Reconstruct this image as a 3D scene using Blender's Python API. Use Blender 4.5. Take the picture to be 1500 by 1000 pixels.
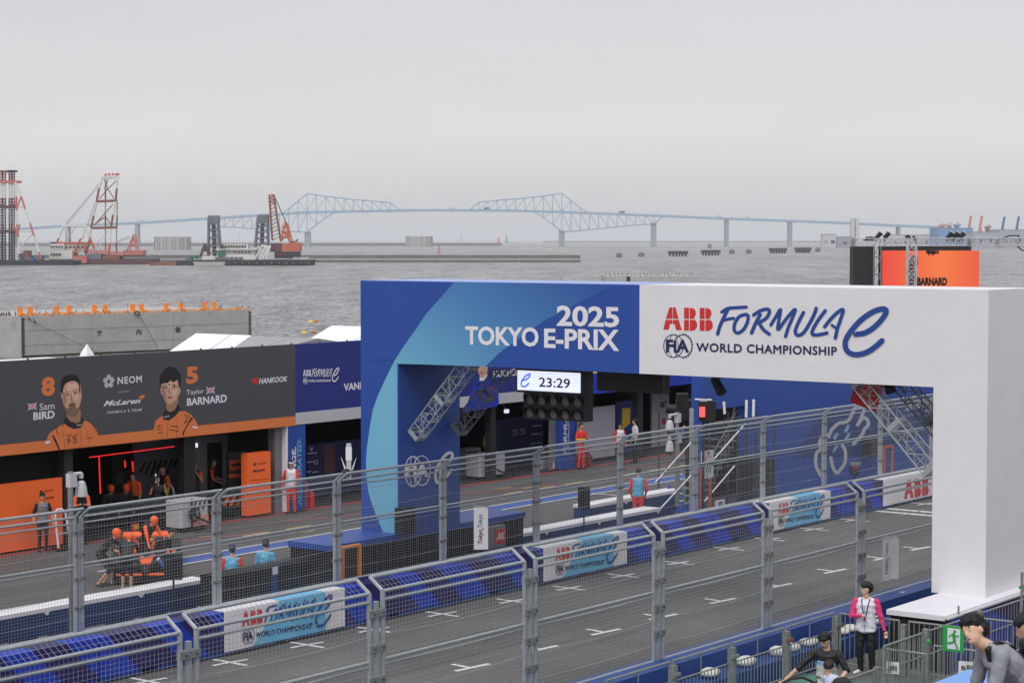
import bpy, math, random
import numpy as np
from mathutils import Vector, Matrix, Euler

random.seed(7)
for o in list(bpy.data.objects):
    bpy.data.objects.remove(o)
S = bpy.context.scene
C = S.collection

# ------------------------------------------------------------------ camera
FPX, CAM_H, TP = 3070.0, 9.1, 149/3070.0      # focal length in px of the 1500 px photograph, eye height, tan(pitch)
PIT = math.atan(TP)
AZ = math.atan(2300/3070.0)                   # the track (X axis) runs this far to the right of the view
VX, VY = math.cos(AZ), math.sin(AZ)           # view direction on the ground
RX, RY = math.sin(AZ), -math.cos(AZ)          # right of the view
cd = bpy.data.cameras.new('camera')
cd.sensor_width = 36.0
cd.lens = 36.0*FPX/1500.0
cd.clip_start = 0.5
cd.clip_end = 90000
cam = bpy.data.objects.new('camera', cd)
C.objects.link(cam)
cam.location = (0, 0, CAM_H)
fwd = Vector((VX*math.cos(PIT), VY*math.cos(PIT), -math.sin(PIT)))
cam.rotation_euler = fwd.to_track_quat('-Z', 'Y').to_euler()
S.camera = cam

# ------------------------------------------------------------------ world, sun, exposure
SUN_EL, SUN_AZ = math.radians(48), math.radians(200)   # azimuth from +X, anticlockwise: behind the camera
W = bpy.data.worlds.new('World')
S.world = W
W.use_nodes = True
nt = W.node_tree
nt.nodes.clear()
wo = nt.nodes.new('ShaderNodeOutputWorld')
bg = nt.nodes.new('ShaderNodeBackground')
bg2 = nt.nodes.new('ShaderNodeBackground')
add = nt.nodes.new('ShaderNodeAddShader')
sky = nt.nodes.new('ShaderNodeTexSky')
sky.sky_type = 'NISHITA'
sky.sun_disc = False
sky.sun_elevation = SUN_EL
sky.sun_rotation = math.radians(90) - SUN_AZ
hs = nt.nodes.new('ShaderNodeHueSaturation')
hs.inputs['Saturation'].default_value = 0.08
nt.links.new(sky.outputs[0], hs.inputs['Color'])
nt.links.new(hs.outputs[0], bg.inputs['Color'])
bg.inputs['Strength'].default_value = 0.05
# the cloud deck: grey, brighter towards the zenith as an overcast sky is
tc = nt.nodes.new('ShaderNodeTexCoord')
sep = nt.nodes.new('ShaderNodeSeparateXYZ')
nt.links.new(tc.outputs['Generated'], sep.inputs[0])
ramp = nt.nodes.new('ShaderNodeValToRGB')
nt.links.new(sep.outputs['Z'], ramp.inputs['Fac'])
cr = ramp.color_ramp
cr.elements[0].position = 0.0
cr.elements[0].color = (0.392, 0.378, 0.390, 1)
cr.elements[1].position = 1.0
cr.elements[1].color = (0.92, 0.93, 0.96, 1)
e = cr.elements.new(0.05); e.color = (0.432, 0.416, 0.430, 1)
e = cr.elements.new(0.12); e.color = (0.346, 0.339, 0.366, 1)
e = cr.elements.new(0.30); e.color = (0.46, 0.465, 0.49, 1)
mp = nt.nodes.new('ShaderNodeMapping')
mp.inputs['Scale'].default_value = (2.2, 2.2, 14.0)
nt.links.new(tc.outputs['Generated'], mp.inputs[0])
cl = nt.nodes.new('ShaderNodeTexNoise')
cl.inputs['Scale'].default_value = 1.6
cl.inputs['Detail'].default_value = 5
cl.inputs['Roughness'].default_value = 0.55
nt.links.new(mp.outputs[0], cl.inputs['Vector'])
mr = nt.nodes.new('ShaderNodeMapRange')
mr.inputs['From Min'].default_value = 0.3
mr.inputs['From Max'].default_value = 0.7
mr.inputs['To Min'].default_value = 0.915
mr.inputs['To Max'].default_value = 1.06
nt.links.new(cl.outputs['Fac'], mr.inputs['Value'])
vm = nt.nodes.new('ShaderNodeVectorMath'); vm.operation = 'SCALE'
nt.links.new(ramp.outputs[0], vm.inputs[0])
nt.links.new(mr.outputs[0], vm.inputs['Scale'])
nt.links.new(vm.outputs[0], bg2.inputs['Color'])
bg2.inputs['Strength'].default_value = 1.0
nt.links.new(bg.outputs[0], add.inputs[0])
nt.links.new(bg2.outputs[0], add.inputs[1])
nt.links.new(add.outputs[0], wo.inputs['Surface'])

sd = bpy.data.lights.new('sun', 'SUN')
sd.energy = 1.3
sd.angle = math.radians(25)
sd.color = (1.0, 0.965, 0.925)
sun = bpy.data.objects.new('sun', sd)
C.objects.link(sun)
sv = Vector((math.cos(SUN_EL)*math.cos(SUN_AZ), math.cos(SUN_EL)*math.sin(SUN_AZ), math.sin(SUN_EL)))
sun.rotation_euler = sv.to_track_quat('Z', 'Y').to_euler()
S.view_settings.view_transform = 'Standard'
S.view_settings.look = 'None'
S.view_settings.exposure = 0.05
S.view_settings.gamma = 1.0
S.view_settings.use_curve_mapping = False
S.cycles.volume_bounces = 1
S.cycles.max_bounces = 6
S.cycles.transparent_max_bounces = 8
S.cycles.caustics_reflective = False
S.cycles.caustics_refractive = False

# ------------------------------------------------------------------ sight lines of the photograph -> places
def ray(u, w):
    cx = (u-750)/FPX; cz = -(w-500)/FPX
    fh = math.cos(PIT)+cz*math.sin(PIT); fz = -math.sin(PIT)+cz*math.cos(PIT)
    return (VX*fh+RX*cx, VY*fh+RY*cx, fz)
def onZ(u, w, z=0.0):
    d = ray(u, w); t = (z-CAM_H)/d[2]; return Vector((d[0]*t, d[1]*t, z))
def onY(u, w, y):
    d = ray(u, w); t = y/d[1]; return Vector((d[0]*t, y, CAM_H+d[2]*t))
def onX(u, w, x):
    d = ray(u, w); t = x/d[0]; return Vector((x, d[1]*t, CAM_H+d[2]*t))
def onD(u, w, D):
    d = ray(u, w); t = D/(d[0]*VX+d[1]*VY); return Vector((d[0]*t, d[1]*t, CAM_H+d[2]*t))
def XA(u, y): return onY(u, 600, y).x
RV = Vector((RX, RY, 0)); VV = Vector((VX, VY, 0)); UP = Vector((0, 0, 1))

# ------------------------------------------------------------------ materials
MATS = {}
def lin(c):
    c = c/255.0
    return c/12.92 if c <= 0.04045 else ((c+0.055)/1.055)**2.4
def mat(name, rgb, rough=0.6, metal=0.0, var=0.12, scale=3.0, bump=0.0, emit=0.0, k=1.0, spec=0.5, coat=0.0):
    """rgb in 0..255 sRGB of the real colour; var = strength of the mottling, scale = its size"""
    if name in MATS: return MATS[name]
    m = bpy.data.materials.new(name); m.use_nodes = True
    t = m.node_tree; b = t.nodes['Principled BSDF']
    col = [lin(c)*k for c in rgb]
    tcn = t.nodes.new('ShaderNodeTexCoord')
    n = t.nodes.new('ShaderNodeTexNoise'); n.inputs['Scale'].default_value = scale
    n.inputs['Detail'].default_value = 6; n.inputs['Roughness'].default_value = 0.65
    t.links.new(tcn.outputs['Object'], n.inputs['Vector'])
    r = t.nodes.new('ShaderNodeMapRange')
    r.inputs['From Min'].default_value = 0.3; r.inputs['From Max'].default_value = 0.7
    r.inputs['To Min'].default_value = 1-var; r.inputs['To Max'].default_value = 1+var
    t.links.new(n.outputs['Fac'], r.inputs['Value'])
    s = t.nodes.new('ShaderNodeVectorMath'); s.operation = 'SCALE'
    s.inputs[0].default_value = col
    t.links.new(r.outputs[0], s.inputs['Scale'])
    t.links.new(s.outputs[0], b.inputs['Base Color'])
    b.inputs['Roughness'].default_value = rough
    b.inputs['Metallic'].default_value = metal
    b.inputs['Specular IOR Level'].default_value = spec
    b.inputs['Coat Weight'].default_value = coat
    if bump:
        bn = t.nodes.new('ShaderNodeBump'); bn.inputs['Strength'].default_value = bump
        bn.inputs['Distance'].default_value = 0.02
        t.links.new(n.outputs['Fac'], bn.inputs['Height'])
        t.links.new(bn.outputs[0], b.inputs['Normal'])
    if emit:
        b.inputs['Emission Color'].default_value = (*col, 1)
        b.inputs['Emission Strength'].default_value = emit
    MATS[name] = m
    return m

M = {}
def defm(key, *a, **kw): M[key] = mat(key, *a, **kw)
defm('galv', (164, 169, 174), 0.45, 0.35, var=0.16, scale=9)
defm('galv_wire', (158, 162, 166), 0.5, 0.2, var=0.05)
defm('galv_old', (134, 137, 138), 0.6, 0.3, var=0.25, scale=12)
defm('white_paint', (228, 226, 232), 0.45, var=0.03)
defm('white_vinyl', (224, 222, 225), 0.5, var=0.03, scale=0.9, bump=1.0)
defm('road_white', (214, 214, 214), 0.7, var=0.16, scale=14)
defm('arch_blue', (34, 74, 156), 0.5, var=0.06, scale=0.9, bump=1.0)
defm('arch_navy', (28, 52, 116), 0.5, var=0.04)
defm('royal_blue', (14, 54, 176), 0.5, var=0.06)
defm('navy', (34, 22, 92), 0.5, var=0.08)
defm('pit_blue', (24, 48, 100), 0.55, var=0.15, scale=2)
defm('jet', (12, 12, 13), 0.9, var=0.2)
defm('deep_blue', (32, 66, 132), 0.55, var=0.12, scale=2)
defm('edge_blue', (40, 82, 160), 0.55, var=0.12, scale=2)
defm('fascia_blue', (30, 42, 126), 0.6, var=0.03)
defm('fascia_grey', (74, 75, 80), 0.6, var=0.03)
defm('fascia_orange', (224, 124, 66), 0.6, var=0.03)
defm('orange', (255, 112, 48), 0.5, var=0.04)
defm('hi_orange', (248, 100, 40), 0.7, var=0.08)
defm('black', (24, 24, 26), 0.6, var=0.15)
defm('black_cloth', (21, 21, 23), 0.9, var=0.2, scale=6)
defm('soft_black', (36, 36, 39), 0.7, var=0.15)
defm('stripe_wall', (124, 124, 128), 0.7, var=0.1)
defm('dark_grey', (58, 58, 62), 0.6, var=0.12)
defm('mid_grey', (120, 120, 124), 0.6, var=0.1)
defm('light_grey', (190, 190, 194), 0.6, var=0.06)
defm('sky_blue', (112, 182, 218), 0.6, var=0.05)
defm('banner_blue', (104, 184, 226), 0.6, var=0.04)
defm('vest_blue', (96, 172, 208), 0.8, var=0.12, scale=9)
defm('logo_red', (205, 45, 45), 0.5, var=0.04)
defm('logo_blue', (30, 66, 142), 0.5, var=0.04)
defm('logo_navy', (24, 34, 80), 0.5, var=0.04)
defm('red', (206, 40, 44), 0.6, var=0.08)
defm('red_suit', (226, 58, 50), 0.8, var=0.1, scale=8)
defm('yellow', (236, 204, 40), 0.5, var=0.05)
defm('hi_yellow', (214, 226, 40), 0.7, var=0.05)
defm('lane_yellow', (214, 200, 96), 0.7, var=0.15, scale=9)
defm('lane_red', (168, 56, 56), 0.75, var=0.18, scale=6)
defm('lane_pink', (196, 92, 128), 0.7, var=0.15)
defm('lane_blue', (64, 92, 164), 0.7, var=0.14, scale=5)
defm('green', (36, 158, 78), 0.6, var=0.04)
defm('dark_green', (36, 110, 50), 0.6, var=0.05)
defm('deck_green', (92, 132, 118), 0.8, var=0.12, scale=2)
defm('table_blue', (112, 160, 222), 0.5, var=0.04)
defm('weed', (44, 48, 36), 0.95, var=0.3, scale=1.5)
defm('concrete', (168, 167, 164), 0.85, var=0.12, scale=0.8, bump=0.2)
defm('concrete_dark', (104, 104, 102), 0.9, var=0.2, scale=0.1)
defm('sandbag', (208, 206, 198), 0.9, var=0.1, scale=8, bump=0.4)
defm('skin', (196, 150, 124), 0.55, var=0.05, scale=6)
defm('skin_light', (214, 172, 148), 0.55, var=0.05, scale=6)
defm('stubble', (128, 98, 82), 0.6, var=0.03)
defm('hi_print', (222, 184, 162), 0.6, var=0.02)
defm('bar_grey', (138, 141, 139), 0.55, 0.3, var=0.2, scale=8)
defm('skin_print', (204, 160, 136), 0.6, var=0.03)
defm('skin_print_dark', (166, 120, 98), 0.6, var=0.03)
defm('hair', (20, 17, 17), 0.55, var=0.35, scale=40, bump=0.6)
defm('hair_brown', (40, 30, 26), 0.6, var=0.3, scale=30, bump=0.5)
defm('pink', (224, 58, 118), 0.8, var=0.08, scale=6)
defm('white_cloth', (222, 220, 232), 0.85, var=0.05, scale=6, bump=0.2)
defm('grey_cloth', (146, 148, 156), 0.9, var=0.10, scale=9, bump=1.0)
defm('cream_cloth', (196, 194, 188), 0.9, var=0.06, scale=8)
defm('pale_blue_cloth', (128, 166, 206), 0.9, var=0.06, scale=8)
defm('lilac_cloth', (196, 202, 228), 0.9, var=0.05)
defm('maroon', (122, 62, 72), 0.9, var=0.1)
defm('orange_seat', (240, 146, 62), 0.6, var=0.08)
defm('peach', (222, 176, 140), 0.8, var=0.2)
defm('bridge_blue', (140, 164, 190), 0.6, var=0.03, scale=0.02)
defm('bridge_pier', (146, 150, 158), 0.8, var=0.06, scale=0.02)
defm('ship_red', (188, 108, 100), 0.7, var=0.12, scale=0.1)
defm('ship_rust', (132, 84, 68), 0.8, var=0.25, scale=0.1)
defm('ship_white', (214, 212, 208), 0.7, var=0.1, scale=0.1)
defm('ship_dark', (44, 46, 54), 0.8, var=0.3, scale=0.1)
defm('ship_maroon', (92, 60, 68), 0.8, var=0.15, scale=0.1)
defm('ship_orange', (186, 98, 68), 0.7, var=0.15, scale=0.1)
defm('ship_grey', (104, 110, 118), 0.7, var=0.15, scale=0.1)
defm('ship_teal', (40, 104, 88), 0.7, var=0.1)
defm('glass_dark', (30, 34, 40), 0.15, var=0.05)
defm('lens', (92, 90, 88), 0.3, var=0.1)
defm('warehouse_blue', (96, 138, 188), 0.7, var=0.08, scale=0.02)
defm('warehouse_grey', (160, 164, 172), 0.8, var=0.08, scale=0.02)
defm('hill_green', (66, 84, 70), 0.95, var=0.3, scale=0.05)
defm('roof_white', (236, 236, 240), 0.6, var=0.03)
defm('roof_grey', (152, 152, 156), 0.7, var=0.06)
defm('chrome', (200, 202, 206), 0.25, 0.9, var=0.03)
M['led_red'] = mat('led_red', (235, 40, 44), 0.4, emit=1.0, var=0.0)
M['led_blue'] = mat('led_blue', (60, 90, 240), 0.4, emit=1.2, var=0.0)
M['led_white'] = mat('led_white', (236, 238, 255), 0.4, emit=0.85, var=0.0)
M['led_line'] = mat('led_line', (192, 204, 250), 0.4, emit=0.85, var=0.0)
M['lamp_red'] = mat('lamp_red', (255, 84, 84), 0.4, emit=0.9, var=0.0)

def screen_mat():
    m = bpy.data.materials.new('led_orange'); m.use_nodes = True
    t = m.node_tree; b = t.nodes['Principled BSDF']
    tcn = t.nodes.new('ShaderNodeTexCoord')
    sp = t.nodes.new('ShaderNodeSeparateXYZ'); t.links.new(tcn.outputs['Generated'], sp.inputs[0])
    r = t.nodes.new('ShaderNodeValToRGB')
    t.links.new(sp.outputs['X'], r.inputs[0])
    r.color_ramp.elements[0].color = (0.86, 0.055, 0.03, 1)
    r.color_ramp.elements[1].color = (0.84, 0.10, 0.03, 1)
    q = r.color_ramp.elements.new(0.6); q.color = (0.95, 0.19, 0.04, 1)
    b.inputs['Base Color'].default_value = (0.02, 0.02, 0.02, 1)
    t.links.new(r.outputs[0], b.inputs['Emission Color'])
    b.inputs['Emission Strength'].default_value = 0.9
    return m
M['led_orange'] = screen_mat()

def asphalt(name, rgb, streak):
    m = bpy.data.materials.new(name); m.use_nodes = True
    t = m.node_tree; b = t.nodes['Principled BSDF']
    tcn = t.nodes.new('ShaderNodeTexCoord')
    base = [lin(c) for c in rgb]
    def noise(scale, mapping, det=6):
        mpn = t.nodes.new('ShaderNodeMapping'); mpn.inputs['Scale'].default_value = mapping
        t.links.new(tcn.outputs['Object'], mpn.inputs[0])
        n = t.nodes.new('ShaderNodeTexNoise'); n.inputs['Scale'].default_value = scale
        n.inputs['Detail'].default_value = det
        t.links.new(mpn.outputs[0], n.inputs['Vector']); return n
    def rng(n, lo, hi, a=0.3, bb=0.7):
        r = t.nodes.new('ShaderNodeMapRange'); r.inputs['From Min'].default_value = a; r.inputs['From Max'].default_value = bb
        r.inputs['To Min'].default_value = lo; r.inputs['To Max'].default_value = hi
        t.links.new(n.outputs['Fac'], r.inputs['Value']); return r
    def mul(a, c):
        q = t.nodes.new('ShaderNodeMath'); q.operation = 'MULTIPLY'
        t.links.new(a.outputs[0], q.inputs[0]); t.links.new(c.outputs[0], q.inputs[1]); return q
    n1 = noise(0.35, (1, 1, 1)); n2 = noise(1.0, streak); n3 = noise(26, (1, 1, 1), 3)
    f = mul(mul(rng(n1, 0.84, 1.14), rng(n2, 0.76, 1.12)), rng(n3, 0.8, 1.25))
    # rubber laid down along the racing line, and a paving joint
    sp = t.nodes.new('ShaderNodeSeparateXYZ'); t.links.new(tcn.outputs['Object'], sp.inputs[0])
    for yc, wd, lo in ((25.2, 0.9, 0.80), (29.4, 1.1, 0.78), (39.8, 1.0, 0.84), (23.1, 0.03, 0.6), (28.05, 0.025, 0.65)):
        s1 = t.nodes.new('ShaderNodeMath'); s1.operation = 'SUBTRACT'; s1.inputs[1].default_value = yc; t.links.new(sp.outputs['Y'], s1.inputs[0])
        ns = t.nodes.new('ShaderNodeMath'); ns.operation = 'MULTIPLY_ADD'; ns.inputs[1].default_value = 1.2*wd; t.links.new(n1.outputs['Fac'], ns.inputs[0]); t.links.new(s1.outputs[0], ns.inputs[2])
        ab = t.nodes.new('ShaderNodeMath'); ab.operation = 'ABSOLUTE'; t.links.new(ns.outputs[0], ab.inputs[0])
        r_ = t.nodes.new('ShaderNodeMapRange'); r_.interpolation_type = 'SMOOTHSTEP'; r_.inputs['From Min'].default_value = wd*0.3; r_.inputs['From Max'].default_value = wd*1.2
        r_.inputs['To Min'].default_value = lo; r_.inputs['To Max'].default_value = 1.0; t.links.new(ab.outputs[0], r_.inputs['Value']); f = mul(f, r_)
    s = t.nodes.new('ShaderNodeVectorMath'); s.operation = 'SCALE'; s.inputs[0].default_value = base
    t.links.new(f.outputs[0], s.inputs['Scale']); t.links.new(s.outputs[0], b.inputs['Base Color'])
    b.inputs['Roughness'].default_value = 0.85
    bn = t.nodes.new('ShaderNodeBump'); bn.inputs['Strength'].default_value = 0.35; bn.inputs['Distance'].default_value = 0.01
    t.links.new(n3.outputs['Fac'], bn.inputs['Height']); t.links.new(bn.outputs[0], b.inputs['Normal'])
    return m
M['asphalt'] = asphalt('asphalt', (96, 93, 91), (0.08, 1.6, 1))
M['asphalt_pit'] = asphalt('asphalt_pit', (88, 86, 85), (0.06, 1.2, 1))

def sea_mat():
    m = bpy.data.materials.new('sea'); m.use_nodes = True
    t = m.node_tree; b = t.nodes['Principled BSDF']
    tcn = t.nodes.new('ShaderNodeTexCoord')
    mr_ = t.nodes.new('ShaderNodeMapping'); mr_.inputs['Rotation'].default_value = (0, 0, math.radians(53.2))
    t.links.new(tcn.outputs['Object'], mr_.inputs[0])
    mpn = t.nodes.new('ShaderNodeMapping'); mpn.inputs['Scale'].default_value = (1, 0.22, 1)   # wind waves in long rows
    t.links.new(mr_.outputs[0], mpn.inputs[0])
    def nz(scale, det, ro, dist=0.0):
        n = t.nodes.new('ShaderNodeTexNoise'); n.inputs['Scale'].default_value = scale
        n.inputs['Detail'].default_value = det; n.inputs['Roughness'].default_value = ro
        n.inputs['Distortion'].default_value = dist
        t.links.new(mpn.outputs[0], n.inputs['Vector']); return n
    a = nz(1.1, 4, 0.65, 0.2); c = nz(0.09, 5, 0.62, 0.5); d = nz(0.012, 5, 0.6, 0.3)
    def mm(x, y, fx, fy):
        p = t.nodes.new('ShaderNodeMath'); p.operation = 'MULTIPLY'; p.inputs[1].default_value = fx; t.links.new(x.outputs[0], p.inputs[0])
        q = t.nodes.new('ShaderNodeMath'); q.operation = 'MULTIPLY_ADD'; q.inputs[1].default_value = fy
        t.links.new(y.outputs[0], q.inputs[0]); t.links.new(p.outputs[0], q.inputs[2]); return q
    h = mm(a, c, 1.2, 4.0)
    bn = t.nodes.new('ShaderNodeBump'); bn.inputs['Strength'].default_value = 0.9; bn.inputs['Distance'].default_value = 1.0
    t.links.new(h.outputs[0], bn.inputs['Height']); t.links.new(bn.outputs[0], b.inputs['Normal'])
    # whitecaps, plus sky reflection and dark wave facets painted into the colour
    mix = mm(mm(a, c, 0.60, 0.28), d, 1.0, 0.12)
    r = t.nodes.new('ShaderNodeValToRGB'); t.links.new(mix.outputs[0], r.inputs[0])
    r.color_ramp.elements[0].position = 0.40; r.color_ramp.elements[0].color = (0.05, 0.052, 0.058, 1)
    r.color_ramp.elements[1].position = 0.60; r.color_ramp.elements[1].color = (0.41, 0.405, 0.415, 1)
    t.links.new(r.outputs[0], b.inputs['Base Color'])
    b.inputs['Roughness'].default_value = 0.35
    b.inputs['IOR'].default_value = 1.33
    return m
M['sea'] = sea_mat()

def arch_gradient():
    """the printed sweep on the arch: turquoise low, blue high"""
    m = bpy.data.materials.new('arch_sweep'); m.use_nodes = True
    t = m.node_tree; b = t.nodes['Principled BSDF']
    tcn = t.nodes.new('ShaderNodeTexCoord')
    sp = t.nodes.new('ShaderNodeSeparateXYZ'); t.links.new(tcn.outputs['Object'], sp.inputs[0])
    # printed gradient runs from the pillar up and along the beam
    q = t.nodes.new('ShaderNodeMath'); q.operation = 'MULTIPLY_ADD'; q.inputs[1].default_value = 0.62
    t.links.new(sp.outputs['Z'], q.inputs[0])
    q2 = t.nodes.new('ShaderNodeMath'); q2.operation = 'MULTIPLY'; q2.inputs[1].default_value = -0.36
    t.links.new(sp.outputs['Y'], q2.inputs[0]); t.links.new(q2.outputs[0], q.inputs[2])
    r0 = t.nodes.new('ShaderNodeMapRange')
    r0.inputs['From Min'].default_value = -8.6; r0.inputs['From Max'].default_value = -4.9
    t.links.new(q.outputs[0], r0.inputs['Value'])
    r = t.nodes.new('ShaderNodeValToRGB'); t.links.new(r0.outputs[0], r.inputs[0])
    c0 = (112, 178, 206); c1 = (74, 132, 186); c2 = (38, 80, 158)
    r.color_ramp.elements[0].color = (*[lin(c) for c in c0], 1)
    r.color_ramp.elements[1].color = (*[lin(c) for c in c2], 1)
    k = r.color_ramp.elements.new(0.5); k.color = (*[lin(c) for c in c1], 1)
    t.links.new(r.outputs[0], b.inputs['Base Color'])
    b.inputs['Roughness'].default_value = 0.5
    return m
M['arch_sweep'] = arch_gradient()

# ------------------------------------------------------------------ mesh builder
class MB:
    def __init__(s): s.v = []; s.f = []; s.m = []; s.ms = []
    def mi(s, m):
        m = M[m] if isinstance(m, str) else m
        if m not in s.ms: s.ms.append(m)
        return s.ms.index(m)
    def add(s, vs, fs, m):
        o = len(s.v); s.v += [tuple(v) for v in vs]; k = s.mi(m)
        for f in fs: s.f.append(tuple(i+o for i in f)); s.m.append(k)
        return s
    def box(s, a, b, m, bev=0.0):
        x0, y0, z0 = a; x1, y1, z1 = b
        x0, x1 = min(x0, x1), max(x0, x1); y0, y1 = min(y0, y1), max(y0, y1); z0, z1 = min(z0, z1), max(z0, z1)
        if bev <= 0:
            vs = [(x0,y0,z0),(x1,y0,z0),(x1,y1,z0),(x0,y1,z0),(x0,y0,z1),(x1,y0,z1),(x1,y1,z1),(x0,y1,z1)]
            return s.add(vs, [(0,3,2,1),(4,5,6,7),(0,1,5,4),(1,2,6,5),(2,3,7,6),(3,0,4,7)], m)
        g = bev  # chamfered vertical and top edges
        def ring(z, i): return [(x0+g-i*g if 0 else x0+g, y0+i, z), (x1-g, y0+i, z), (x1-i, y0+g, z), (x1-i, y1-g, z), (x1-g, y1-i, z), (x0+g, y1-i, z), (x0+i, y1-g, z), (x0+i, y0+g, z)]
        vs = ring(z0, 0)+ring(z1-g, 0)+ring(z1, g*0.8)
        fs = [tuple(range(7, -1, -1)), tuple(range(16, 24))]
        for r in (0, 8):
            for i in range(8): fs.append((r+i, r+(i+1) % 8, r+8+(i+1) % 8, r+8+i))
        return s.add(vs, fs, m)
    def obox(s, c, ax, ay, az, m):
        """box from centre and three half-axis vectors"""
        c = Vector(c); vs = []
        for k in (-1, 1):
            for i, j in ((-1,-1),(1,-1),(1,1),(-1,1)): vs.append(c+ax*i+ay*j+az*k)
        return s.add(vs, [(0,3,2,1),(4,5,6,7),(0,1,5,4),(1,2,6,5),(2,3,7,6),(3,0,4,7)], m)
    def tube(s, p, q, r, m, n=8, r2=None, cap=True):
        p = Vector(p); q = Vector(q); d = q-p
        if d.length < 1e-9: return s
        d.normalize(); a = d.orthogonal().normalized()
        if n == 4:
            a = (UP-d*d.dot(UP)) if abs(d.z) < 0.9 else Vector((1,0,0)); a.normalize()
            b = d.cross(a); a, b = (a+b)/math.sqrt(2)*1.2, (a-b)/math.sqrt(2)*1.2
            b = d.cross(a)
        else: b = d.cross(a)
        r2 = r if r2 is None else r2
        vs = [p+(a*math.cos(2*math.pi*i/n)+b*math.sin(2*math.pi*i/n))*r for i in range(n)]
        vs += [q+(a*math.cos(2*math.pi*i/n)+b*math.sin(2*math.pi*i/n))*r2 for i in range(n)]
        fs = [(i, (i+1) % n, n+(i+1) % n, n+i) for i in range(n)]
        if cap: fs += [tuple(range(n-1, -1, -1)), tuple(range(n, 2*n))]
        return s.add(vs, fs, m)
    def path(s, pts, r, m, n=6):
        for a, b in zip(pts, pts[1:]): s.tube(a, b, r, m, n)
        return s
    def prism(s, pts, d, m):
        """solid: planar outline pts extruded by vector d"""
        d = Vector(d); n = len(pts); vs = [Vector(p) for p in pts]+[Vector(p)+d for p in pts]
        fs = [tuple(range(n-1, -1, -1)), tuple(range(n, 2*n))]+[(i, (i+1) % n, n+(i+1) % n, n+i) for i in range(n)]
        return s.add(vs, fs, m)
    def poly(s, pts, m): return s.add(pts, [tuple(range(len(pts)))], m)
    def ball(s, c, r, m, n=10, k=7):
        c = Vector(c); r = Vector(r) if not isinstance(r, (int, float)) else Vector((r, r, r))
        vs = [c+Vector((0, 0, r.z))]
        for j in range(1, k):
            a = math.pi*j/k
            for i in range(n):
                b = 2*math.pi*i/n
                vs.append(c+Vector((r.x*math.sin(a)*math.cos(b), r.y*math.sin(a)*math.sin(b), r.z*math.cos(a))))
        vs.append(c-Vector((0, 0, r.z))); fs = []
        for i in range(n): fs.append((0, 1+i, 1+(i+1) % n))
        for j in range(k-2):
            for i in range(n):
                a = 1+j*n; fs.append((a+i, a+n+i, a+n+(i+1) % n, a+(i+1) % n))
        a = 1+(k-2)*n
        for i in range(n): fs.append((a+i, len(vs)-1, a+(i+1) % n))
        return s.add(vs, fs, m)
    def lathe(s, c, prof, m, n=14, ax=UP):
        ax = Vector(ax).normalized(); a = ax.orthogonal().normalized(); b = ax.cross(a); c = Vector(c); vs = []
        for r, h in prof:
            for i in range(n): vs.append(c+ax*h+(a*math.cos(2*math.pi*i/n)+b*math.sin(2*math.pi*i/n))*r)
        fs = []
        for j in range(len(prof)-1):
            for i in range(n): fs.append((j*n+i, j*n+(i+1) % n, (j+1)*n+(i+1) % n, (j+1)*n+i))
        fs.append(tuple(range(n-1, -1, -1))); fs.append(tuple(range((len(prof)-1)*n, len(prof)*n)))
        return s.add(vs, fs, m)
    def mesh(s, name):
        me = bpy.data.meshes.new(name); me.from_pydata(s.v, [], s.f)
        for m in s.ms: me.materials.append(m)
        me.polygons.foreach_set('material_index', s.m)
        me.update(); return me
    def build(s, name, parent=None, smooth=False, label=None, kind=None):
        me = s.mesh(name)
        if smooth: me.polygons.foreach_set('use_smooth', [True]*len(me.polygons))
        o = bpy.data.objects.new(name, me); C.objects.link(o)
        if parent:
            o.parent = parent
            if parent.get('_loc0') is not None: pass
            o.matrix_parent_inverse = parent_matrix(parent).inverted()
        if label: o['label'] = label
        if kind: o['kind'] = kind
        return o

def parent_matrix(p):
    m = Matrix.LocRotScale(p.location, p.rotation_euler, p.scale)
    if p.parent: m = parent_matrix(p.parent) @ p.matrix_parent_inverse @ m
    return m
def thing(name, label, cat, loc=(0, 0, 0), group=None, rz=0.0):
    o = bpy.data.objects.new(name, None); C.objects.link(o)
    o.location = loc; o.rotation_euler = (0, 0, rz); o.empty_display_size = 0.2
    o['label'] = label; o['category'] = cat
    if group: o['group'] = group
    return o
def tag(o, label, cat, group=None):
    o['label'] = label; o['category'] = cat
    if group: o['group'] = group
    return o
def struct(mb, name):
    o = mb.build(name); o['kind'] = 'structure'; return o
def share(o, parent, delta, name=None):
    """a copy of a part, sharing its mesh, moved by delta, under parent"""
    c = o.copy(); C.objects.link(c); c.parent = parent
    c.matrix_parent_inverse = parent_matrix(parent).inverted()
    base = o.matrix_parent_inverse.inverted() if False else Matrix.Identity(4)
    c.location = Vector(o.location)+Vector(delta)
    return c
def copy_tree(o, parent=None):
    c = o.copy(); C.objects.link(c)
    if parent is not None: c.parent = parent
    for ch in list(o.children): copy_tree(ch, c)
    return c

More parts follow.
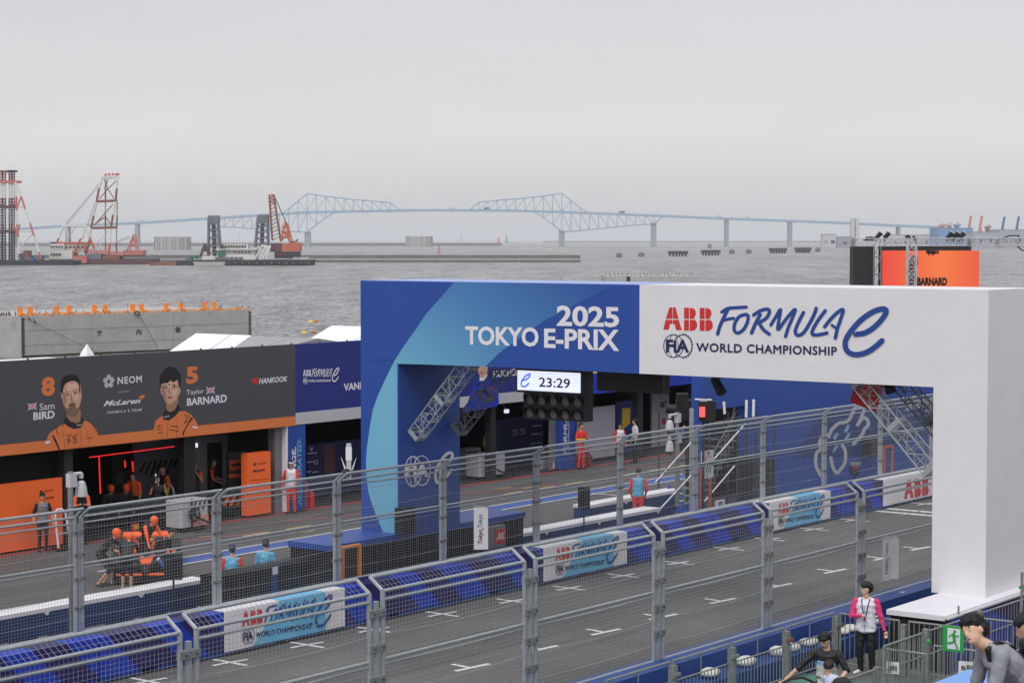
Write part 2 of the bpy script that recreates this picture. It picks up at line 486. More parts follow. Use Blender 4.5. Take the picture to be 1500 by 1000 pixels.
# ------------------------------------------------------------------ lettering and flat print
def text_shape(body, bold=0.0, shear=0.0, spacing=1.0, res=3):
    cu = bpy.data.curves.new('t', 'FONT'); cu.body = body; cu.offset = bold; cu.shear = shear
    cu.space_character = spacing; cu.resolution_u = res
    ob = bpy.data.objects.new('t', cu)
    me = bpy.data.meshes.new_from_object(ob)
    vs = [(v.co.x, v.co.y) for v in me.vertices]; fs = [tuple(p.vertices) for p in me.polygons]
    bpy.data.objects.remove(ob); bpy.data.meshes.remove(me); bpy.data.curves.remove(cu)
    x0 = min(v[0] for v in vs); x1 = max(v[0] for v in vs); y0 = min(v[1] for v in vs); y1 = max(v[1] for v in vs)
    return [((v[0]-x0)/(x1-x0), (v[1]-y0)/(y1-y0)) for v in vs], fs
def put_text(mb, body, fn, m, fat=0.0, **kw):
    """fn maps (0..1, 0..1) of the lettering's box to a point"""
    vs, fs = text_shape(body, **kw)
    if not fat: mb.add([fn(s, t) for s, t in vs], fs, m); return
    a, b, c = fn(0, 0), fn(1, 0), fn(0, 1); n = (b-a).cross(c-a).normalized(); W_, H_ = (b-a).length, (c-a).length
    if n.dot(a-cam.location) > 0: n = -n
    for i, (du, dv) in enumerate(((0, 0), (1, 0), (-1, 0), (0, 1), (0, -1), (.7, .7), (-.7, -.7))):   # heavier letters: the outline laid on again, shifted by a few millimetres
        mb.add([fn(s+du*fat*H_/W_, t+dv*fat)+n*(.0002*i) for s, t in vs], fs, m)
def quad(p00, p10, p01, p11):
    """bilinear map between four corners: bottom-left, bottom-right, top-left, top-right"""
    p00, p10, p01, p11 = map(Vector, (p00, p10, p01, p11))
    return lambda s, t: p00*(1-s)*(1-t)+p10*s*(1-t)+p01*(1-s)*t+p11*s*t
def catmull(pts, n=5, closed=False):
    P = [np.array(p, float) for p in pts]
    if closed: P = [P[-1]]+P+[P[0], P[1]]
    else: P = [2*P[0]-P[1]]+P+[2*P[-1]-P[-2]]
    out = []
    for i in range(1, len(P)-2):
        for k in range(n):
            t = k/n; a, b, c, d = P[i-1:i+3]
            out.append(0.5*((2*b)+(-a+c)*t+(2*a-5*b+4*c-d)*t*t+(-a+3*b-3*c+d)*t**3))
    if not closed: out.append(P[-2])
    return out
def ribbon(pts, w, closed=False, n=5, taper=True):
    """a brush stroke: returns 2-D verts and quads"""
    L = catmull(pts, n, closed) if n > 1 else [np.array(p, float) for p in pts]
    k = len(L); vs = []; fs = []
    for i in range(k):
        a = L[(i-1) % k] if closed or i else L[i]; b = L[(i+1) % k] if closed or i < k-1 else L[i]
        d = b-a; d = d/(np.linalg.norm(d)+1e-9); nn = np.array([-d[1], d[0]])
        vs += [L[i]+nn*w/2, L[i]-nn*w/2]
    m = k if closed else k-1
    for i in range(m):
        j = (i+1) % k; fs.append((2*i, 2*j, 2*j+1, 2*i+1))
    if not closed:   # rounded ends
        for e, s in ((0, 1), (k-1, -1)):
            d = (L[e]-L[e+s]); d = d/(np.linalg.norm(d)+1e-9); nn = np.array([-d[1], d[0]])
            b = len(vs); arc = [L[e]+(nn*math.cos(t)+d*math.sin(t))*w/2 for t in np.linspace(0, math.pi, 6)]
            vs += arc; fs.append(tuple(range(b, b+6)))
    return [tuple(v) for v in vs], fs
def put_ribbon(mb, pts, w, fn, m, **kw):
    vs, fs = ribbon(pts, w, **kw); P = [fn(*v) for v in vs]      # a stroke that crosses itself lies on itself like paint: each step a hair higher
    n = (P[fs[0][1]]-P[fs[0][0]]).cross(P[fs[0][2]]-P[fs[0][1]])
    if n.length < 1e-9: n = VV.copy()
    n.normalize()
    if n.dot(P[0]-cam.location) > 0: n = -n
    mb.add([p+n*(0.00006*i) for i, p in enumerate(P)], fs, m)

# ------------------------------------------------------------------ people
PENDING = []
def fused(name, prims, voxel, parent, smooth=4, label=None, noise=0.0, folds=None):
    """one continuous skin over capsules and ellipsoids; each face takes the material of the form nearest to it"""
    mb = MB()
    for p in prims:
        if p[0] == 'cap':
            _, a, b, r1, r2, m = p
            a, b = Vector(a), Vector(b)
            mb.tube(a, b, r1, 'black', 12, r2); mb.ball(a, r1, 'black', 12, 8); mb.ball(b, r2, 'black', 12, 8)
        else:
            _, c, r, rot, m = p
            t = MB(); t.ball((0, 0, 0), r, 'black', 16, 12)
            R = rot.to_matrix() if rot else Matrix.Identity(3)
            mb.add([R @ Vector(v)+Vector(c) for v in t.v], t.f, 'black')
    o = mb.build(name, parent)
    o.data.materials.clear()
    md = o.modifiers.new('r', 'REMESH'); md.mode = 'VOXEL'; md.voxel_size = voxel; md.use_smooth_shade = True
    if smooth:
        sm = o.modifiers.new('s', 'SMOOTH'); sm.iterations = smooth; sm.factor = 0.5
    if label: o['label'] = label
    PENDING.append((o, prims, noise, folds))
    return o
def finish_fused():
    dg = bpy.context.evaluated_depsgraph_get(); dg.update()
    for o, prims, noise, folds in PENDING:
        me = bpy.data.meshes.new_from_object(o.evaluated_get(dg))
        o.modifiers.clear(); old = o.data; o.data = me; me.name = o.name
        n = len(me.vertices); co = np.empty(n*3); me.vertices.foreach_get('co', co); co = co.reshape(-1, 3)
        if noise:
            no = np.empty(n*3); me.vertices.foreach_get('normal', no); no = no.reshape(-1, 3)
            h = np.sin(co[:, 0]*170+co[:, 2]*60)*np.sin(co[:, 1]*190+co[:, 2]*40)+np.sin(co[:, 0]*60+2)*np.sin(co[:, 1]*75)+1.2*np.sin(co[:, 0]*95+co[:, 1]*80+co[:, 2]*30)
            co += no*(h*noise)[:, None]; me.vertices.foreach_set('co', co.ravel())
        if folds:       # cloth creases, fading out towards the head
            no = np.empty(n*3); me.vertices.foreach_get('normal', no); no = no.reshape(-1, 3)
            x, y, z = co[:, 0], co[:, 1], co[:, 2]
            h = (1-np.abs(np.sin(x*17+z*23+2*np.sin(y*9+z*5))))*0.9+(1-np.abs(np.sin(y*21-z*19+1.7*np.sin(x*11))))*0.7+0.5*np.sin(z*47+x*13+3*np.sin(y*8))-0.8
            m_ = np.clip((np.linalg.norm(co-np.array(folds[1]), axis=1)-0.22)/0.10, 0, 1)
            co += no*(h*m_*folds[0])[:, None]; me.vertices.foreach_set('co', co.ravel())
        k = len(me.polygons); cc = np.empty(k*3); me.polygons.foreach_get('center', cc); cc = cc.reshape(-1, 3)
        best = np.full(k, 1e9); idx = np.zeros(k, int); names = []
        for p in prims:
            m = p[-1]
            if m not in names: names.append(m)
            if p[0] == 'cap':
                a = np.array(p[1]); b = np.array(p[2]); ab = b-a; L = max(ab@ab, 1e-9)
                t = np.clip((cc-a)@ab/L, 0, 1); d = np.linalg.norm(cc-a-t[:, None]*ab, axis=1)-(p[3]+(p[4]-p[3])*t)
            else:
                q = cc-np.array(p[1]); R = np.array(p[3].to_matrix()) if p[3] else np.eye(3)
                q = q@R/np.array(p[2]); d = (np.linalg.norm(q, axis=1)-1)*min(p[2])
            s = d < best; best[s] = d[s]; idx[s] = names.index(m)
        me.materials.clear()
        for m in names: me.materials.append(M[m])
        me.polygons.foreach_set('material_index', idx.astype(np.int32)); me.polygons.foreach_set('use_smooth', [True]*k)
        me.update(); bpy.data.meshes.remove(old)
    PENDING.clear()

def rotv(v, c, ang, axis):
    return Matrix.Rotation(ang, 3, axis) @ (Vector(v)-Vector(c))+Vector(c)

def person(label, foot, facing, cl, h=1.74, bulk=1.0, lean=0.0, side=0.0, crouch=0.0, arms=None, legs=None, head=(0, 0), extras=(), voxel=0.02, group=None, hairm='hair', face=False):
    """foot: where the feet stand. facing: angle from +X. cl: shirt, sleeve, fore, trouser, shank, shoe, skin.
    arms: {'L': (elbow, wrist), 'R': ...} offsets in the body frame (x forward, y left, z up) from the shoulder, in metres"""
    foot = Vector(foot); k = h/1.74
    T = thing('person', label, 'person', foot, group)
    Rz = Matrix.Rotation(facing, 3, 'Z')
    pel = Vector((0, 0, 0.93-crouch))
    def up(v):          # upper body joints lean about the pelvis
        v = Vector(v)-Vector((0, 0, crouch)); v = rotv(v, pel, lean, 'Y'); return rotv(v, pel, side, 'X')
    def Wd(v): return foot+Rz @ (Vector(v)*k)
    def WR(rot=None):
        m = Rz.copy() @ Matrix.Rotation(side, 3, 'X') @ Matrix.Rotation(lean, 3, 'Y')
        if rot is not None: m = m @ rot
        return m.to_quaternion().to_euler()
    sh, sl, fo, tr, sk, so, skin = (cl[x] for x in ('shirt', 'sleeve', 'fore', 'trouser', 'shank', 'shoe', 'skin'))
    P = []
    ell = lambda c, r, m, rot=None, upper=True: P.append(('ell', Wd(up(c) if upper else c), [x*k for x in r], WR(rot) if upper else Rz.to_quaternion().to_euler(), m))
    cap = lambda a, b, r1, r2, m: P.append(('cap', Wd(a), Wd(b), r1*k, r2*k, m))
    ell((0.0, 0, 1.27), (0.112*bulk, 0.172*bulk, 0.2), sh); ell((0, 0, 1.39), (0.08*bulk, 0.17*bulk, 0.075), sh)
    ell((0.01, 0, 1.09), (0.108*bulk, 0.152*bulk, 0.17), sh)
    ell((0, 0, 0.96), (0.112, 0.16, 0.12), cl.get('hem', tr))
    cap(up((-0.005, 0, 1.43)), up((0.015, 0, 1.53)), 0.058, 0.054, skin)
    for s in (-1, 1): cap(up((-.01, s*.045, 1.455)), up((-.005, s*.135, 1.415)), .04, .052, sh)
    if voxel < .013:
        for i in range(9): ell((0.008, 0, 1.0+i*.045), ((.112+.006*abs(i-4)/4)*bulk, (.152+.014*abs(i-3)/5)*bulk, .07), sh)
    hy = Matrix.Rotation(head[0], 3, 'Z') @ Matrix.Rotation(head[1], 3, 'Y')
    hb = Vector((0.025, 0, 1.55))
    def hd(v): return up(hb+hy @ (Vector(v)-hb))
    def hell(c, r, m): P.append(('ell', Wd(hd(c)), [x*k for x in r], WR(hy), m))
    hell((0.02, 0, 1.655), (0.093, 0.076, 0.098), skin); hell((0.045, 0, 1.60), (0.07, 0.06, 0.082), skin)
    hell((0.115, 0, 1.625), (0.018, 0.013, 0.026), skin); hell((0.09, 0, 1.565), (0.028, 0.028, 0.022), skin)
    for s in (-1, 1): hell((0.015, s*0.078, 1.63), (0.018, 0.01, 0.03), skin)
    if face:
        for s in (-1, 1):
            hell((0.102, s*0.031, 1.648), (0.008, 0.0115, 0.0042), 'hair'); hell((0.104, s*0.033, 1.671), (0.007, 0.018, 0.0032), 'hair_brown')
        hell((0.108, 0, 1.583), (0.010, 0.023, 0.006), 'maroon')
    A = {'L': ((-0.01, 0.055, -0.28), (0.06, 0.06, -0.52)), 'R': ((-0.01, -0.055, -0.28), (0.06, -0.06, -0.52))}
    A.update(arms or {})
    wr = {}
    for s, key in ((1, 'L'), (-1, 'R')):
        shd = up((0, s*0.178*(1+(bulk-1)*.6), 1.40))
        Rl = Matrix.Rotation(side, 3, 'X') @ Matrix.Rotation(lean, 3, 'Y')
        el = shd+Vector(A[key][0]); wrs = shd+Vector(A[key][1]); wr[key] = wrs
        cap(shd, el, 0.062*bulk, 0.05*bulk, sl); mid = el.lerp(wrs, 0.12)
        cap(el, mid, 0.046, 0.043, sl if fo == skin and cl.get('long') else fo); cap(mid, wrs, 0.043, 0.03, fo)
        d = (wrs-el).normalized(); pm = wrs+d*0.05
        cap(wrs, pm, 0.028, 0.036, skin)
        sv_ = d.cross(Vector((1, 0, 0))); sv_ = sv_.normalized() if sv_.length > 0.2 else Vector((0, 1, 0))
        fw_ = sv_.cross(d).normalized()
        for q, (off, ln) in enumerate(((-0.027, 0.062), (-0.009, 0.075), (0.009, 0.07), (0.027, 0.055))):
            b = pm+sv_*off+d*0.02; m1 = b+d*ln*0.5+fw_*0.008; e_ = m1+d*ln*0.42+fw_*0.026
            cap(b, m1, 0.0105, 0.010, skin); cap(m1, e_, 0.010, 0.009, skin)
        cap(wrs+sv_*0.026*-s, pm+sv_*-s*0.045+fw_*0.02, 0.0125, 0.011, skin)
    Lg = {'L': ((0.035, 0.10, 0.50), (-0.02, 0.11, 0.09), 0.1), 'R': ((0.035, -0.10, 0.50), (-0.02, -0.11, 0.09), -0.1)}
    if crouch: Lg = {'L': ((0.34, 0.14, 0.50-crouch*0.15), (0.05, 0.12, 0.09), 0.1), 'R': ((0.30, -0.14, 0.46-crouch*0.15), (-0.02, -0.13, 0.09), -0.1)}
    Lg.update(legs or {})
    for s, key in ((1, 'L'), (-1, 'R')):
        kn, an, tw = map(lambda q: Vector(q) if not isinstance(q, float) else q, Lg[key])
        hp = Vector((0, s*0.088, 0.90-crouch))
        lb_ = 1+(bulk-1)*1.3; cap(hp, kn, 0.092*lb_, 0.066*lb_, tr); lo = kn.lerp(an, 0.15); cap(kn, lo, 0.064*lb_, 0.06*lb_, tr); cap(lo, an, 0.060*lb_ if sk == tr else 0.052, 0.050*lb_ if sk == tr else 0.036, sk)
        cap(an+Vector((-0.03, 0, -0.045)), an+Vector((0.15, tw*0.3, -0.055)), 0.042, 0.034, so)
    b = fused('body', P, voxel, T, smooth=2 if voxel < 0.012 else 3, folds=((.0048 if voxel < .013 else .004), tuple(Wd(hd((.03, 0, 1.62))))))
    T['_w'] = 0; del T['_w']
    # hair: crown, back and sides
    def Hm(kind, m, name, vx=None, nz=0.0):
        Q = []
        hq = lambda c, r, mm, rt=None: Q.append(('ell', Wd(hd(c)), [x*k for x in r], WR(hy if rt is None else hy @ rt), mm))
        if kind == 'hair':
            hq((0.0, 0, 1.70), (0.098, 0.086, 0.078), m); hq((-0.03, 0, 1.655), (0.08, 0.084, 0.09), m); hq((0.055, 0, 1.715), (0.055, 0.07, 0.045), m)
            if face: hq((0.0, 0, 1.71), (0.108, 0.096, 0.084), m); hq((0.072, 0.012, 1.722), (0.042, 0.066, 0.036), m); hq((0.085, 0.035, 1.703), (0.022, 0.026, 0.03), m); hq((-.035, 0, 1.66), (.086, .093, .098), m)
        elif kind == 'cap':
            hq((0.0, 0, 1.69), (0.105, 0.09, 0.085), m); hq((-0.03, 0, 1.66), (0.08, 0.082, 0.07), m); hq((0.13, 0, 1.685), (0.075, 0.062, 0.012), m)
        elif kind == 'helmet':
            hq((0.0, 0, 1.66), (0.125, 0.11, 0.12), m); hq((0.07, 0, 1.60), (0.075, 0.09, 0.07), m)
        elif kind == 'headset':
            hq((0.01, 0, 1.69), (0.10, 0.084, 0.082), m); hq((0.01, 0.085, 1.64), (0.035, 0.022, 0.04), 'black'); hq((0.01, -0.085, 1.64), (0.035, 0.022, 0.04), 'black')
        fused(name, Q, vx or voxel*0.9, T, smooth=2, noise=nz)
    hasx = [x[0] for x in extras]
    if 'helmet' not in hasx: Hm('hair', hairm, 'hair', nz=0.0045 if voxel < 0.013 else 0.0)
    for x in extras:
        if x[0] in ('cap', 'helmet', 'headset'): Hm(x[0], x[1], x[0])
        elif x[0] == 'vest':
            Q = []; m = x[1]; z1 = x[2] if len(x) > 2 else 0.92
            vq = lambda c, r: Q.append(('ell', Wd(up(c)), [q*k for q in r], WR(), m))
            z_ = z1
            while z_ < 1.37:
                q_ = min(1, abs(z_-1.12)/.25); vq((0.006, 0, z_), ((.126+.008*q_)*bulk, (.166+.014*q_)*bulk, .075)); z_ += .04
            for s in (-1, 1): Q.append(('cap', Wd(up((0.045, s*0.10, 1.40))), Wd(up((-0.05, s*0.10, 1.40))), 0.05*k, 0.05*k, m))
            fused('vest', Q, voxel*0.8, T, smooth=6, folds=(.007 if voxel < .013 else .004, tuple(Wd(hd((.03, 0, 1.62))))))
        elif x[0] == 'backpack':
            Q = [('ell', Wd(up((-0.17, 0, 1.20))), (0.1*k, 0.15*k, 0.22*k), WR(), x[1])]
            fused('backpack', Q, voxel, T)
        elif x[0] == 'camera':
            t = MB(); c = Wd(wr['R']+Vector((0.08, 0.05, 0.04))); fx = Rz @ Vector((1, 0, 0)); fy = Rz @ Vector((0, 1, 0))
            t.obox(c, fx*0.04, fy*0.08, UP*0.055, 'black'); t.tube(c, c+fx*0.16, 0.04, 'black', 10, 0.045); t.build('camera', T)
    T['_h'] = 0; del T['_h']
    return T, Wd, up, hd, wr, Rz, k
def outfit(shirt, sleeve=None, fore='skin', trouser='black', shank=None, shoe='black', skin='skin', hem=None):
    return dict(shirt=shirt, sleeve=sleeve or shirt, fore=fore, trouser=trouser, shank=shank or trouser, shoe=shoe, skin=skin, hem=hem or trouser)

# ================================================================== GROUND, SEA, HAZE
g = MB(); g.poly([(-60, -60, 0), (175, -60, 0), (175, 66, 0), (-60, 66, 0)], 'asphalt'); struct(g, 'ground')
g = MB(); g.poly([(-60, 36.8, 0.004), (130, 36.8, 0.004), (130, 60, 0.004), (-60, 60, 0.004)], 'asphalt_pit'); struct(g, 'pit_lane')
g = MB(); g.box((-60, 66, -3.5), (175, 66.6, 0.25), 'concrete'); g.box((175, -60, -3.5), (175.6, 66.6, 0.25), 'concrete'); struct(g, 'quay_wall')
g = MB(); R_ = 42000.0; g.poly([(-R_, -R_, -3), (R_, -R_, -3), (R_, R_, -3), (-R_, R_, -3)], 'sea'); struct(g, 'sea')
hz = bpy.data.materials.new('haze'); hz.use_nodes = True
t = hz.node_tree
for n in list(t.nodes):
    if n.type == 'BSDF_PRINCIPLED': t.nodes.remove(n)
pv = t.nodes.new('ShaderNodeVolumePrincipled'); pv.inputs['Color'].default_value = (0.94, 0.97, 1.0, 1)
pv.inputs['Density'].default_value = 0.000095; pv.inputs['Anisotropy'].default_value = 0.2
t.links.new(pv.outputs[0], [n for n in t.nodes if n.type == 'OUTPUT_MATERIAL'][0].inputs['Volume'])
M['haze'] = hz
g = MB(); g.box((-43000, -43000, -4.5), (43000, 43000, 135), 'haze'); ho = g.build('haze'); ho['kind'] = 'stuff'; ho['label'] = 'pale sea haze in the air over the bay'

# ================================================================== FAR: BRIDGE
BD = 3600.0
def dk(u):        # deck line of the bridge in the photograph
    P = [(-260, 345), (0, 336), (90, 330), (200, 325.6), (300, 319.2), (450, 309.8), (626, 306.6), (740, 307.2), (823, 309.4), (958, 314.6), (1065, 319.2), (1158, 322.4), (1249, 326), (1317, 329.5), (1378, 332)]
    for (a, b), (c, d) in zip(P, P[1:]):
        if u <= c: return b+(d-b)*(u-a)/(c-a)
    return P[-1][1]
br = thing('bridge', 'long pale blue steel truss bridge spanning the bay behind the cranes', 'bridge', onD(640, 350, BD))
BW = 22.0
def bp(u, w, side=0): return onD(u, w, BD+side*BW)
mb = MB(); us = list(range(-260, 1379, 18))
for a, b in zip(us, us[1:]):
    p, q = bp(a, dk(a)+1.2), bp(b, dk(b)+1.2)
    mb.prism([p-UP*2.0, p+UP*2.0, p+UP*2.0+VV*BW, p-UP*2.0+VV*BW], q-p, 'bridge_blue')
mb.build('deck', br)
mb = MB()
for a in us[::2]:
    mb.tube(bp(a, dk(a)-0.5), bp(a, dk(a)-4.2), 0.18, 'bridge_blue', 4)
mb.build('lamp_posts', br, label='thin lamp posts along the deck')
TOPH = {0: 26.4, 1: 24, 2: 21.6, 3: 20, 4: 18, 5: 16.4, 6: 15, 7: 13.6, 8: 12.2, 9: 10.8, 10: 0, -1: 16, -2: 6, -2.7: 0}
LOWH = {0: 28, 1: 17.4, 2: 8, 3: 0, -1: 27, -2: 25.2, -3: 23.3, -4: 21.5, -5: 19.6, -6: 17.8, -7: 16, -8: 14.2, -9: 12.6, -10: 11.4, -11: 0}
def truss(u0, sg):
    tr = MB(); lo = MB(); we = MB()
    for sd_ in (0, 1):
        T_ = lambda k: bp(u0+sg*13.5*k, dk(u0+sg*13.5*k)-TOPH[k], sd_)
        L_ = lambda k: bp(u0+sg*13.5*k, dk(u0+sg*13.5*k)+LOWH[k]+2, sd_)
        D_ = lambda k: bp(u0+sg*13.5*k, dk(u0+sg*13.5*k)+0.6, sd_)
        ks = sorted(TOPH)
        for a, b in zip(ks, ks[1:]): tr.tube(T_(a), T_(b), 1.0, 'bridge_blue', 6)
        ks = sorted(LOWH)
        for a, b in zip(ks, ks[1:]): lo.tube(L_(a), L_(b), 1.0, 'bridge_blue', 6)
        for k in range(-2, 10):
            if k in TOPH: we.tube(D_(k), T_(k), 0.75, 'bridge_blue', 5)
        for k in range(-10, 3): we.tube(D_(k), L_(k), 0.75, 'bridge_blue', 5)
        for k in range(1, 3): we.tube(D_(k-1), T_(k), 0.6, 'bridge_blue', 5)
        for k in range(2, 9): we.tube(T_(k), D_(k+1), 0.6, 'bridge_blue', 5)
        we.tube(T_(-1), D_(0), 0.6, 'bridge_blue', 5); we.tube(T_(-2), D_(-1), 0.5, 'bridge_blue', 5)
        for k in range(0, 2): we.tube(D_(k), L_(k+1), 0.6, 'bridge_blue', 5)
        for k in range(-1, -11, -1): we.tube(L_(k), D_(k+1), 0.6, 'bridge_blue', 5)
    o = tr.build('truss', br); lo.build('lower_chord', o); we.build('web', o)
truss(450, 1); truss(823, -1)
for u, y0, y1, w in ((450, 339.5, 357, 4.2), (823, 337.5, 353, 4.2), (315, 333, 358, 3), (958, 326, 352, 3.6), (1065, 321, 352.5, 2.8), (1158, 324, 352.5, 2.8), (1317, 331, 350, 2), (200, 327.5, 352, 2.6), (98, 332, 353, 2.6), (20, 337, 353, 2.2), (1205, 325.5, 352, 0.1)):
    if w < 1: continue
    a = onD(u, y0, BD+2); b = onZ(u, 360, -3); a0 = Vector((a.x, a.y, -3.0))
    mb = MB(); mb.obox((a+a0)/2+VV*9, RV*w*1.17, VV*9, UP*(a.z+3)/2, 'bridge_pier'); mb.build('pier', br)
a = onD(1253, 319, BD-14)
for du in (-3.2, 3.4):
    a = onD(1253+du, 319.5, BD-14); mb = MB(); mb.obox(Vector((a.x, a.y, (a.z-3)/2))+VV*8, RV*2.9, VV*6, UP*(a.z+3)/2, 'light_grey'); mb.build('stair_tower', br)
for u, ln, hh, m, lb in ((205, 15, 3.6, 'light_grey', 'pale long lorry on the bridge left of the left truss'), (662, 11, 3.0, 'light_grey', 'white lorry at the middle of the bridge'), (713, 12, 3.4, 'fascia_blue', 'dark blue lorry at the start of the right truss'), (911, 13, 4.0, 'ship_rust', 'brown lorry right of the right truss peak'), (1052, 11, 3.2, 'light_grey', 'white lorry on the bridge beside the right pier'), (1094, 8, 2.6, 'light_grey', 'small white van on the bridge deck at right')):
    p = bp(u, dk(u)+0.2); q = thing('lorry', lb, 'lorry', p, 'lorries crossing the bridge')
    mb = MB(); mb.obox(p+UP*(0.8+hh/2)+VV*3, RV*ln*0.38, VV*1.3, UP*hh/2, m); mb.build('cargo_box', q)
    mb = MB(); mb.obox(p+UP*(0.8+hh*0.38)+VV*3+RV*ln*0.47, RV*ln*0.07, VV*1.2, UP*hh*0.38, 'light_grey'); mb.build('cab', q)

# ------------------------------------------------------------------ far: breakwaters, caissons, lighthouse, dolphins
def seaD(w): return (CAM_H+3)*FPX/(w-351)
def slab_on_sea(name, u0, u1, wbase, top, depth, m, label, cat, kind=None, w1=None):
    D = seaD(wbase); D1 = seaD(w1) if w1 else D
    a = onD(u0, 400, D); b = onD(u1, 400, D1); a.z = b.z = -3.2
    mb = MB(); mb.prism([a, a+UP*(top+3.2), a+UP*(top+3.2)+VV*depth, a+VV*depth], b-a, m)
    return mb, a, b, D
mb, a, b, D = slab_on_sea('breakwater', -60, 735, 360.5, 2.4, 14, 'concrete_dark', '', '', w1=360)
bw = mb.build('breakwater'); tag(bw, 'low dark far breakwater with a red lighthouse on its right end', 'breakwater')
mb, a, b, D = slab_on_sea('breakwater', 795, 1260, 355.3, 3.0, 14, 'concrete_dark', '', '', w1=355.3)
bw = mb.build('breakwater'); tag(bw, 'thin far breakwater below the right half of the bridge', 'breakwater')
# near breakwater with its step and pale stripe
D = seaD(384.3); bwn = thing('breakwater', 'long grey harbour breakwater with a pale ledge, nearest of the breakwaters', 'breakwater', onD(600, 384, D))
for u0, u1 in ((40, 300), (420, 638), (638, 760), (760, 851)):
    a = onD(u0, 384, D); b = onD(u1-0.6, 384, D); a.z = b.z = -3.2
    mb = MB()
    mb.prism([a, a+UP*1.6, a+UP*1.6+VV*4, a+VV*4], b-a, 'concrete_dark')
    mb.prism([a+VV*2, a+VV*2+UP*2.1, a+VV*6+UP*2.1, a+VV*6], b-a, 'light_grey')
    mb.prism([a+VV*5, a+VV*5+UP*4.1, a+VV*9+UP*4.1, a+VV*9], b-a, 'concrete_dark'); mb.build('wall_section', bwn)
# lighthouse
D = seaD(360)+3; p = onD(730.5, 359, D); p.z = 2.4
lh = thing('lighthouse', 'small red lighthouse on the end of the far breakwater', 'lighthouse', p)
MB().lathe(p, [(2.0, 0), (1.5, 4), (1.1, 9)], 'red').build('tower', lh); MB().lathe(p+UP*9, [(1.5, 0), (1.5, 0.5), (0.8, 0.5), (0.8, 2.6), (0.2, 3.6)], 'red').build('lantern', lh)
p = onD(726.5, 359, D); p.z = 2.4
mb = MB(); mb.tube(p, p+UP*9, 0.25, 'bridge_pier', 6); mb.tube(p+UP*9, p+UP*10.2, 0.6, 'bridge_pier', 8); tag(mb.build('signal_mast'), 'thin mast on the far breakwater beside the lighthouse', 'mast')
for u, w, m, lb in ((742, 355.5, 'ship_teal', 'green channel buoy right of the lighthouse'), (676, 353.2, 'bridge_pier', 'grey far buoy left of the lighthouse'), (643, 371, 'ship_red', 'red marker buoy before the long breakwater')):
    p = onZ(u, w, -3); mb = MB(); s_ = seaD(w)/1500; mb.lathe(p, [(1.3*s_, 0), (1.3*s_, 1*s_), (0.6*s_, 1.2*s_), (0.35*s_, 4.5*s_), (0.7*s_, 4.6*s_), (0.4*s_, 5.6*s_)], m, 8); tag(mb.build('buoy'), lb, 'buoy')
# pale caisson tanks far out
def caisson_far(u0, u1, wt, wb, lb, curved):
    D = seaD(wb); a = onD(u0, wb, D); b = onD(u1, wb, D); c = (a+b)/2; R = (b-a).length/2; H_ = (wb-wt)*D/FPX
    c = c+VV*R; c.z = -3
    T = thing('caisson', lb, 'caisson', c); mb = MB(); n = 40
    prof = [(R, 0), (R, H_), (R-1.2, H_), (R-1.2, H_-1)]
    mb.lathe(c, prof, 'concrete', n) if curved else mb.obox(c+UP*H_/2, RV*R, VV*R*0.6, UP*H_/2, 'concrete')
    mb.build('shell', T)
    mb = MB()
    for i in range(n):
        an = 2*math.pi*i/n; d = Vector((math.cos(an), math.sin(an), 0)); 
        if d.dot(VV) > 0.3: continue
        mb.tube(c+d*(R+0.15) if curved else c, c+d*(R+0.15)+UP*H_ if curved else c, 0.22, 'concrete_dark' if i % 3 else 'light_grey', 4)
    mb.build('ribs', T, label='dark upright streaked ribs')
    mb = MB()
    for i in range(n):
        an = 2*math.pi*i/n; d = Vector((math.cos(an), math.sin(an), 0)); mb.ball(c+d*(R-0.4)+UP*(H_+0.3), (0.5, 0.5, 0.35), 'ship_rust', 5, 4)
    mb.build('bollards', T)
caisson_far(222, 275, 347.5, 366, 'grey round concrete caisson left of the bridge truss', True)
caisson_far(593.5, 633, 346.5, 361.5, 'grey ribbed round caisson below the middle of the bridge', True)
# mooring dolphins
def dolphin(u, w, wd, big, lb):
    D = seaD(w); s_ = D/FPX; p = onZ(u, w, -3); T = thing('mooring_platform', lb, 'platform', p, 'dark mooring platforms in the bay')
    if big:
        mb = MB(); mb.obox(p+UP*5.5*s_, RV*wd/2*s_, VV*4, UP*1.6*s_, 'ship_dark'); mb.build('deck', T)
        mb = MB()
        for i in range(6):
            x = (i-2.5)*wd/6.4*s_; mb.obox(p+RV*x+UP*2*s_, RV*1.1*s_, VV*3, UP*2*s_, 'ship_dark')
        mb.build('piles', T)
        mb = MB()
        for i in range(8): mb.ball(p+RV*(i-3.5)*wd/8*s_+UP*7.4*s_-VV*2, (0.8*s_, 1, 0.9*s_), 'concrete_dark', 6, 5)
        mb.build('fenders', T)
    else:
        mb = MB(); mb.obox(p+UP*2.8*s_, RV*wd/2*s_, VV*3, UP*2.8*s_, 'concrete_dark'); mb.build('block', T)
        MB().lathe(p+UP*5.6*s_, [(1.0*s_, 0), (0.7*s_, 1.0*s_), (0.2*s_, 2*s_)], 'ship_dark', 8).build('bollard', T)
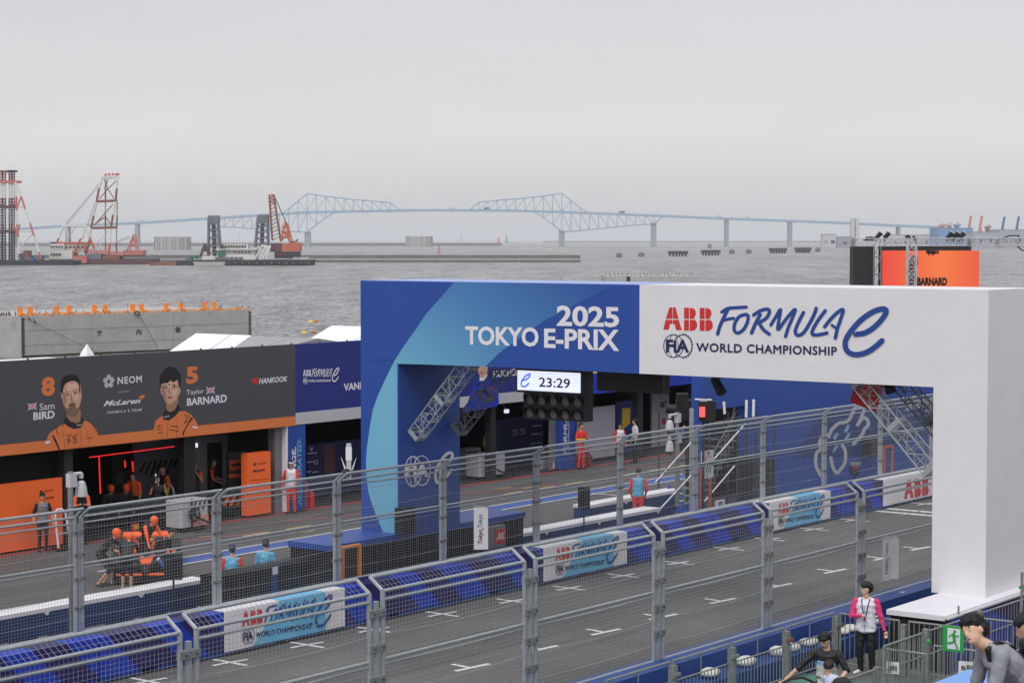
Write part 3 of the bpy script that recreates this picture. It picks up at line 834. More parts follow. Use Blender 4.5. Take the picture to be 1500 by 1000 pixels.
for i, (u, w, wd, big, lb) in enumerate(((907, 377, 8.5, 0, 'leftmost small mooring block beyond the right of the breakwater'), (939.5, 376, 8.5, 0, 'second small mooring block from the left'), (993, 375.5, 29, 1, 'leftmost of the wide dark mooring platforms'), (1041, 374, 28, 1, 'second wide dark mooring platform from the left'), (1039.5, 363.8, 5.5, 0, 'tiny mooring block behind the second wide platform'), (1072, 372, 7.5, 0, 'small mooring block right of the second wide platform'), (1096.5, 371.6, 7.5, 0, 'small mooring block left of the third wide platform'), (1139.5, 371, 26, 1, 'third wide dark mooring platform from the left'), (1176, 370.2, 24, 1, 'rightmost wide dark mooring platform'), (1198, 369, 6.5, 0, 'rightmost small mooring block'))):
    dolphin(u, w, wd, big, lb)
for u, w, wd, lb in ((767.5, 364.6, 6.5, 'leftmost small cream motor boat near the breakwater end'), (804, 366.6, 10, 'middle small cream motor boat near the breakwater end'), (826.5, 369.2, 8.5, 'rightmost small cream motor boat near the breakwater end')):
    D = seaD(w); s_ = D/FPX; p = onZ(u, w, -3); T = thing('motor_boat', lb, 'boat', p, 'small cream boats near the breakwater')
    mb = MB(); L = wd/2*s_; hull = [p-RV*L+UP*0.9*s_, p-RV*L*0.8-UP*0.4, p+RV*L*0.7-UP*0.4, p+RV*L*1.05+UP*1.3*s_]
    mb.prism([q-VV*1.2 for q in hull], VV*2.4, 'cream_cloth'); mb.build('hull', T)
    mb = MB(); mb.obox(p-RV*L*0.1+UP*1.9*s_, RV*L*0.4, VV*0.9, UP*0.7*s_, 'yellow'); mb.build('cabin', T)
# small floats near the tents
for u, w, m, lb in ((455, 472.5, 'yellow', 'yellow float left of the red float, upper pair'), (463, 472, 'ship_orange', 'red float beside the yellow float, upper pair'), (445, 488.6, 'yellow', 'yellow float above the tent roof, lower pair'), (460, 487.6, 'ship_orange', 'red float above the tent roof, lower pair')):
    p = onZ(u, w, -3); tag(MB().ball(p+UP*0.1, (0.3, 0.42, 0.22), m).build('float'), lb, 'float')

# ------------------------------------------------------------------ far right: port
PDm = 2900.0
def block(u0, u1, w0, w1, D, dep, m, name, lb, cat, parts=None):
    a = onD(u0, w1, D); b = onD(u1, w1, D); zt = onD(u0, w0, D).z; zb = -3.1
    T = thing(name, lb, cat, (a+b)/2); mb = MB(); c = (a+b)/2; c.z = (zt+zb)/2
    mb.obox(c+VV*dep/2, RV*(b-a).length/2, VV*dep/2, UP*(zt-zb)/2, m); mb.build('wall', T)
    mb = MB(); c.z = zt+0.4; mb.obox(c+VV*dep/2, RV*((b-a).length/2+0.6), VV*(dep/2+0.6), UP*0.4, 'roof_grey'); mb.build('roof', T)
    n = max(2, int((u1-u0)/7)); L = (b-a).length
    for i in range(n):
        p = a+RV*L*(i+0.5)/n; p.z = zb+(zt-zb)*0.45; q = MB(); q.obox(p, RV*L/n*0.28, VV*0.3, UP*(zt-zb)*0.12, 'glass_dark' if i % 2 else 'roof_grey'); q.build('window', T)
    return T
block(1374, 1392, 334, 351, PDm, 60, 'warehouse_blue', 'warehouse', 'blue warehouse with a taller tower, left end of the port', 'warehouse')
block(1392, 1425, 334.5, 351, PDm+10, 60, 'warehouse_blue', 'warehouse', 'blue warehouse block right of the first one', 'warehouse')
block(1425, 1463, 340, 351, PDm-60, 60, 'warehouse_grey', 'warehouse', 'pale grey warehouse in the middle of the port', 'warehouse')
block(1463, 1520, 337, 351, PDm-40, 60, 'warehouse_grey', 'warehouse', 'pale grey warehouse at the right edge of the photo', 'warehouse')
block(1300, 1376, 344.5, 351, PDm+90, 40, 'light_grey', 'shed', 'long low white shed at the foot of the wooded hill', 'shed')
block(1205, 1225, 343.5, 353.5, 3100, 20, 'light_grey', 'jetty_house', 'small white jetty building before the bridge stair tower', 'building')
block(1226, 1250, 347, 353.5, 3100, 20, 'bridge_pier', 'jetty_house', 'low grey jetty building beside the white one', 'building')
mb, a, b, D = slab_on_sea('land', 1195, 1560, 353.8, 1.0, 900, 'concrete_dark', '', ''); o = mb.build('harbour_land'); o['kind'] = 'structure'
# wooded hill of the port
mb = MB(); N = 46; vs = []; rnd = random.Random(3)
for j in range(9):
    for i in range(N):
        s_ = i/(N-1); u = 1318+s_*150; env = math.sin(math.pi*min(1, s_*1.25)**0.8)**0.8 if s_ < 0.8 else 0.6*(1-s_)/0.2
        hgt = max(0, env)*(14+3*math.sin(i*0.9)+rnd.uniform(-1.5, 1.5))*1.0*math.sin(math.pi*j/8)**0.7
        p = onD(u, 350, 3350+j*35); vs.append((p.x, p.y, -3+max(0, hgt)*1.05+rnd.uniform(-0.5, 0.5)))
fs = [(j*N+i, j*N+i+1, (j+1)*N+i+1, (j+1)*N+i) for j in range(8) for i in range(N-1)]
mb.add(vs, fs, 'hill_green'); o = mb.build('hill'); o['kind'] = 'structure'
# container cranes
def port_crane(u, w_top, m, lb):
    D = 3000.0; s_ = D/FPX; p = onD(u, 351, D); p.z = -1; T = thing('container_crane', lb, 'crane', p, 'container cranes at the port'); H_ = (350-w_top)*s_*0.62
    mb = MB()
    for sx in (-1, 1):
        for sy in (-1, 1): mb.tube(p+RV*sx*3.2*s_+VV*sy*8, p+RV*sx*2.5*s_+VV*sy*6+UP*H_, 1.0, m, 4)
    mb.obox(p+UP*H_*0.98, RV*4.2*s_, VV*6, UP*1.1, m); mb.obox(p+UP*H_*0.55, RV*3*s_, VV*6, UP*0.8, m); mb.build('legs', T)
    mb = MB(); tip = onD(u+4.5, w_top, D); mb.tube(p+RV*0*s_+UP*H_, tip, 1.5, m, 4); mb.tube(p+RV*3*s_+UP*H_, p+RV*2.6*s_+UP*(H_+7*s_), 0.8, m, 4); mb.tube(p+RV*2.6*s_+UP*(H_+7*s_), tip, 0.4, m, 4)
    mb.build('boom', T); MB().obox(p+UP*(H_+2)+RV*2*s_, RV*1.6*s_, VV*4, UP*2, m).build('machine_house', T)
port_crane(1418, 316, 'ship_red', 'leftmost container crane, red with a raised boom'); port_crane(1434, 316, 'ship_red', 'second container crane, red with a raised boom')
port_crane(1467, 317.5, 'deep_blue', 'third container crane, dark blue with a raised boom'); port_crane(1488, 317, 'deep_blue', 'rightmost container crane, dark blue with a raised boom')
for i, (u, w, wd) in enumerate(((1380, 331, 9), (1391, 329.5, 8), (1402, 330, 9), (1447, 333, 8))):
    p = onD(u, w, 3080); mb = MB(); mb.obox(p, RV*wd/2*0.95, VV*6, UP*1.4, ('ship_red', 'light_grey', 'warehouse_blue', 'ship_rust')[i]); mb.obox(p+RV*2+UP*2.6, RV*wd*0.25, VV*5, UP*1.1, 'light_grey'); zz = p.z
    mb.obox(Vector((p.x, p.y, (zz-3)/2))+VV*2, RV*wd*0.35, VV*2, UP*(zz+3)/2, 'concrete_dark')
    tag(mb.build('container_stack'), ('stack of red and white containers at the left of the port skyline', 'stack of white containers on the port skyline', 'stack of blue containers on the port skyline', 'stack of brown containers between the red and blue cranes')[i], 'containers')

# ------------------------------------------------------------------ crane ships at left
def strokes(T, name, segs, r, m, D, thick=0.0, n=6, label=None):
    """tubes between photographed points at distance D; thick > 0 adds a second frame behind, tied to the first"""
    mb = MB()
    for s in segs:
        for a, b in zip(s, s[1:]):
            mb.tube(onD(*a, D), onD(*b, D), r, m, n)
            if thick: mb.tube(onD(*a, D+thick), onD(*b, D+thick), r, m, n)
        if thick:
            for a in s: mb.tube(onD(*a, D), onD(*a, D+thick), r*0.8, m, n)
    return mb.build(name, T, label=label)
def hull(T, u0, u1, w_top, w_bot, D, dep, m, name='hull', rake=2.0):
    a = onD(u0, w_bot, D); b = onD(u1, w_bot, D); zt = onD(u0, w_top, D).z; a.z = b.z = -3.3; s_ = D/FPX
    mb = MB(); A = [a+RV*rake*s_, b-RV*rake*s_, b+UP*(zt+3.3), a+UP*(zt+3.3)]
    mb.prism(A, VV*dep, m); return mb.build(name, T)
def blk(T, name, u0, u1, w0, w1, D, dep, m):
    mb = MB(); a = onD(u0, w1, D); b = onD(u1, w0, D); c = (a+b)/2
    mb.obox(c+VV*dep/2, RV*(u1-u0)*D/FPX/2, VV*dep/2, UP*(w1-w0)*D/FPX/2, m); return mb.build(name, T)
D1 = seaD(388.5)
s1 = thing('crane_barge', 'crane barge with three tall red and white lattice masts at the left edge', 'crane ship', onD(30, 388, D1))
hull(s1, -40, 106, 381.5, 388.5, D1, 22, 'ship_dark')
for u0, u1 in ((-1, 3), (4, 8), (13.5, 17), (17.5, 21)):
    mb = MB(); mA = 'ship_rust' if u0 < 10 else 'ship_maroon'
    for k_, (w0, w1, m) in enumerate(((250, 268, mA), (268, 290, 'ship_white'), (290, 306, 'ship_maroon'), (306, 328, 'ship_grey'), (328, 344, 'ship_maroon'), (344, 381.5, 'ship_dark'))):
        for uu in (u0, u1):
            for dd in (6, 9): mb.tube(onD(uu, w1, D1+dd), onD(uu, w0, D1+dd), 0.28, m, 4)
        ww = w0
        while ww < w1:
            mb.tube(onD(u0, ww, D1+6), onD(u1, min(w1, ww+4), D1+6), 0.14, m, 4); mb.tube(onD(u1, ww, D1+6), onD(u0, min(w1, ww+4), D1+6), 0.14, m, 4); ww += 4
    mb.build('lattice_mast', s1)
blk(s1, 'mast_cap', -3, 9, 249.6, 252.5, D1+5, 5, 'ship_rust'); blk(s1, 'mast_cap', 11, 22, 249.2, 252, D1+5, 5, 'ship_dark')
blk(s1, 'cross_beam', 0, 28, 264.5, 268, D1+5, 5, 'ship_red'); blk(s1, 'cross_beam', -2, 22, 301, 305, D1+5, 5, 'ship_maroon'); blk(s1, 'cross_beam', -2, 22, 337, 341, D1+5, 5, 'ship_maroon')
for seg, m in (([(25, 270), (31, 288)], 'ship_white'), ([(31, 288), (37, 306)], 'ship_red'), ([(37, 306), (44, 327)], 'ship_white'), ([(44, 327), (50, 346)], 'ship_red'), ([(50, 346), (57, 369)], 'ship_white'), ([(57, 369), (60, 379)], 'ship_red'),
               ([(22, 268), (24, 288)], 'ship_white'), ([(24, 288), (24.5, 308)], 'ship_red'), ([(24.5, 308), (25, 328)], 'ship_white'), ([(25, 328), (27, 347)], 'ship_red'), ([(27, 347), (27.5, 372)], 'ship_white')):
    strokes(s1, 'back_leg', [seg], 0.5, m, D1, 8)
strokes(s1, 'brace', [[(25, 302), (37, 302)], [(26, 339), (48, 339)], [(26, 367), (46, 343)]], 0.38, 'ship_white', D1, 8)
strokes(s1, 'brace', [[(20, 290), (25, 306)], [(30, 290), (25, 306)], [(20, 328), (26, 346)], [(29, 329), (26, 344)]], 0.4, 'ship_red', D1, 8, label='red y-shaped struts')
for u0, u1, w0, m in ((27, 33, 371, 'ship_grey'), (34, 41, 367, 'ship_rust'), (41, 44, 375, 'ship_grey'), (44, 51, 378, 'lane_blue'), (53, 60, 374, 'ship_grey')): blk(s1, 'deck_gear', u0, u1, w0, 381.5, D1+3, 8, m)

D2 = seaD(387)
s2 = thing('crane_barge', 'floating crane with a white and brown a-frame boom and white deckhouse', 'crane ship', onD(150, 387, D2))
hull(s2, 72, 222, 379.5, 387, D2-6, 26, 'ship_maroon')
blk(s2, 'deckhouse', 72, 106, 367, 381, D2-4, 14, 'ship_white'); blk(s2, 'deckhouse', 73, 94, 357, 367, D2-3, 12, 'ship_white'); dh = blk(s2, 'deckhouse', 94, 124, 359, 370, D2, 10, 'ship_white')
mb = MB()
for w, us_ in ((372.5, range(75, 90, 4)), (361.5, range(74, 92, 4)), (362, range(96, 122, 6))):
    for u in us_: mb.obox(onD(u+1, w, D2-4.3), RV*0.4, VV*0.3, UP*0.45, 'glass_dark')
mb.build('windows', dh)
blk(s2, 'wheelhouse_roof', 73, 80, 354.5, 357.3, D2-3, 8, 'deep_blue')
blk(s2, 'winch_house', 107, 127, 375, 385.5, D2-8, 8, 'ship_red'); blk(s2, 'deck_gear', 128, 148, 372, 380, D2-5, 10, 'ship_grey'); blk(s2, 'deck_gear', 150, 175, 374.5, 380, D2-5, 10, 'ship_rust')
BM = [((149.5, 262), (145, 276), 'ship_white'), ((145, 276), (141.5, 296), 'ship_rust'), ((141.5, 296), (137, 316), 'ship_white'), ((137, 316), (133.5, 334), 'ship_rust'), ((133.5, 334), (131, 352), 'ship_white'), ((131, 352), (126, 372), 'ship_rust'),
      ((172.5, 258), (171, 276), 'ship_white'), ((171, 276), (169.5, 295), 'ship_rust'), ((169.5, 295), (165.5, 315), 'ship_white'), ((165.5, 315), (162.5, 335), 'ship_rust'), ((162.5, 335), (161, 356), 'ship_white'), ((161, 356), (159, 375), 'ship_orange')]
for a, b, m in BM: strokes(s2, 'boom_leg', [[a, b]], 0.62, m, D2, 6)
for a, b, m in (((154.5, 264), (154.5, 277), 'ship_white'), ((154.5, 277), (154.5, 293), 'ship_rust'), ((154.5, 293), (154.5, 315), 'ship_white'), ((154.5, 315), (154.5, 334), 'ship_rust'), ((154.5, 334), (154.5, 356), 'ship_white'), ((154.5, 356), (155, 375), 'ship_red'),
                ((172, 296), (171.5, 316), 'ship_white'), ((171.5, 316), (171, 334), 'ship_rust'), ((171, 334), (170.5, 356), 'ship_white'), ((170.5, 356), (171, 375), 'ship_rust')): strokes(s2, 'back_leg', [[a, b]], 0.42, m, D2+8, 0)
strokes(s2, 'boom_head', [[(148, 259.5), (172.5, 257.5)], [(149, 262), (172, 260)], [(152, 261), (152, 257)], [(164, 260), (164, 256)]], 0.5, 'ship_white', D2, 6)
strokes(s2, 'sheaves', [[(154, 256.5), (156, 255.5)], [(159, 256), (161, 255)], [(164, 256), (166, 255)], [(169, 255.5), (174, 255)]], 0.5, 'red', D2, 5)
strokes(s2, 'cross_beam', [[(141, 295), (171, 294)], [(133, 334), (171, 333)]], 0.62, 'ship_rust', D2, 6)
strokes(s2, 'brace', [[(158, 277), (146, 291)], [(158, 277), (167, 291)], [(158, 264), (153, 276)], [(153, 262), (158, 277)], [(170, 265), (158, 277)], [(155, 317), (138, 329)], [(154, 317), (162, 328)], [(165, 300), (138, 330)]], 0.28, 'ship_rust', D2, 6)
strokes(s2, 'brace', [[(162, 336), (144, 353)], [(144, 354), (150, 366)], [(144, 354), (138, 362)], [(110, 332), (100, 352)], [(120, 332), (138, 350)]], 0.28, 'ship_white', D2, 6)
strokes(s2, 'gantry', [[(91, 331.5), (127, 331)], [(93, 332), (84, 354)], [(97, 332), (101, 351)], [(124, 331), (132, 348)], [(127, 331), (120, 350)]], 0.5, 'ship_white', D2-2, 8)
strokes(s2, 'gantry_leg', [[(86, 349), (80, 363)], [(83, 356), (133, 356)], [(101, 348), (103, 353)], [(118, 350), (106, 378)], [(131, 347), (138, 364)], [(129, 358), (124, 368)]], 0.55, 'ship_orange', D2-2, 8)
strokes(s2, 'stay_cable', [[(148, 266), (96, 328)], [(149, 268), (98, 329)], [(147, 275), (128, 330)]], 0.12, 'ship_grey', D2, 0, 4)
strokes(s2, 'stay_cable', [[(190, 346), (172, 353)], [(191, 348), (172, 355)]], 0.12, 'ship_grey', D2, 0, 4)
s3 = thing('crawler_crane', 'small red crane with a lowered lattice jib on the floating crane deck', 'crane', onD(195, 372, D2))
blk(s3, 'house', 180, 209, 366.5, 373.5, D2-4, 10, 'ship_red'); blk(s3, 'undercarriage', 181, 208, 373.5, 375.5, D2-4, 8, 'ship_dark')
strokes(s3, 'jib', [[(128, 366), (180, 370)], [(128, 370), (180, 374)]]+[[(128+i*4, 366+i*.3), (132+i*4, 370.5+i*.3)] for i in range(13)], 0.3, 'ship_red', D2-4, 3)
strokes(s3, 'a_frame', [[(186, 367), (195.5, 344)], [(190, 366), (196, 346)], [(203, 366), (198, 343)], [(200, 365), (195, 344)], [(188, 360), (201, 360)], [(191, 353), (200, 353)]], 0.38, 'ship_red', D2-4, 4)
D3 = seaD(388.8)
s5 = thing('tugboat', 'small low dark tugboat between the floating crane and the dredger', 'boat', onD(245, 386, D3))
hull(s5, 218, 259, 384.3, 386.3, D3, 6, 'ship_rust'); hull(s5, 259, 285, 382, 387, D3, 8, 'ship_dark'); blk(s5, 'cabin', 271, 281, 376, 382, D3+2, 4, 'ship_grey'); blk(s5, 'awning', 278, 288, 375, 378.5, D3+2, 4, 'ship_teal')

s4 = thing('dredger', 'grab dredger with two dark towers and white superstructure', 'ship', onD(350, 388, D3))
hull(s4, 283, 457, 380.5, 388.8, D3, 20, 'ship_dark'); hull(s4, 283, 330, 383.5, 389, D3-3, 4, 'concrete', 'pontoon')
mb = MB()
for i in range(34): mb.ball(onD(333+i*3.6, 385.5, D3-0.5), (0.5, 0.5, 0.55), 'ship_dark' if i % 3 else 'concrete_dark', 6, 5)
mb.build('tyre_fenders', s4)
blk(s4, 'superstructure', 296, 373, 375, 382, D3+2, 14, 'ship_white'); a1 = blk(s4, 'superstructure', 322, 374, 366, 375, D3+3, 12, 'ship_white'); blk(s4, 'bridge_deck', 329, 363, 358, 364.5, D3+4, 8, 'ship_white'); blk(s4, 'deck', 316, 376, 364.5, 366, D3+1, 15, 'ship_white')
mb = MB()
for u in range(331, 362, 4): mb.obox(onD(u, 361, D3+3.8), RV*0.42, VV*0.3, UP*0.5, 'glass_dark')
for u in range(345, 370, 5): mb.obox(onD(u, 370, D3+2.8), RV*0.3, VV*0.3, UP*0.35, 'glass_dark')
for u in range(318, 356, 7): mb.obox(onD(u, 378.5, D3+1.8), RV*0.9, VV*0.3, UP*0.7, 'ship_grey')
mb.build('windows', a1)
blk(s4, 'winch_house', 319, 329, 368, 375, D3+1, 6, 'ship_teal')
strokes(s4, 'mast', [[(351, 358), (350.5, 342)], [(347, 351), (354, 351)], [(348, 347), (353, 347)]], 0.22, 'ship_white', D3+6, 0)
for (x0, x1, xb0, xb1, wt, wb) in ((306, 321, 305.5, 324, 319, 377), (378, 393.5, 374, 393, 318, 362)):
    mb = MB()
    for dd in (4, 10):
        mb.tube(onD(x0, wt, D3+dd), onD(xb0, wb, D3+dd), 0.6, 'ship_grey', 4); mb.tube(onD(x1-1, wt+8, D3+dd), onD(xb1, wb, D3+dd), 0.6, 'ship_grey', 4)
        for t_ in (0.12, 0.3, 0.5, 0.7, 0.88):
            mb.tube(onD(x0+(xb0-x0)*t_, wt+(wb-wt)*t_, D3+dd), onD(x1+(xb1-x1)*t_, wt+(wb-wt)*t_, D3+dd), 0.4, 'ship_grey', 4)
        for t_ in (0.12, 0.3, 0.5, 0.7):
            mb.tube(onD(x0+(xb0-x0)*t_, wt+(wb-wt)*t_, D3+dd), onD(x1+(xb1-x1)*(t_+.2), wt+(wb-wt)*(t_+.2), D3+dd), 0.25, 'ship_grey', 4)
    o = mb.build('spud_tower', s4, label='grey lattice tower around a dark spud pile')
    q = MB(); c0 = onD((x0+x1)/2-1, wt+2, D3+6); c1 = onD((xb0+xb1)/2, wb+2, D3+6); q.tube(c0, c1, 1.0, 'ship_maroon' if x0 < 350 else 'black', 10); q.build('spud_pile', o)
    q = MB(); q.obox(onD((x0+x1)/2, wt+3, D3+6), RV*(x1-x0)*D3/FPX/2, VV*3, UP*2.0, 'ship_grey'); q.tube(onD(x0+3, wt-3, D3+6), onD(x0+3, wt, D3+6), 0.6, 'ship_dark'); q.tube(onD(x1-4, wt-3, D3+6), onD(x1-4, wt, D3+6), 0.6, 'ship_dark'); q.build('tower_head', o)
strokes(s4, 'stern_frame', [[(384, 360), (372, 382)], [(388, 362), (380, 382)], [(394, 362), (390, 382)], [(383, 360), (396, 363)], [(396, 360), (384, 380)]], 0.5, 'ship_white', D3+2, 5)
strokes(s4, 'bow_gear', [[(294, 374), (300, 358)], [(300, 358), (306, 372)], [(296, 366), (305, 366)], [(325, 360), (330, 366)]], 0.7, 'ship_maroon', D3+3, 5)
strokes(s4, 'railing', [[(430, 377), (452, 377.5)], [(430, 379), (452, 379.3)]]+[[(430+i*3, 376.8), (430+i*3, 381)] for i in range(8)], 0.14, 'ship_white', D3+2, 0, 4)
s6 = thing('crawler_crane', 'tall orange crawler crane with a lattice boom standing on the dredger', 'crane', onD(425, 378, D3))
blk(s6, 'house', 413, 438.5, 356, 368, D3+4, 12, 'ship_orange'); blk(s6, 'engine_cover', 424, 437.5, 355, 358, D3+5, 8, 'ship_orange'); blk(s6, 'boom_foot', 396, 413, 356, 369, D3+4, 8, 'ship_maroon'); blk(s6, 'tracks', 402, 437, 368.5, 378.5, D3+3, 12, 'ship_dark')
mb = MB()
for i in range(5): mb.obox(onD(406+i*2.8, 372.5, D3+2.8), (RV*0.35+UP*0.3), VV*0.2, UP*0.2+RV*0.1, 'ship_orange')
mb.build('warning_stripes', s6)
mb = MB(); L0, L1 = (394.5, 286), (401, 286); B0, B1 = (399, 352), (411, 352)
lerp = lambda a, b, t_: (a[0]+(b[0]-a[0])*t_, a[1]+(b[1]-a[1])*t_)
for dd in (5, 8):
    mb.tube(onD(*L0, D3+dd), onD(*B0, D3+dd), 0.42, 'ship_rust', 4); mb.tube(onD(*L1, D3+dd), onD(*B1, D3+dd), 0.42, 'ship_rust', 4)
    for i in range(12):
        a, b = i/12, (i+1)/12
        mb.tube(onD(*lerp(L0, B0, a), D3+dd), onD(*lerp(L1, B1, b), D3+dd), 0.22, 'ship_white', 4); mb.tube(onD(*lerp(L1, B1, a), D3+dd), onD(*lerp(L0, B0, b), D3+dd), 0.22, 'ship_rust', 4)
mb.build('boom', s6)
blk(s6, 'boom_head', 394, 401.5, 284.5, 298, D3+5, 3, 'ship_orange')
strokes(s6, 'mast', [[(411, 353), (418, 326)], [(424, 354), (419, 326)], [(428, 354), (421, 328)], [(413, 340), (423, 340)], [(412, 348), (425, 346)], [(414, 333), (421, 333)], [(411, 353), (423, 340)], [(424, 352), (414, 338)]], 0.5, 'ship_orange', D3+5, 4)
strokes(s6, 'cable', [[(402, 288), (419, 326)], [(401, 286), (407, 299)], [(404, 292), (420, 328)]], 0.16, 'ship_dark', D3+5, 0, 4)
strokes(s6, 'exhaust', [[(425, 355), (436, 353)], [(434, 353), (437, 350)]], 0.3, 'ship_dark', D3+5, 0, 4)

# ------------------------------------------------------------------ floating caisson with the orange fenders and birds
def near_caisson(A, Bp, top_z, dep, label, marks):
    T = thing('caisson', label, 'caisson', (A+Bp)/2)
    d = (Bp-A).normalized(); n = Vector((d.y, -d.x, 0))
    if n.dot(VV) > 0: n = -n
    L = (Bp-A).length; H_ = top_z+3.3
    mb = MB(); a = Vector((A.x, A.y, -3.3)); b = Vector((Bp.x, Bp.y, -3.3))
    mb.prism([a, b, b-n*dep, a-n*dep], UP*H_, 'concrete'); mb.build('hull', T)
    mb = MB(); mb.prism([a+n*0.02-d*0.02, b+n*0.02+d*0.02, b-n*(dep+.02)+d*0.02, a-n*(dep+.02)-d*0.02], UP*0.5, 'weed'); mb.build('weed_line', T, label='dark weed along the waterline')
    return T, d, n, L, H_, a
A = onZ(33, 523.5, -3); Bc = onZ(367, 508.5, -3)
zt = onY(33, 463, A.y).z
kt, d, n, L, H_, a0 = near_caisson(A, Bc, zt, 16, 'large grey floating caisson with orange fenders and birds on its rim', True)
# the left flank turns away
mb = MB()
for i in range(int(L/0.62)):
    p = a0+d*(0.4+i*0.62)+UP*(H_+0.12); mb.obox(p-n*0.4, d*0.25, n*0.35, UP*0.12, 'peach' if i % 4 else 'orange_seat')
mb.build('rim_pads', kt, label='peach pads along the rim')
for i, u in enumerate((33, 48, 87, 105, 142, 158, 198, 211, 247, 269, 303, 317)):
    f_ = (u-33)/(367-33); s_ = f_/(1+(1-f_)*0.22)
    rr = ray(u, 460); 
    # where the sight line meets the rim
    t_ = ((A-Vector((0, 0, CAM_H))).cross(d)).z/Vector(rr).cross(d).z
    p = Vector((rr[0]*t_, rr[1]*t_, zt+0.2)); mb = MB(); mb.obox(p-n*0.5+UP*0.42, d*0.27, n*0.1, UP*0.34, 'orange_seat'); mb.obox(p-n*0.3, d*0.28, n*0.25, UP*0.12, 'orange_seat'); mb.build('fender', kt)
mb = MB()
for j in range(2):
    p = a0+d*(0.05 if j == 0 else L-0.05)+n*0.03
    for i in range(26):
        z_ = H_*(0.1+0.88*i/26); mb.obox(p+UP*z_+n*0.01, d*0.20, n*0.012, UP*H_*0.010, 'black' if True else 'white_paint')
mb.build('draught_marks', kt, kind='stuff')
mb = MB()
for i in range(1, 3): mb.obox(a0+d*L/2+n*0.012+UP*H_*i/3, d*L/2, n*0.01, UP*0.012, 'mid_grey')
for i in (4, 9): mb.obox(a0+d*L*i/14+n*0.012+UP*H_/2, d*0.006, n*0.01, UP*H_/2*0.98, 'mid_grey')
mb.build('joint_lines', kt)
def on_line(u, w, A, d, off=0.05):
    rr = ray(u, w); t_ = ((A-Vector((0, 0, CAM_H))).cross(d)).z/Vector(rr).cross(d).z
    return Vector((rr[0]*t_, rr[1]*t_, CAM_H+rr[2]*t_))-VV*off
mb = MB()
for ch, u, w in (('港', 145.5, 488), ('内', 203.5, 486), ('側', 260.5, 483)):
    f = quad(on_line(u-3.8, w+4.3, A, d), on_line(u+3.8, w+4.2, A, d), on_line(u-3.8, w-4.2, A, d), on_line(u+3.8, w-4.4, A, d)); put_text(mb, ch, f, 'black', bold=0.015)
mb.build('lettering', kt)
for seg in ([(33, 464), (60, 476), (127, 508), (150, 518)], [(203, 459), (208, 466), (233, 511)]):
    mb = MB(); P_ = [on_line(u, w, A, d, 0.4) for u, w in seg]; mb.path(P_, 0.02, 'black', 5); mb.build('mooring_rope', kt)
p = on_line(202, 459, A, d, 0.3); mb = MB(); mb.path([p+d*math.cos(t_)*0.3+UP*math.sin(t_)*0.22 for t_ in np.linspace(0, 2*math.pi, 13)], 0.06, 'black', 6); mb.build('tyre', kt)
def bird(p, s_, yaw, lb):
    T = thing('seabird', lb, 'bird', p, 'dark seabirds perched on the caissons'); f = Vector((math.cos(yaw), math.sin(yaw), 0)); l = UP.cross(f)
    mb = MB(); mb.tube(p+UP*0.13*s_-f*0.1*s_, p+UP*0.3*s_+f*0.06*s_, 0.075*s_, 'black', 7, 0.06*s_); mb.tube(p+UP*0.3*s_+f*0.06*s_, p+UP*0.46*s_+f*0.08*s_, 0.05*s_, 'black', 6, 0.03*s_); mb.ball(p+UP*0.48*s_+f*0.09*s_, 0.045*s_, 'black', 6, 5)
    mb.tube(p+UP*0.48*s_+f*0.12*s_, p+UP*0.48*s_+f*0.22*s_, 0.014*s_, 'ship_dark', 4, 0.004); mb.tube(p+UP*0.14*s_-f*0.1*s_, p+UP*0.04*s_-f*0.26*s_, 0.05*s_, 'black', 5, 0.02*s_)
    for k_ in (-1, 1): mb.tube(p+l*0.03*k_, p+l*0.03*k_+UP*0.14*s_, 0.012*s_, 'ship_dark', 4)
    mb.build('body', T)
rb = random.Random(5)
ORD = 'first second third fourth fifth sixth seventh eighth ninth tenth eleventh twelfth thirteenth fourteenth fifteenth sixteenth seventeenth eighteenth nineteenth twentieth twenty-first twenty-second'.split()
for ib, u in enumerate((1, 4, 7, 9, 12, 15, 17, 25, 44, 60, 70, 80, 114, 124, 154, 325, 349.5, 357, 366)):
    p = on_line(u, 461, A, d, 0); p.z = zt+0.05
    if u < 33:
        p = A+(-VV*0.0)+(on_line(u, 461, A, d, 0)-A); p.z = zt+0.05
    bird(p-n*0.3, rb.uniform(.75, 1.0), rb.uniform(0, 6.28), ORD[ib]+' dark seabird from the left on the rim of the large grey caisson')
for u, w, ss in ((44, 467.5, 'upper'), (52, 471.5, 'lower')):
    bird(on_line(u, w+1.5, A, d, 0.4), 0.9, 2.0, ss+' of two dark seabirds on the mooring rope of the grey caisson')
for u, w0 in ((53, 446), (79, 448), (75, 459), (161, 446), (187, 446), (266, 441), (296, 441)):
    p = on_line(u, 459, A, d, 0); p.z = zt; mb = MB(); h_ = (459-w0)*0.068; mb.tube(p, p+UP*h_+d*rb.uniform(-.1, .25), 0.02, 'ship_grey', 5); mb.ball(p+UP*h_, 0.07, 'red', 6, 5); mb.build('rod', kt)
# left flank of the caisson beyond its corner
A2 = on_line(-60, 500, A, d, 0); q = onZ(-80, 521, -3)
mb = MB(); dq = (q-A).normalized(); base = Vector((A.x, A.y, -3.3))
mb.prism([base-d*0.03, base-d*0.03+dq*14, base+dq*14-n*10, base-n*10], UP*(H_-0.01), 'concrete'); mb.build('flank', kt)
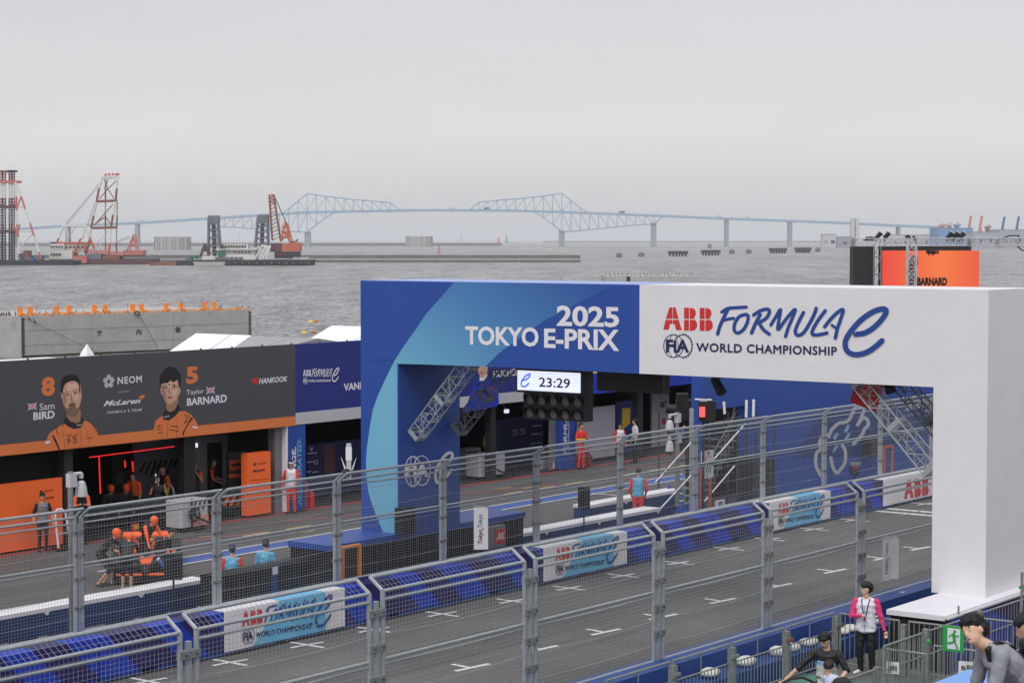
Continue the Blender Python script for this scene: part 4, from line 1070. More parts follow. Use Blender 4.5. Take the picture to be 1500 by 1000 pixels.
# second, farther caisson
A = onD(886, 412, 455); Bc = onD(1024, 412, 455); zt2 = onD(900, 404.5, 455).z
kt, d, n, L, H_, a0 = near_caisson(A, Bc, zt2, 20, 'pale floating caisson crowded with birds above the arch', True)
mb = MB()
for i in range(26):
    mb.obox(a0+d*(0.5+i*L/26)+UP*(H_+0.1)-n*0.5, d*0.28, n*0.4, UP*0.1, 'sky_blue' if i % 4 == 1 else 'light_grey')
mb.build('rim_pads', kt); MB().obox(a0+d*L*0.25+UP*H_*0.6, d*0.4, n*0.05, UP*H_*0.38, 'black').build('draught_panel', kt)
for i in range(22):
    bird(a0+d*(0.4+L*0.96*i/22+rb.uniform(-.2, .2))+UP*(H_+0.1)-n*0.3, rb.uniform(0.9, 1.3), rb.uniform(0, 6.28), ORD[i]+' dark seabird from the left on the pale caisson above the arch')

# ================================================================== TRACK MARKINGS, STAND, PLATFORM
g = MB()
def strip_px(mb, a, b, w, m, z=0.008):
    p = onZ(*a, z); q = onZ(*b, z); d = (q-p).normalized(); n = Vector((-d.y, d.x, 0))*w/2
    mb.poly([p+n, p-n, q-n, q+n], m)
def strip(mb, p, q, w, m, z=0.008):
    p = Vector((*p, z)); q = Vector((*q, z)); d = (q-p).normalized(); n = Vector((-d.y, d.x, 0))*w/2
    mb.poly([p+n, p-n, q-n, q+n], m)
def mark_like(mb, ref, segs, c, w, z):   # the photographed mark at ref, laid out again at place c
    r0 = onZ(*ref); 
    for i, (a, b_) in enumerate(segs):
        p = onZ(*a)-r0+Vector(c); q = onZ(*b_)-r0+Vector(c); strip(mb, (p.x, p.y), (q.x, q.y), w, 'road_white', z+0.003*i)
for x in (27.4, 29.8, 32.2, 34.65, 36.95, 39.5, 42.0, 44.45, 47.0, 49.8, 53.0, 55.4, 58.2, 60.9, 66.1):
    y = 31.72 if x < 41 or x > 52 else 31.45
    mark_like(g, (333.5, 971.3), (((309, 966.6), (358.5, 975.6)), ((308, 976), (359, 966.8))), (x, y, 0), 0.12, .008)
for x in (29.9, 32.4, 34.91, 37.43, 39.97, 42.42, 45.2, 48.1, 51.14, 54.07, 56.42):
    mark_like(g, (885, 926.5), (((868, 931.5), (911, 922.3)), ((861, 923), (886, 927.3))), (x, 27.3, 0), 0.13, .008)
strip(g, (63.4, 32.2), (63.4, 21.2), 0.32, 'road_white'); strip(g, (64.2, 32.2), (64.2, 21.2), 0.32, 'road_white')
struct(g, 'track_marking')
g = MB()
strip(g, (-10, 43.0), (34.5, 43.0), 0.72, 'lane_blue')
for y in (42.55, 43.45): strip(g, (-10, y), (34.5, y), 0.10, 'road_white', 0.012)
strip(g, (38.9, 42.9), (84, 42.9), 0.72, 'lane_blue')
for y in (42.45, 43.35): strip(g, (38.9, y), (84, y), 0.10, 'road_white', 0.012)
strip(g, (-10, 47.75), (84, 47.75), 0.24, 'lane_red')
for x0 in (42, 49.5, 58.5, 68.5): strip(g, (x0, 46.3), (x0+5.2, 45.1), 0.09, 'lane_pink', 0.010)
for x0 in list(np.arange(44.4, 80, 1.9)):
    if int(x0*10) % 4: strip(g, (x0, 45.0), (x0+1.15, 45.0), 0.10, 'lane_yellow', 0.012)
for x0, y0 in ((45.3, 45.9), (60.6, 46.2), (61.4, 45.5), (47.7, 44.2)): strip(g, (x0, y0), (x0+0.8, y0-0.15), 0.10, 'lane_yellow', 0.014)
strip_px(g, (868, 722), (940, 728), 0.12, 'road_white', 0.014)
struct(g, 'pit_lane_marking')
# spectator platform and the stepped stand
g = MB(); g.box((24, 14.6, 0.012), (35.9, 19.75, 0.65), 'deck_green')
for i in range(6):
    x = 25+i*1.83; g.box((x, 14.61, 0.651), (x+0.03, 19.74, 0.656), 'dark_grey')
struct(g, 'platform')
g = MB(); g.box((35.91, 14.6, 0.012), (60, 19.75, 0.63), 'concrete_dark'); struct(g, 'walkway')
g = MB()
for i in range(16):
    y1 = 14.6-i*0.85; z = 8.3-0.524*y1
    g.box((4, y1-0.85, 0.012), (44, y1, z), 'mid_grey')
struct(g, 'grandstand_steps')

# ================================================================== FENCES
def fence(name, label, y, s, x0, n, zb, zbend, ztip, dy, zmid, ck=1.0, gp=0.16, pr_=0.040):
    """debris fence of n four-metre panels; s = +1 leans towards +Y"""
    T = thing(name, label, 'fence', (x0, y, 0)); Lp = 4.0; a, b = gp, Lp-gp
    tip = y+s*dy
    f = MB()
    for x in (a, b):
        f.tube((x0+x, y, zb), (x0+x, y, zbend), pr_, 'galv', 8); f.tube((x0+x, y, zbend), (x0+x, tip, ztip), 0.031, 'galv', 8)
    f.tube((x0+a, y, zbend), (x0+b, y, zbend), 0.027, 'galv', 8); f.tube((x0+a, tip, ztip), (x0+b, tip, ztip), 0.031, 'galv', 8)
    f.tube((x0+a, y-s*0.01, zbend-0.13), (x0+b, y-s*0.01, zbend-0.13), 0.023, 'galv', 8)
    f.tube((x0+a, y, zmid), (x0+b, y, zmid), 0.026, 'galv', 8); f.tube((x0+a, y, zmid-0.08), (x0+b, y, zmid-0.08), 0.016, 'galv', 8); f.tube((x0+a, y, zb+0.04), (x0+b, y, zb+0.04), 0.028, 'galv', 8)
    F = f.build('panel_frame', T)
    w = MB(); r = 0.0021
    k = int((b-a)/0.08)
    for i in range(1, k): w.tube((x0+a+i*0.08, y, zb), (x0+a+i*0.08, y, zbend), r, 'galv_wire', 4, cap=False)
    z = zb+0.04
    while z < zbend: w.tube((x0+a, y, z), (x0+b, y, z), r, 'galv_wire', 4, cap=False); z += 0.068
    k = int((b-a)/0.1)
    for i in range(1, k): w.tube((x0+a+i*0.1, y, zbend), (x0+a+i*0.1, tip, ztip), r*1.1, 'galv_wire', 4, cap=False)
    for q in (0.33, 0.66): w.tube((x0+a, y+s*dy*q, zbend+(ztip-zbend)*q), (x0+b, y+s*dy*q, zbend+(ztip-zbend)*q), r*1.1, 'galv_wire', 4, cap=False)
    Wm = w.build('wire_mesh', F); Wm['kind'] = 'stuff'
    c = MB()
    for i, zz in enumerate(np.arange(zb+0.34, zbend-0.2, 0.46)):
        pts = [(x0+a+(b-a)*j/6, y-s*0.015, zz-0.03*math.sin(math.pi*j/6)*(1+0.5*(i % 2))) for j in range(7)]; c.path(pts, 0.0048, 'galv', 5)
    Cb = c.build('cable', F); Cb['kind'] = 'stuff'
    p = MB()   # clamp between the end posts of two panels
    for zz in (zbend-0.32, zmid+0.2, zmid-0.3, zb+0.55): p.box((x0-0.19*ck, y-0.05, zz-0.055*ck), (x0+0.19*ck, y+0.05, zz+0.055*ck), 'galv_old'); p.tube((x0-0.1, y-0.09, zz), (x0-0.1, y-0.06, zz), 0.014, 'dark_grey', 6); p.tube((x0+0.1, y-0.09, zz), (x0+0.1, y-0.06, zz), 0.014, 'dark_grey', 6)
    p.box((x0-0.035, y-0.035, zb-0.02), (x0+0.035, y+0.035, zbend-0.14), 'galv'); P = p.build('post', T)
    for i in range(1, n):
        d = (i*Lp, 0, 0); F2 = share(F, T, d); share(Wm, F2, (0, 0, 0)); share(Cb, F2, (0, 0, 0)); 
        for o in F2.children: o.matrix_parent_inverse = Matrix.Identity(4)
        share(P, T, d)
    share(P, T, (n*Lp, 0, 0))
    return T
fence('debris_fence', 'nearer wire debris fence beside the track, its top bent over the track', 20.9, 1, 12.4, 21, 1.30, 3.68, 3.87, 0.26, 2.62)
fence('debris_fence', 'farther wire debris fence between the track and the pit lane', 32.9, -1, 21.0, 19, 0.98, 3.40, 3.60, 0.26, 2.42, 0.7, 0.085, 0.05)

# blocks under the far fence: printed navy and blue
fb = thing('barrier_wall', 'blue and navy printed concrete barrier along the far side of the track', 'barrier', (48, 32.6, 0))
XB = 21.0
for i in range(19):
    x = XB+i*4; mb = MB()
    mb.box((x+0.02, 32.28, 0.12), (x+3.98, 33.05, 0.97), 'royal_blue')
    mb.box((x+0.03, 32.31, 0.03), (x+1.2, 33.0, 0.12), 'edge_blue'); mb.box((x+1.6, 32.31, 0.03), (x+3.97, 33.0, 0.12), 'edge_blue')
    y = 32.276; sh = 0.85
    def par(a, b, k=1.0): mb.poly([(x+max(.02, a-sh*k), y, 0.97), (x+max(.02, b-sh*k), y, 0.97), (x+b, y, 0.125), (x+a, y, 0.125)][::-1], 'navy')
    par(1.1, 2.3); par(3.1, 3.98)
    mb.poly([(x+0.25, 32.28, 0.974), (x+1.45, 32.28, 0.974), (x+1.45, 33.05, 0.974), (x+0.25, 33.05, 0.974)], 'navy')
    mb.poly([(x+2.35, 32.28, 0.974), (x+3.15, 32.28, 0.974), (x+3.15, 33.05, 0.974), (x+2.35, 33.05, 0.974)], 'navy')
    mb.build('barrier_block', fb)
# blocks under the near fence, seen from behind
nb = thing('barrier_wall', 'plain blue stepped concrete barrier under the nearer debris fence', 'barrier', (36, 20.5, 0))
for i in range(20):
    x = 16.4+i*4; mb = MB()
    mb.box((x+0.015, 20.42, 0.0), (x+3.985, 21.1, 1.34), 'deep_blue'); mb.box((x+0.03, 19.92, 0.02), (x+3.97, 20.419, 1.0), 'deep_blue')
    mb.box((x+1.4, 20.55, 1.34), (x+1.52, 20.65, 1.36), 'concrete'); mb.build('barrier_block', nb)
# sandbags on the ledge
for i, (u, w, ln, rz, lb) in enumerate(((1039, 991, .30, .5, 'white sandbag on the blue ledge, leftmost near the bottom edge'), (1092, 974, .34, .2, 'white sandbag on the blue ledge, second from the left'), (1140, 959, .27, .1, 'white sandbag on the blue ledge left of the barrier joint post'), (1160, 955, .20, 0, 'white sandbag on the blue ledge right of the barrier joint post'), (1184, 944, .30, .2, 'white sandbag on the blue ledge behind the head of the man with a baby'), (1233, 925, .20, .3, 'short white sandbag at the elbow side of the volunteer in pink'), (1246, 922, .22, .4, 'white sandbag partly behind the volunteer in pink'), (1284, 911, .20, .2, 'white sandbag right of the volunteer in pink'))):
    ln *= 0.62; c = onY(u, w+3, 20.16); c.z = 1.085; mb = MB(); t_ = MB(); t_.ball((0, 0, 0), (ln, 0.17, 0.085), 'sandbag', 14, 9)
    R = Matrix.Rotation(rz*0.3, 3, 'Z'); rr = random.Random(i)
    mb.add([R @ Vector((math.copysign(abs(v[0]/ln)**0.6*ln, v[0]), math.copysign(abs(v[1]/.17)**0.7*.17, v[1]), v[2]*(1+0.25*math.sin(v[0]*9+i))))+c+Vector((0, 0, rr.uniform(-.006, .006))) for v in t_.v], t_.f, 'sandbag')
    e_ = c+Vector((ln*0.98, 0, 0)); mb.tube(e_, e_+Vector((0.10, 0, -0.02)), 0.03, 'sandbag', 7, 0.07)
    o = mb.build('sandbag', smooth=True); tag(o, lb, 'sandbag', 'white sandbags on the ledge of the blue barrier')

# ================================================================== LOGO DRAWING (flat print)
LOGO_RED = [[(190,150),(206,150),(206,213),(170,213)], [(209,150),(223,150),(240,213),(209,213)], [(168,219),(206,219),(206,241),(192,241),(186,273),(156,273)], [(209,219),(241,219),(258,276),(226,275),(219,243),(209,242)]]
for dx, dy in ((0, 0), (86, 1)):
    LOGO_RED += [[(270+dx,152+dy),(297+dx,152+dy),(297+dx,213+dy),(270+dx,213+dy)], [(301+dx,153+dy),(320+dx,155+dy),(333+dx,167+dy),(335+dx,188+dy),(327+dx,203+dy),(328+dx,213+dy),(301+dx,213+dy)],
                 [(270+dx,219+dy),(297+dx,219+dy),(297+dx,279+dy),(270+dx,278+dy)], [(301+dx,219+dy),(331+dx,219+dy),(341+dx,235+dy),(342+dx,256+dy),(331+dx,273+dy),(319+dx,279+dy),(301+dx,279+dy)]]
LOGO_STROKES = [([(478,176),(510,157),(560,152),(612,149)], 19), ([(512,160),(484,215),(465,260),(455,296)], 20), ([(486,222),(515,214),(542,210)], 17),
    ([(612,188),(575,200),(550,235),(546,275),(565,291),(598,270),(620,225),(622,195)], 19), ([(688,190),(662,240),(641,290)], 20), ([(652,192),(690,168),(728,160),(739,176),(722,208),(680,235)], 19), ([(681,236),(706,272),(738,297)], 19),
    ([(747,246),(775,200),(800,160),(792,215),(785,272),(815,235),(850,190),(882,160),(862,215),(843,260),(828,309)], 18),
    ([(926,178),(897,235),(881,280),(893,303),(925,290),(958,240),(984,190),(996,155)], 19), ([(1046,168),(1010,215),(978,270),(976,298),(1010,300),(1055,290)], 19),
    ([(1042,256),(1075,215),(1110,180),(1144,162),(1130,215),(1113,265),(1101,318)], 19), ([(1082,248),(1094,256),(1104,264)], 15),
    ([(1213,298),(1262,290),(1315,258),(1360,210),(1381,172),(1360,158),(1300,178),(1235,226),(1180,290),(1156,340),(1166,388),(1212,409),(1275,395),(1325,362),(1358,332)], 29)]
def draw_logo(mb, fn, red='logo_red', blue='logo_blue', navy='logo_navy', text=True, fia=True, wk=1.0, bold=0.0):
    """fn maps the drawing's own (x, y, layer) to a point; y runs down"""
    for p in LOGO_RED: mb.poly([fn(x, y, 0) for x, y in p][::-1], red)
    for i, (pts, w) in enumerate(LOGO_STROKES):
        put_ribbon(mb, pts, w*wk, lambda x, y, i=i: fn(x, y, i), blue)
    if fia:
        for c, ax_, ay_ in ((212, 54, 63), (263, 50, 62)):
            put_ribbon(mb, [(c+ax_*math.cos(t_), 362+ay_*math.sin(t_)) for t_ in np.linspace(0, 2*math.pi, 28)[:-1]], 4.5, lambda x, y: fn(x, y, 1 if c < 250 else 2), navy, closed=True, n=1)
        put_ribbon(mb, [(212+25*math.cos(t_), 362+63*math.sin(t_)) for t_ in np.linspace(0, 2*math.pi, 28)[:-1]], 2.5, lambda x, y: fn(x, y, 3), navy, closed=True, n=1)
        for i in range(12):
            a_ = -math.pi*0.48+i*math.pi*0.96/11; cx, cy = 263+50*math.cos(a_), 362+62*math.sin(a_); ox, oy = math.cos(a_)*7, math.sin(a_)*7; tx, ty = -math.sin(a_)*4, math.cos(a_)*4
            mb.poly([fn(cx+tx, cy+ty, 4), fn(cx-tx, cy-ty, 4), fn(cx-tx+ox, cy-ty+oy, 4), fn(cx+tx+ox, cy+ty+oy, 4)], navy)
        put_text(mb, 'FiA', lambda s, t_: fn(170+s*128, 398-t_*72, 6), navy, bold=0.035)
    if text: put_text(mb, 'WORLD CHAMPIONSHIP', lambda s, t_: fn(338+s*770, 392+s*22-t_*46+(0), 2), navy, fat=.045, bold=bold, spacing=1.08)

# banners over the far barrier
def sponsor_banner(x0, label, only_abb=False):
    T = thing('banner', label, 'banner', (x0, 32.25, 0.1), 'printed banners on the far barrier')
    mb = MB(); x1 = x0+(3.95 if not only_abb else 7.5); mb.box((x0, 32.245, 0.10), (x1, 32.268, 0.985), 'white_vinyl'); mb.box((x0, 32.268, 0.980), (x1, 33.03, 0.995), 'white_vinyl'); mb.build('sheet', T)
    mb = MB(); W_ = x1-x0
    if not only_abb:
        y = 32.240
        mb.poly([(x0+W_*0.22, y, 0.105), (x0+W_*0.83, y, 0.105), (x0+W_*0.83, y, 0.98), (x0+W_*0.44, y, 0.98)], 'banner_blue')
        mb.poly([(x0+W_*0.44, 32.245, 1.0), (x0+W_*0.83, 32.245, 1.0), (x0+W_*0.83, 33.02, 1.0), (x0+W_*0.47, 33.02, 1.0)], 'banner_blue')
        # the printing wraps over the top edge as the cloth does
        def fn(x, y_, l):
            s = (x-150)/(1400-150); t_ = 1-(y_-140)/(430-140); return Vector((x0+W_*(0.13+s*0.76), 32.236-l*0.0012, 0.18+t_*0.76))
        draw_logo(mb, fn, 'logo_red', 'logo_blue', 'logo_navy')
    else:
        for k_ in (0.22,):
            def fn(x, y_, l): return Vector((x0+(x-156)/(428-156)*1.9+1.55, 32.236, 0.16+(280-y_)/130*0.66))
            for p in LOGO_RED: mb.poly([fn(x, y_, 0) for x, y_ in p][::-1], 'logo_red')
    mb.build('print', T)
sponsor_banner(32.58, 'leftmost championship banner with pale blue slanted field on the far barrier')
sponsor_banner(44.44, 'middle championship banner with pale blue slanted field on the far barrier')
sponsor_banner(56.3, 'rightmost championship banner with pale blue slanted field on the far barrier')
sponsor_banner(64.0, 'white banner with large red letters on the far barrier beside the white pillar', True)

# ================================================================== THE ARCH
AX0, AX1 = 40.0, 42.46; YL, YLi, YRi, YR = 34.74, 33.5, 19.03, 17.83; ZB, ZT, ZS = 6.045, 8.07, 1.76; YM = 26.33
M['arch_blue_sheen'] = mat('arch_blue_sheen', (150, 166, 214), 0.5, var=0.04)  # sky sheen on the blue beam top, put into a paler colour
ar = thing('arch', 'blue and white start arch spanning the track with championship lettering', 'arch', (41, 26, 0))
mb = MB(); mb.box((AX0, YM, ZB), (AX1, YL, ZT), 'arch_blue'); mb.box((AX0+0.02, YM, ZT), (AX1, YL-.02, ZT+0.012), 'arch_blue_sheen'); mb.build('beam', ar, label='blue half of the beam')
mb = MB(); mb.box((AX0-0.003, YR, ZB), (AX1, YM, ZT+0.004), 'white_vinyl'); mb.build('beam', ar, label='white half of the beam')
mb = MB(); mb.box((AX0, YLi, ZS), (AX1, YL, ZB), 'arch_blue'); mb.build('pillar', ar, label='blue left pillar')
mb = MB(); mb.box((AX0-0.003, YR, ZS), (AX1, YRi, ZB), 'white_vinyl'); mb.build('pillar', ar, label='white right pillar')
mb = MB(); mb.box((37.45, 33.48, ZS-0.14), (45.3, 34.9, ZS), 'arch_blue', 0.0); mb.build('base_slab', ar, label='blue top slab of the left base')
mb = MB(); mb.box((37.5, 33.52, 0), (45.25, 34.86, ZS-0.14), 'jet')
for i in range(30): mb.box((37.6+i*0.255, 33.495, 0.02), (37.68+i*0.255, 33.52, ZS-0.16), 'black')
mb.build('base_skirt', ar, label='black pleated skirt of the left base')
mb = MB(); mb.box((37.6, 17.58, ZS-0.1), (44.5, 18.86, ZS), 'white_paint'); mb.build('base_slab', ar, label='white top slab of the right base')
mb = MB(); mb.box((37.66, 17.64, 0.66), (44.4, 18.8, ZS-0.1), 'black_cloth'); mb.build('base_skirt', ar, label='black box under the white slab')
# seams of the cloth
sm = MB()
sm.poly([onX(528, 528, 39.996), onX(582, 527, 39.996), onX(582, 526.4, 39.996), onX(528, 527.4, 39.996)], 'arch_navy')
sm.build('seam', ar)
pr = MB()
SW = [(666,412.8),(648,433),(624,460),(608,484),(592,506),(578,528),(566,552),(554,578),(546,600),(541,630),(537.5,655),(536,676),(537,702),(540,722),(545,738),(552,757),(562,781.5),(582.5,783.5),(582.2,660),(582,532.5),(640,534.2),(711,536.8),(730,518),(746,506),(772,487),(800,468),(850,443),(905,418)]
pr.poly([onX(u, w, 39.994) for u, w in SW][::-1], 'arch_sweep')
def TX(mb, body, L, R_, x, m, **kw):   # L = (u, bottom, top), R_ = (u, bottom, top)
    put_text(mb, body, quad(onX(L[0], L[1], x), onX(R_[0], R_[1], x), onX(L[0], L[2], x), onX(R_[0], R_[2], x)), m, **kw)
def TY(mb, body, L, R_, y, m, **kw):
    put_text(mb, body, quad(onY(L[0], L[1], y), onY(R_[0], R_[1], y), onY(L[0], L[2], y), onY(R_[0], R_[2], y)), m, **kw)
TX(pr, '2025', (815.5, 477.5, 447), (907, 479.5, 449.5), 39.988, 'white_paint', bold=0.03)
TX(pr, 'TOKYO', (681.3, 504.5, 477.2), (789, 508, 479.5), 39.988, 'white_paint', bold=0.03)
TX(pr, 'E-PRIX', (797, 509, 481), (907, 514, 483), 39.988, 'white_paint', bold=0.03)
draw_logo(pr, lambda x, y, l: onX(930+x/3.75, 410+y/3.75, 39.992-l*0.001), bold=0.0)
pr.build('print', ar)
pr = MB()
def fnp(x, y, l):   # ring badge and swoosh on the inner side of the left pillar
    return onY(x, y, 33.49-l*0.001)
for c, R_, rz_ in ((605, 12, 22), (618, 12.5, 21.5)):
    put_ribbon(pr, [(c+R_*math.cos(t_), 690+rz_*math.sin(t_)-(c-605)*0.1) for t_ in np.linspace(0, 2*math.pi, 28)[:-1]], 1.5, lambda x, y: fnp(x, y, 1 if c < 610 else 2), 'white_paint', closed=True, n=1)
put_ribbon(pr, [(605+5*math.cos(t_), 690+22*math.sin(t_)) for t_ in np.linspace(0, 2*math.pi, 28)[:-1]], 1.0, lambda x, y: fnp(x, y, 3), 'white_paint', closed=True, n=1)
put_text(pr, 'FIA', lambda s, t_: fnp(594+s*34, 700-t_*21-s*2, 5), 'white_paint', bold=0.05)
put_ribbon(pr, [(642, 687), (652, 683), (661, 672), (662, 664), (655, 664), (645, 676), (638, 692), (640, 706), (650, 702), (661, 688)], 4.4, lambda x, y: fnp(x, y, 6), 'white_paint')
pr.build('print', ar, label='white ring badge and swoosh on the left pillar')

def box_truss(parent, name, p, q, w, m, nseg, up=UP, ends=True, rk=0.075):
    p = Vector(p); q = Vector(q); d = (q-p).normalized(); a = (up-d*up.dot(d)).normalized(); b = d.cross(a); mb = MB(); r = w*rk
    cs = [(a+b)*w/2, (a-b)*w/2, (-a-b)*w/2, (-a+b)*w/2]
    for c in cs: mb.tube(p+c, q+c, r, m, 7)
    for i in range(nseg):
        s0 = p+(q-p)*i/nseg; s1 = p+(q-p)*(i+1)/nseg
        for j in range(4):
            c0, c1 = cs[j], cs[(j+1) % 4]
            mb.tube(s0+(c0 if i % 2 else c1), s1+(c1 if i % 2 else c0), r*0.6, m, 5)
            if i: mb.tube(s0+c0, s0+c1, r*0.5, m, 5)
    if ends:
        for e_, sg in ((p, 1), (q, -1), ((p+q)/2, 0)):
            for j in range(4):
                c0, c1 = cs[j], cs[(j+1) % 4]; n_ = (c0+c1).normalized()
                mb.obox(e_+(c0+c1)/2+d*sg*0.05, d*0.055, (c1-c0)/2, n_*0.012, m)
    return mb.build(name, parent)
for x, m in ((40.42, 'galv'), (42.12, 'mid_grey')):
    box_truss(ar, 'corner_truss', (x, 33.28, 4.2), (x, 31.55, 6.1), 0.34, m, 8, ends=True, rk=0.052)
    box_truss(ar, 'corner_truss', (x, 19.2, 4.25), (x, 20.95, 6.1), 0.34, m, 8, ends=True, rk=0.052)
# clock and start lights
ck = thing('start_clock', 'hanging timing screen reading 23:29 above two rows of start lights', 'clock', (41.3, 29.7, 6))
MB().box((41.22, 28.68, 5.36), (41.55, 30.74, 6.04), 'black').build('housing', ck)
mb = MB(); mb.box((41.20, 28.82, 5.42), (41.218, 30.70, 5.90), 'led_white'); scr = mb.build('screen', ck)
mb = MB()
for i in range(7): mb.box((41.194, 28.83, 5.45+i*0.065), (41.199, 30.69, 5.466+i*0.065), 'led_line')
mb.build('scan_line', scr)
mb = MB(); f = lambda s, t_: Vector((41.19, 30.04-s*0.93, 5.52+t_*0.235)); put_text(mb, '23:29', f, 'black', bold=0.015)
put_ribbon(mb, [(0.12, 0.5), (0.5, 0.55), (0.9, 0.85), (0.85, 1.0), (0.45, 0.8), (0.1, 0.35), (0.15, 0.05), (0.5, 0.05), (0.8, 0.3)], 0.13, lambda x, y: Vector((41.19, 30.6-x*0.32, 5.5+y*0.32)), 'led_blue'); mb.build('digits', ck)
sl = thing('start_lights', 'black box of ten hooded start lights in two rows below the clock', 'traffic light', (41.3, 29.7, 5.35))
MB().box((41.25, 28.72, 4.72), (41.6, 30.55, 5.35), 'black').build('housing', sl)
for r_ in range(2):
    for c_ in range(5):
        y = 28.92+c_*0.355; z = 4.88+r_*0.32; mb = MB(); mb.lathe((41.25, y, z), [(0.125, 0), (0.12, 0.01)], 'lens', 16, (-1, 0, 0)); L_ = mb.build('lamp', sl)
        mb = MB()
        for i in range(12):
            a0, a1 = math.pi*(-0.22+i*1.44/12), math.pi*(-0.22+(i+1)*1.44/12)
            e_ = 0.16; P = lambda a_, r0, x_: Vector((x_, y+math.cos(a_)*r0, z+math.sin(a_)*r0))
            x_ = 41.25-0.18*max(0.15, math.sin((i+0.5)/12*math.pi))
            mb.add([P(a0, 0.135, 41.25), P(a1, 0.135, 41.25), P(a1, 0.135, x_), P(a0, 0.135, x_), P(a0, 0.145, 41.25), P(a1, 0.145, 41.25), P(a1, 0.145, x_), P(a0, 0.145, x_)], [(0, 1, 2, 3), (7, 6, 5, 4), (3, 2, 6, 7), (0, 4, 5, 1), (0, 3, 7, 4), (1, 5, 6, 2)], 'black')
        mb.build('hood', L_)
tv = thing('screen_panel', 'blank black panel hanging under the beam right of the clock', 'screen', (41.3, 27.3, 6))
MB().box((41.22, 26.40, 5.50), (41.4, 28.34, 6.04), 'black').build('panel', tv)
mb = MB()
for i in range(6): mb.box((41.212, 26.43, 5.53+i*0.07), (41.22, 26.46, 5.545+i*0.07), 'light_grey')
mb.build('edge_lamps', tv)
for i, (u, w, lb) in enumerate(((1052, 562, 'black spotlight hanging under the white beam'), (1318, 574, 'black spotlight under the beam by the right corner trusses'))):
    p = onX(u, w-12, 41.3); p.z = 6.04; T = thing('spotlight', lb, 'spotlight', p, 'spotlights under the arch'); mb = MB(); mb.box((p.x-.03, p.y-.1, p.z-.12), (p.x+.03, p.y+.1, p.z), 'black'); mb.build('bracket', T)
    mb = MB(); q = p-UP*0.14; mb.tube(q+Vector((0, 0.1, 0)), q+Vector((-0.1, -0.16 if i == 0 else 0.3, -0.3 if i == 0 else -0.06)), 0.1, 'soft_black', 12, 0.12); mb.build('lamp_body', T)
p = onX(1270, 575, 42.3); tag(MB().obox(p, Vector((0.02, 0, 0)), Vector((0, 0.32, 0.1)), Vector((0, -0.1, 0.32)), 'red').build('warning_board'), 'red board behind the upper end of the right corner truss', 'board')

# ================================================================== PIT BUILDING
YF = 47.6
pb = thing('pit_building', 'long low pit garage building with printed fascia boards', 'building', (58, 52, 0))
mb = MB(); mb.box((20, 48.2, 4.1), (58.9, 60, 4.4), 'roof_grey'); mb.box((58.9, 48.2, 4.1), (100, 60, 4.4), 'roof_grey'); mb.build('roof', pb)
def FB(x0, x1, z0, z1, m, name='fascia_board', label=None):
    return MB().box((x0, YF, z0), (x1, YF+0.18, z1), m).build(name, pb, label=label)
XG = XA(433, YF)
g1 = FB(28, XG, 3.23, 5.62, 'fascia_grey', label='dark grey team fascia'); g2 = FB(28, XG, 2.91, 3.23, 'fascia_orange', label='orange strip of the team fascia')
X7 = XA(857, YF)
b1 = FB(XG, X7, 3.33, 5.62, 'fascia_blue', label='blue fascia'); FB(XG, X7, 2.93, 3.33, 'light_grey', label='white strip of the fascia')
FB(X7, 84, 3.75, 5.62, 'yellow', label='yellow upper fascia'); FB(X7, 84, 2.93, 3.75, 'royal_blue', label='blue lower fascia')
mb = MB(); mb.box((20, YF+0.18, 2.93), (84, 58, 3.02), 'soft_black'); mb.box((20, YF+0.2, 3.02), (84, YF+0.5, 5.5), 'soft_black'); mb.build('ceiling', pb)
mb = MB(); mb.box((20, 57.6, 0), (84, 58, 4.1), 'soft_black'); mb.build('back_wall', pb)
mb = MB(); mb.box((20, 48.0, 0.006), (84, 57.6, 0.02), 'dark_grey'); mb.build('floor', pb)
for x, w_, m in ((XA(98, 47.9), 0.34, 'soft_black'), (XA(276, 47.9), 0.5, 'black'), (XA(406, 47.9), 0.36, 'mid_grey'), (XA(706, 48.4), 0.3, 'soft_black'), (XA(937, 47.9), 0.34, 'soft_black'), (XA(600, 47.9), 0.4, 'black'), (XA(1015, 47.9), 0.4, 'black')):
    MB().box((x-w_/2, 47.85, 0), (x+w_/2, 48.15, 2.93), m).build('column', pb)
for x in (XA(98, 47.9), XA(420, 47.9)+0.2, 84):
    MB().box((x-0.06, 48.15, 0), (x+0.06, 57.6, 2.93), 'black').build('partition', pb)
# fascia print
fp = MB(); Y0 = YF-0.004
TY(fp, '8', (60.6, 580, 552.5), (80.4, 579, 550.8), Y0, 'fascia_orange', bold=0.05)
TY(fp, 'Sam', (58, 600.8, 591), (79.6, 598.6, 588.4), Y0, 'white_paint', bold=0.0)
TY(fp, 'BIRD', (48.8, 615, 604), (80, 612, 600.5), Y0, 'white_paint', bold=0.03)
TY(fp, 'NEOM', (172.5, 562.6, 552.5), (207.4, 559.4, 550), Y0, 'white_paint', fat=.04, bold=0.0, spacing=1.15)
fp.poly([onY(173, 574.5, Y0), onY(189, 572.9, Y0), onY(189, 572.2, Y0), onY(173, 573.8, Y0)], 'light_grey')
TY(fp, 'McLaren', (151.5, 595, 587), (206, 590.2, 582.5), Y0, 'white_paint', bold=0.025, shear=0.4)
fp.poly([onY(u, w, Y0) for u, w in ((202, 581.5), (208, 578.2), (212.5, 577.2), (212, 579.5), (208.5, 585))], 'fascia_orange')
TY(fp, 'FORMULA E TEAM', (157, 606, 602.2), (207.3, 601.6, 597.8), Y0, 'white_paint', bold=0.01, spacing=1.3)
TY(fp, '5', (272.8, 562.6, 537), (290.2, 561, 536.2), Y0, 'fascia_orange', bold=0.05)
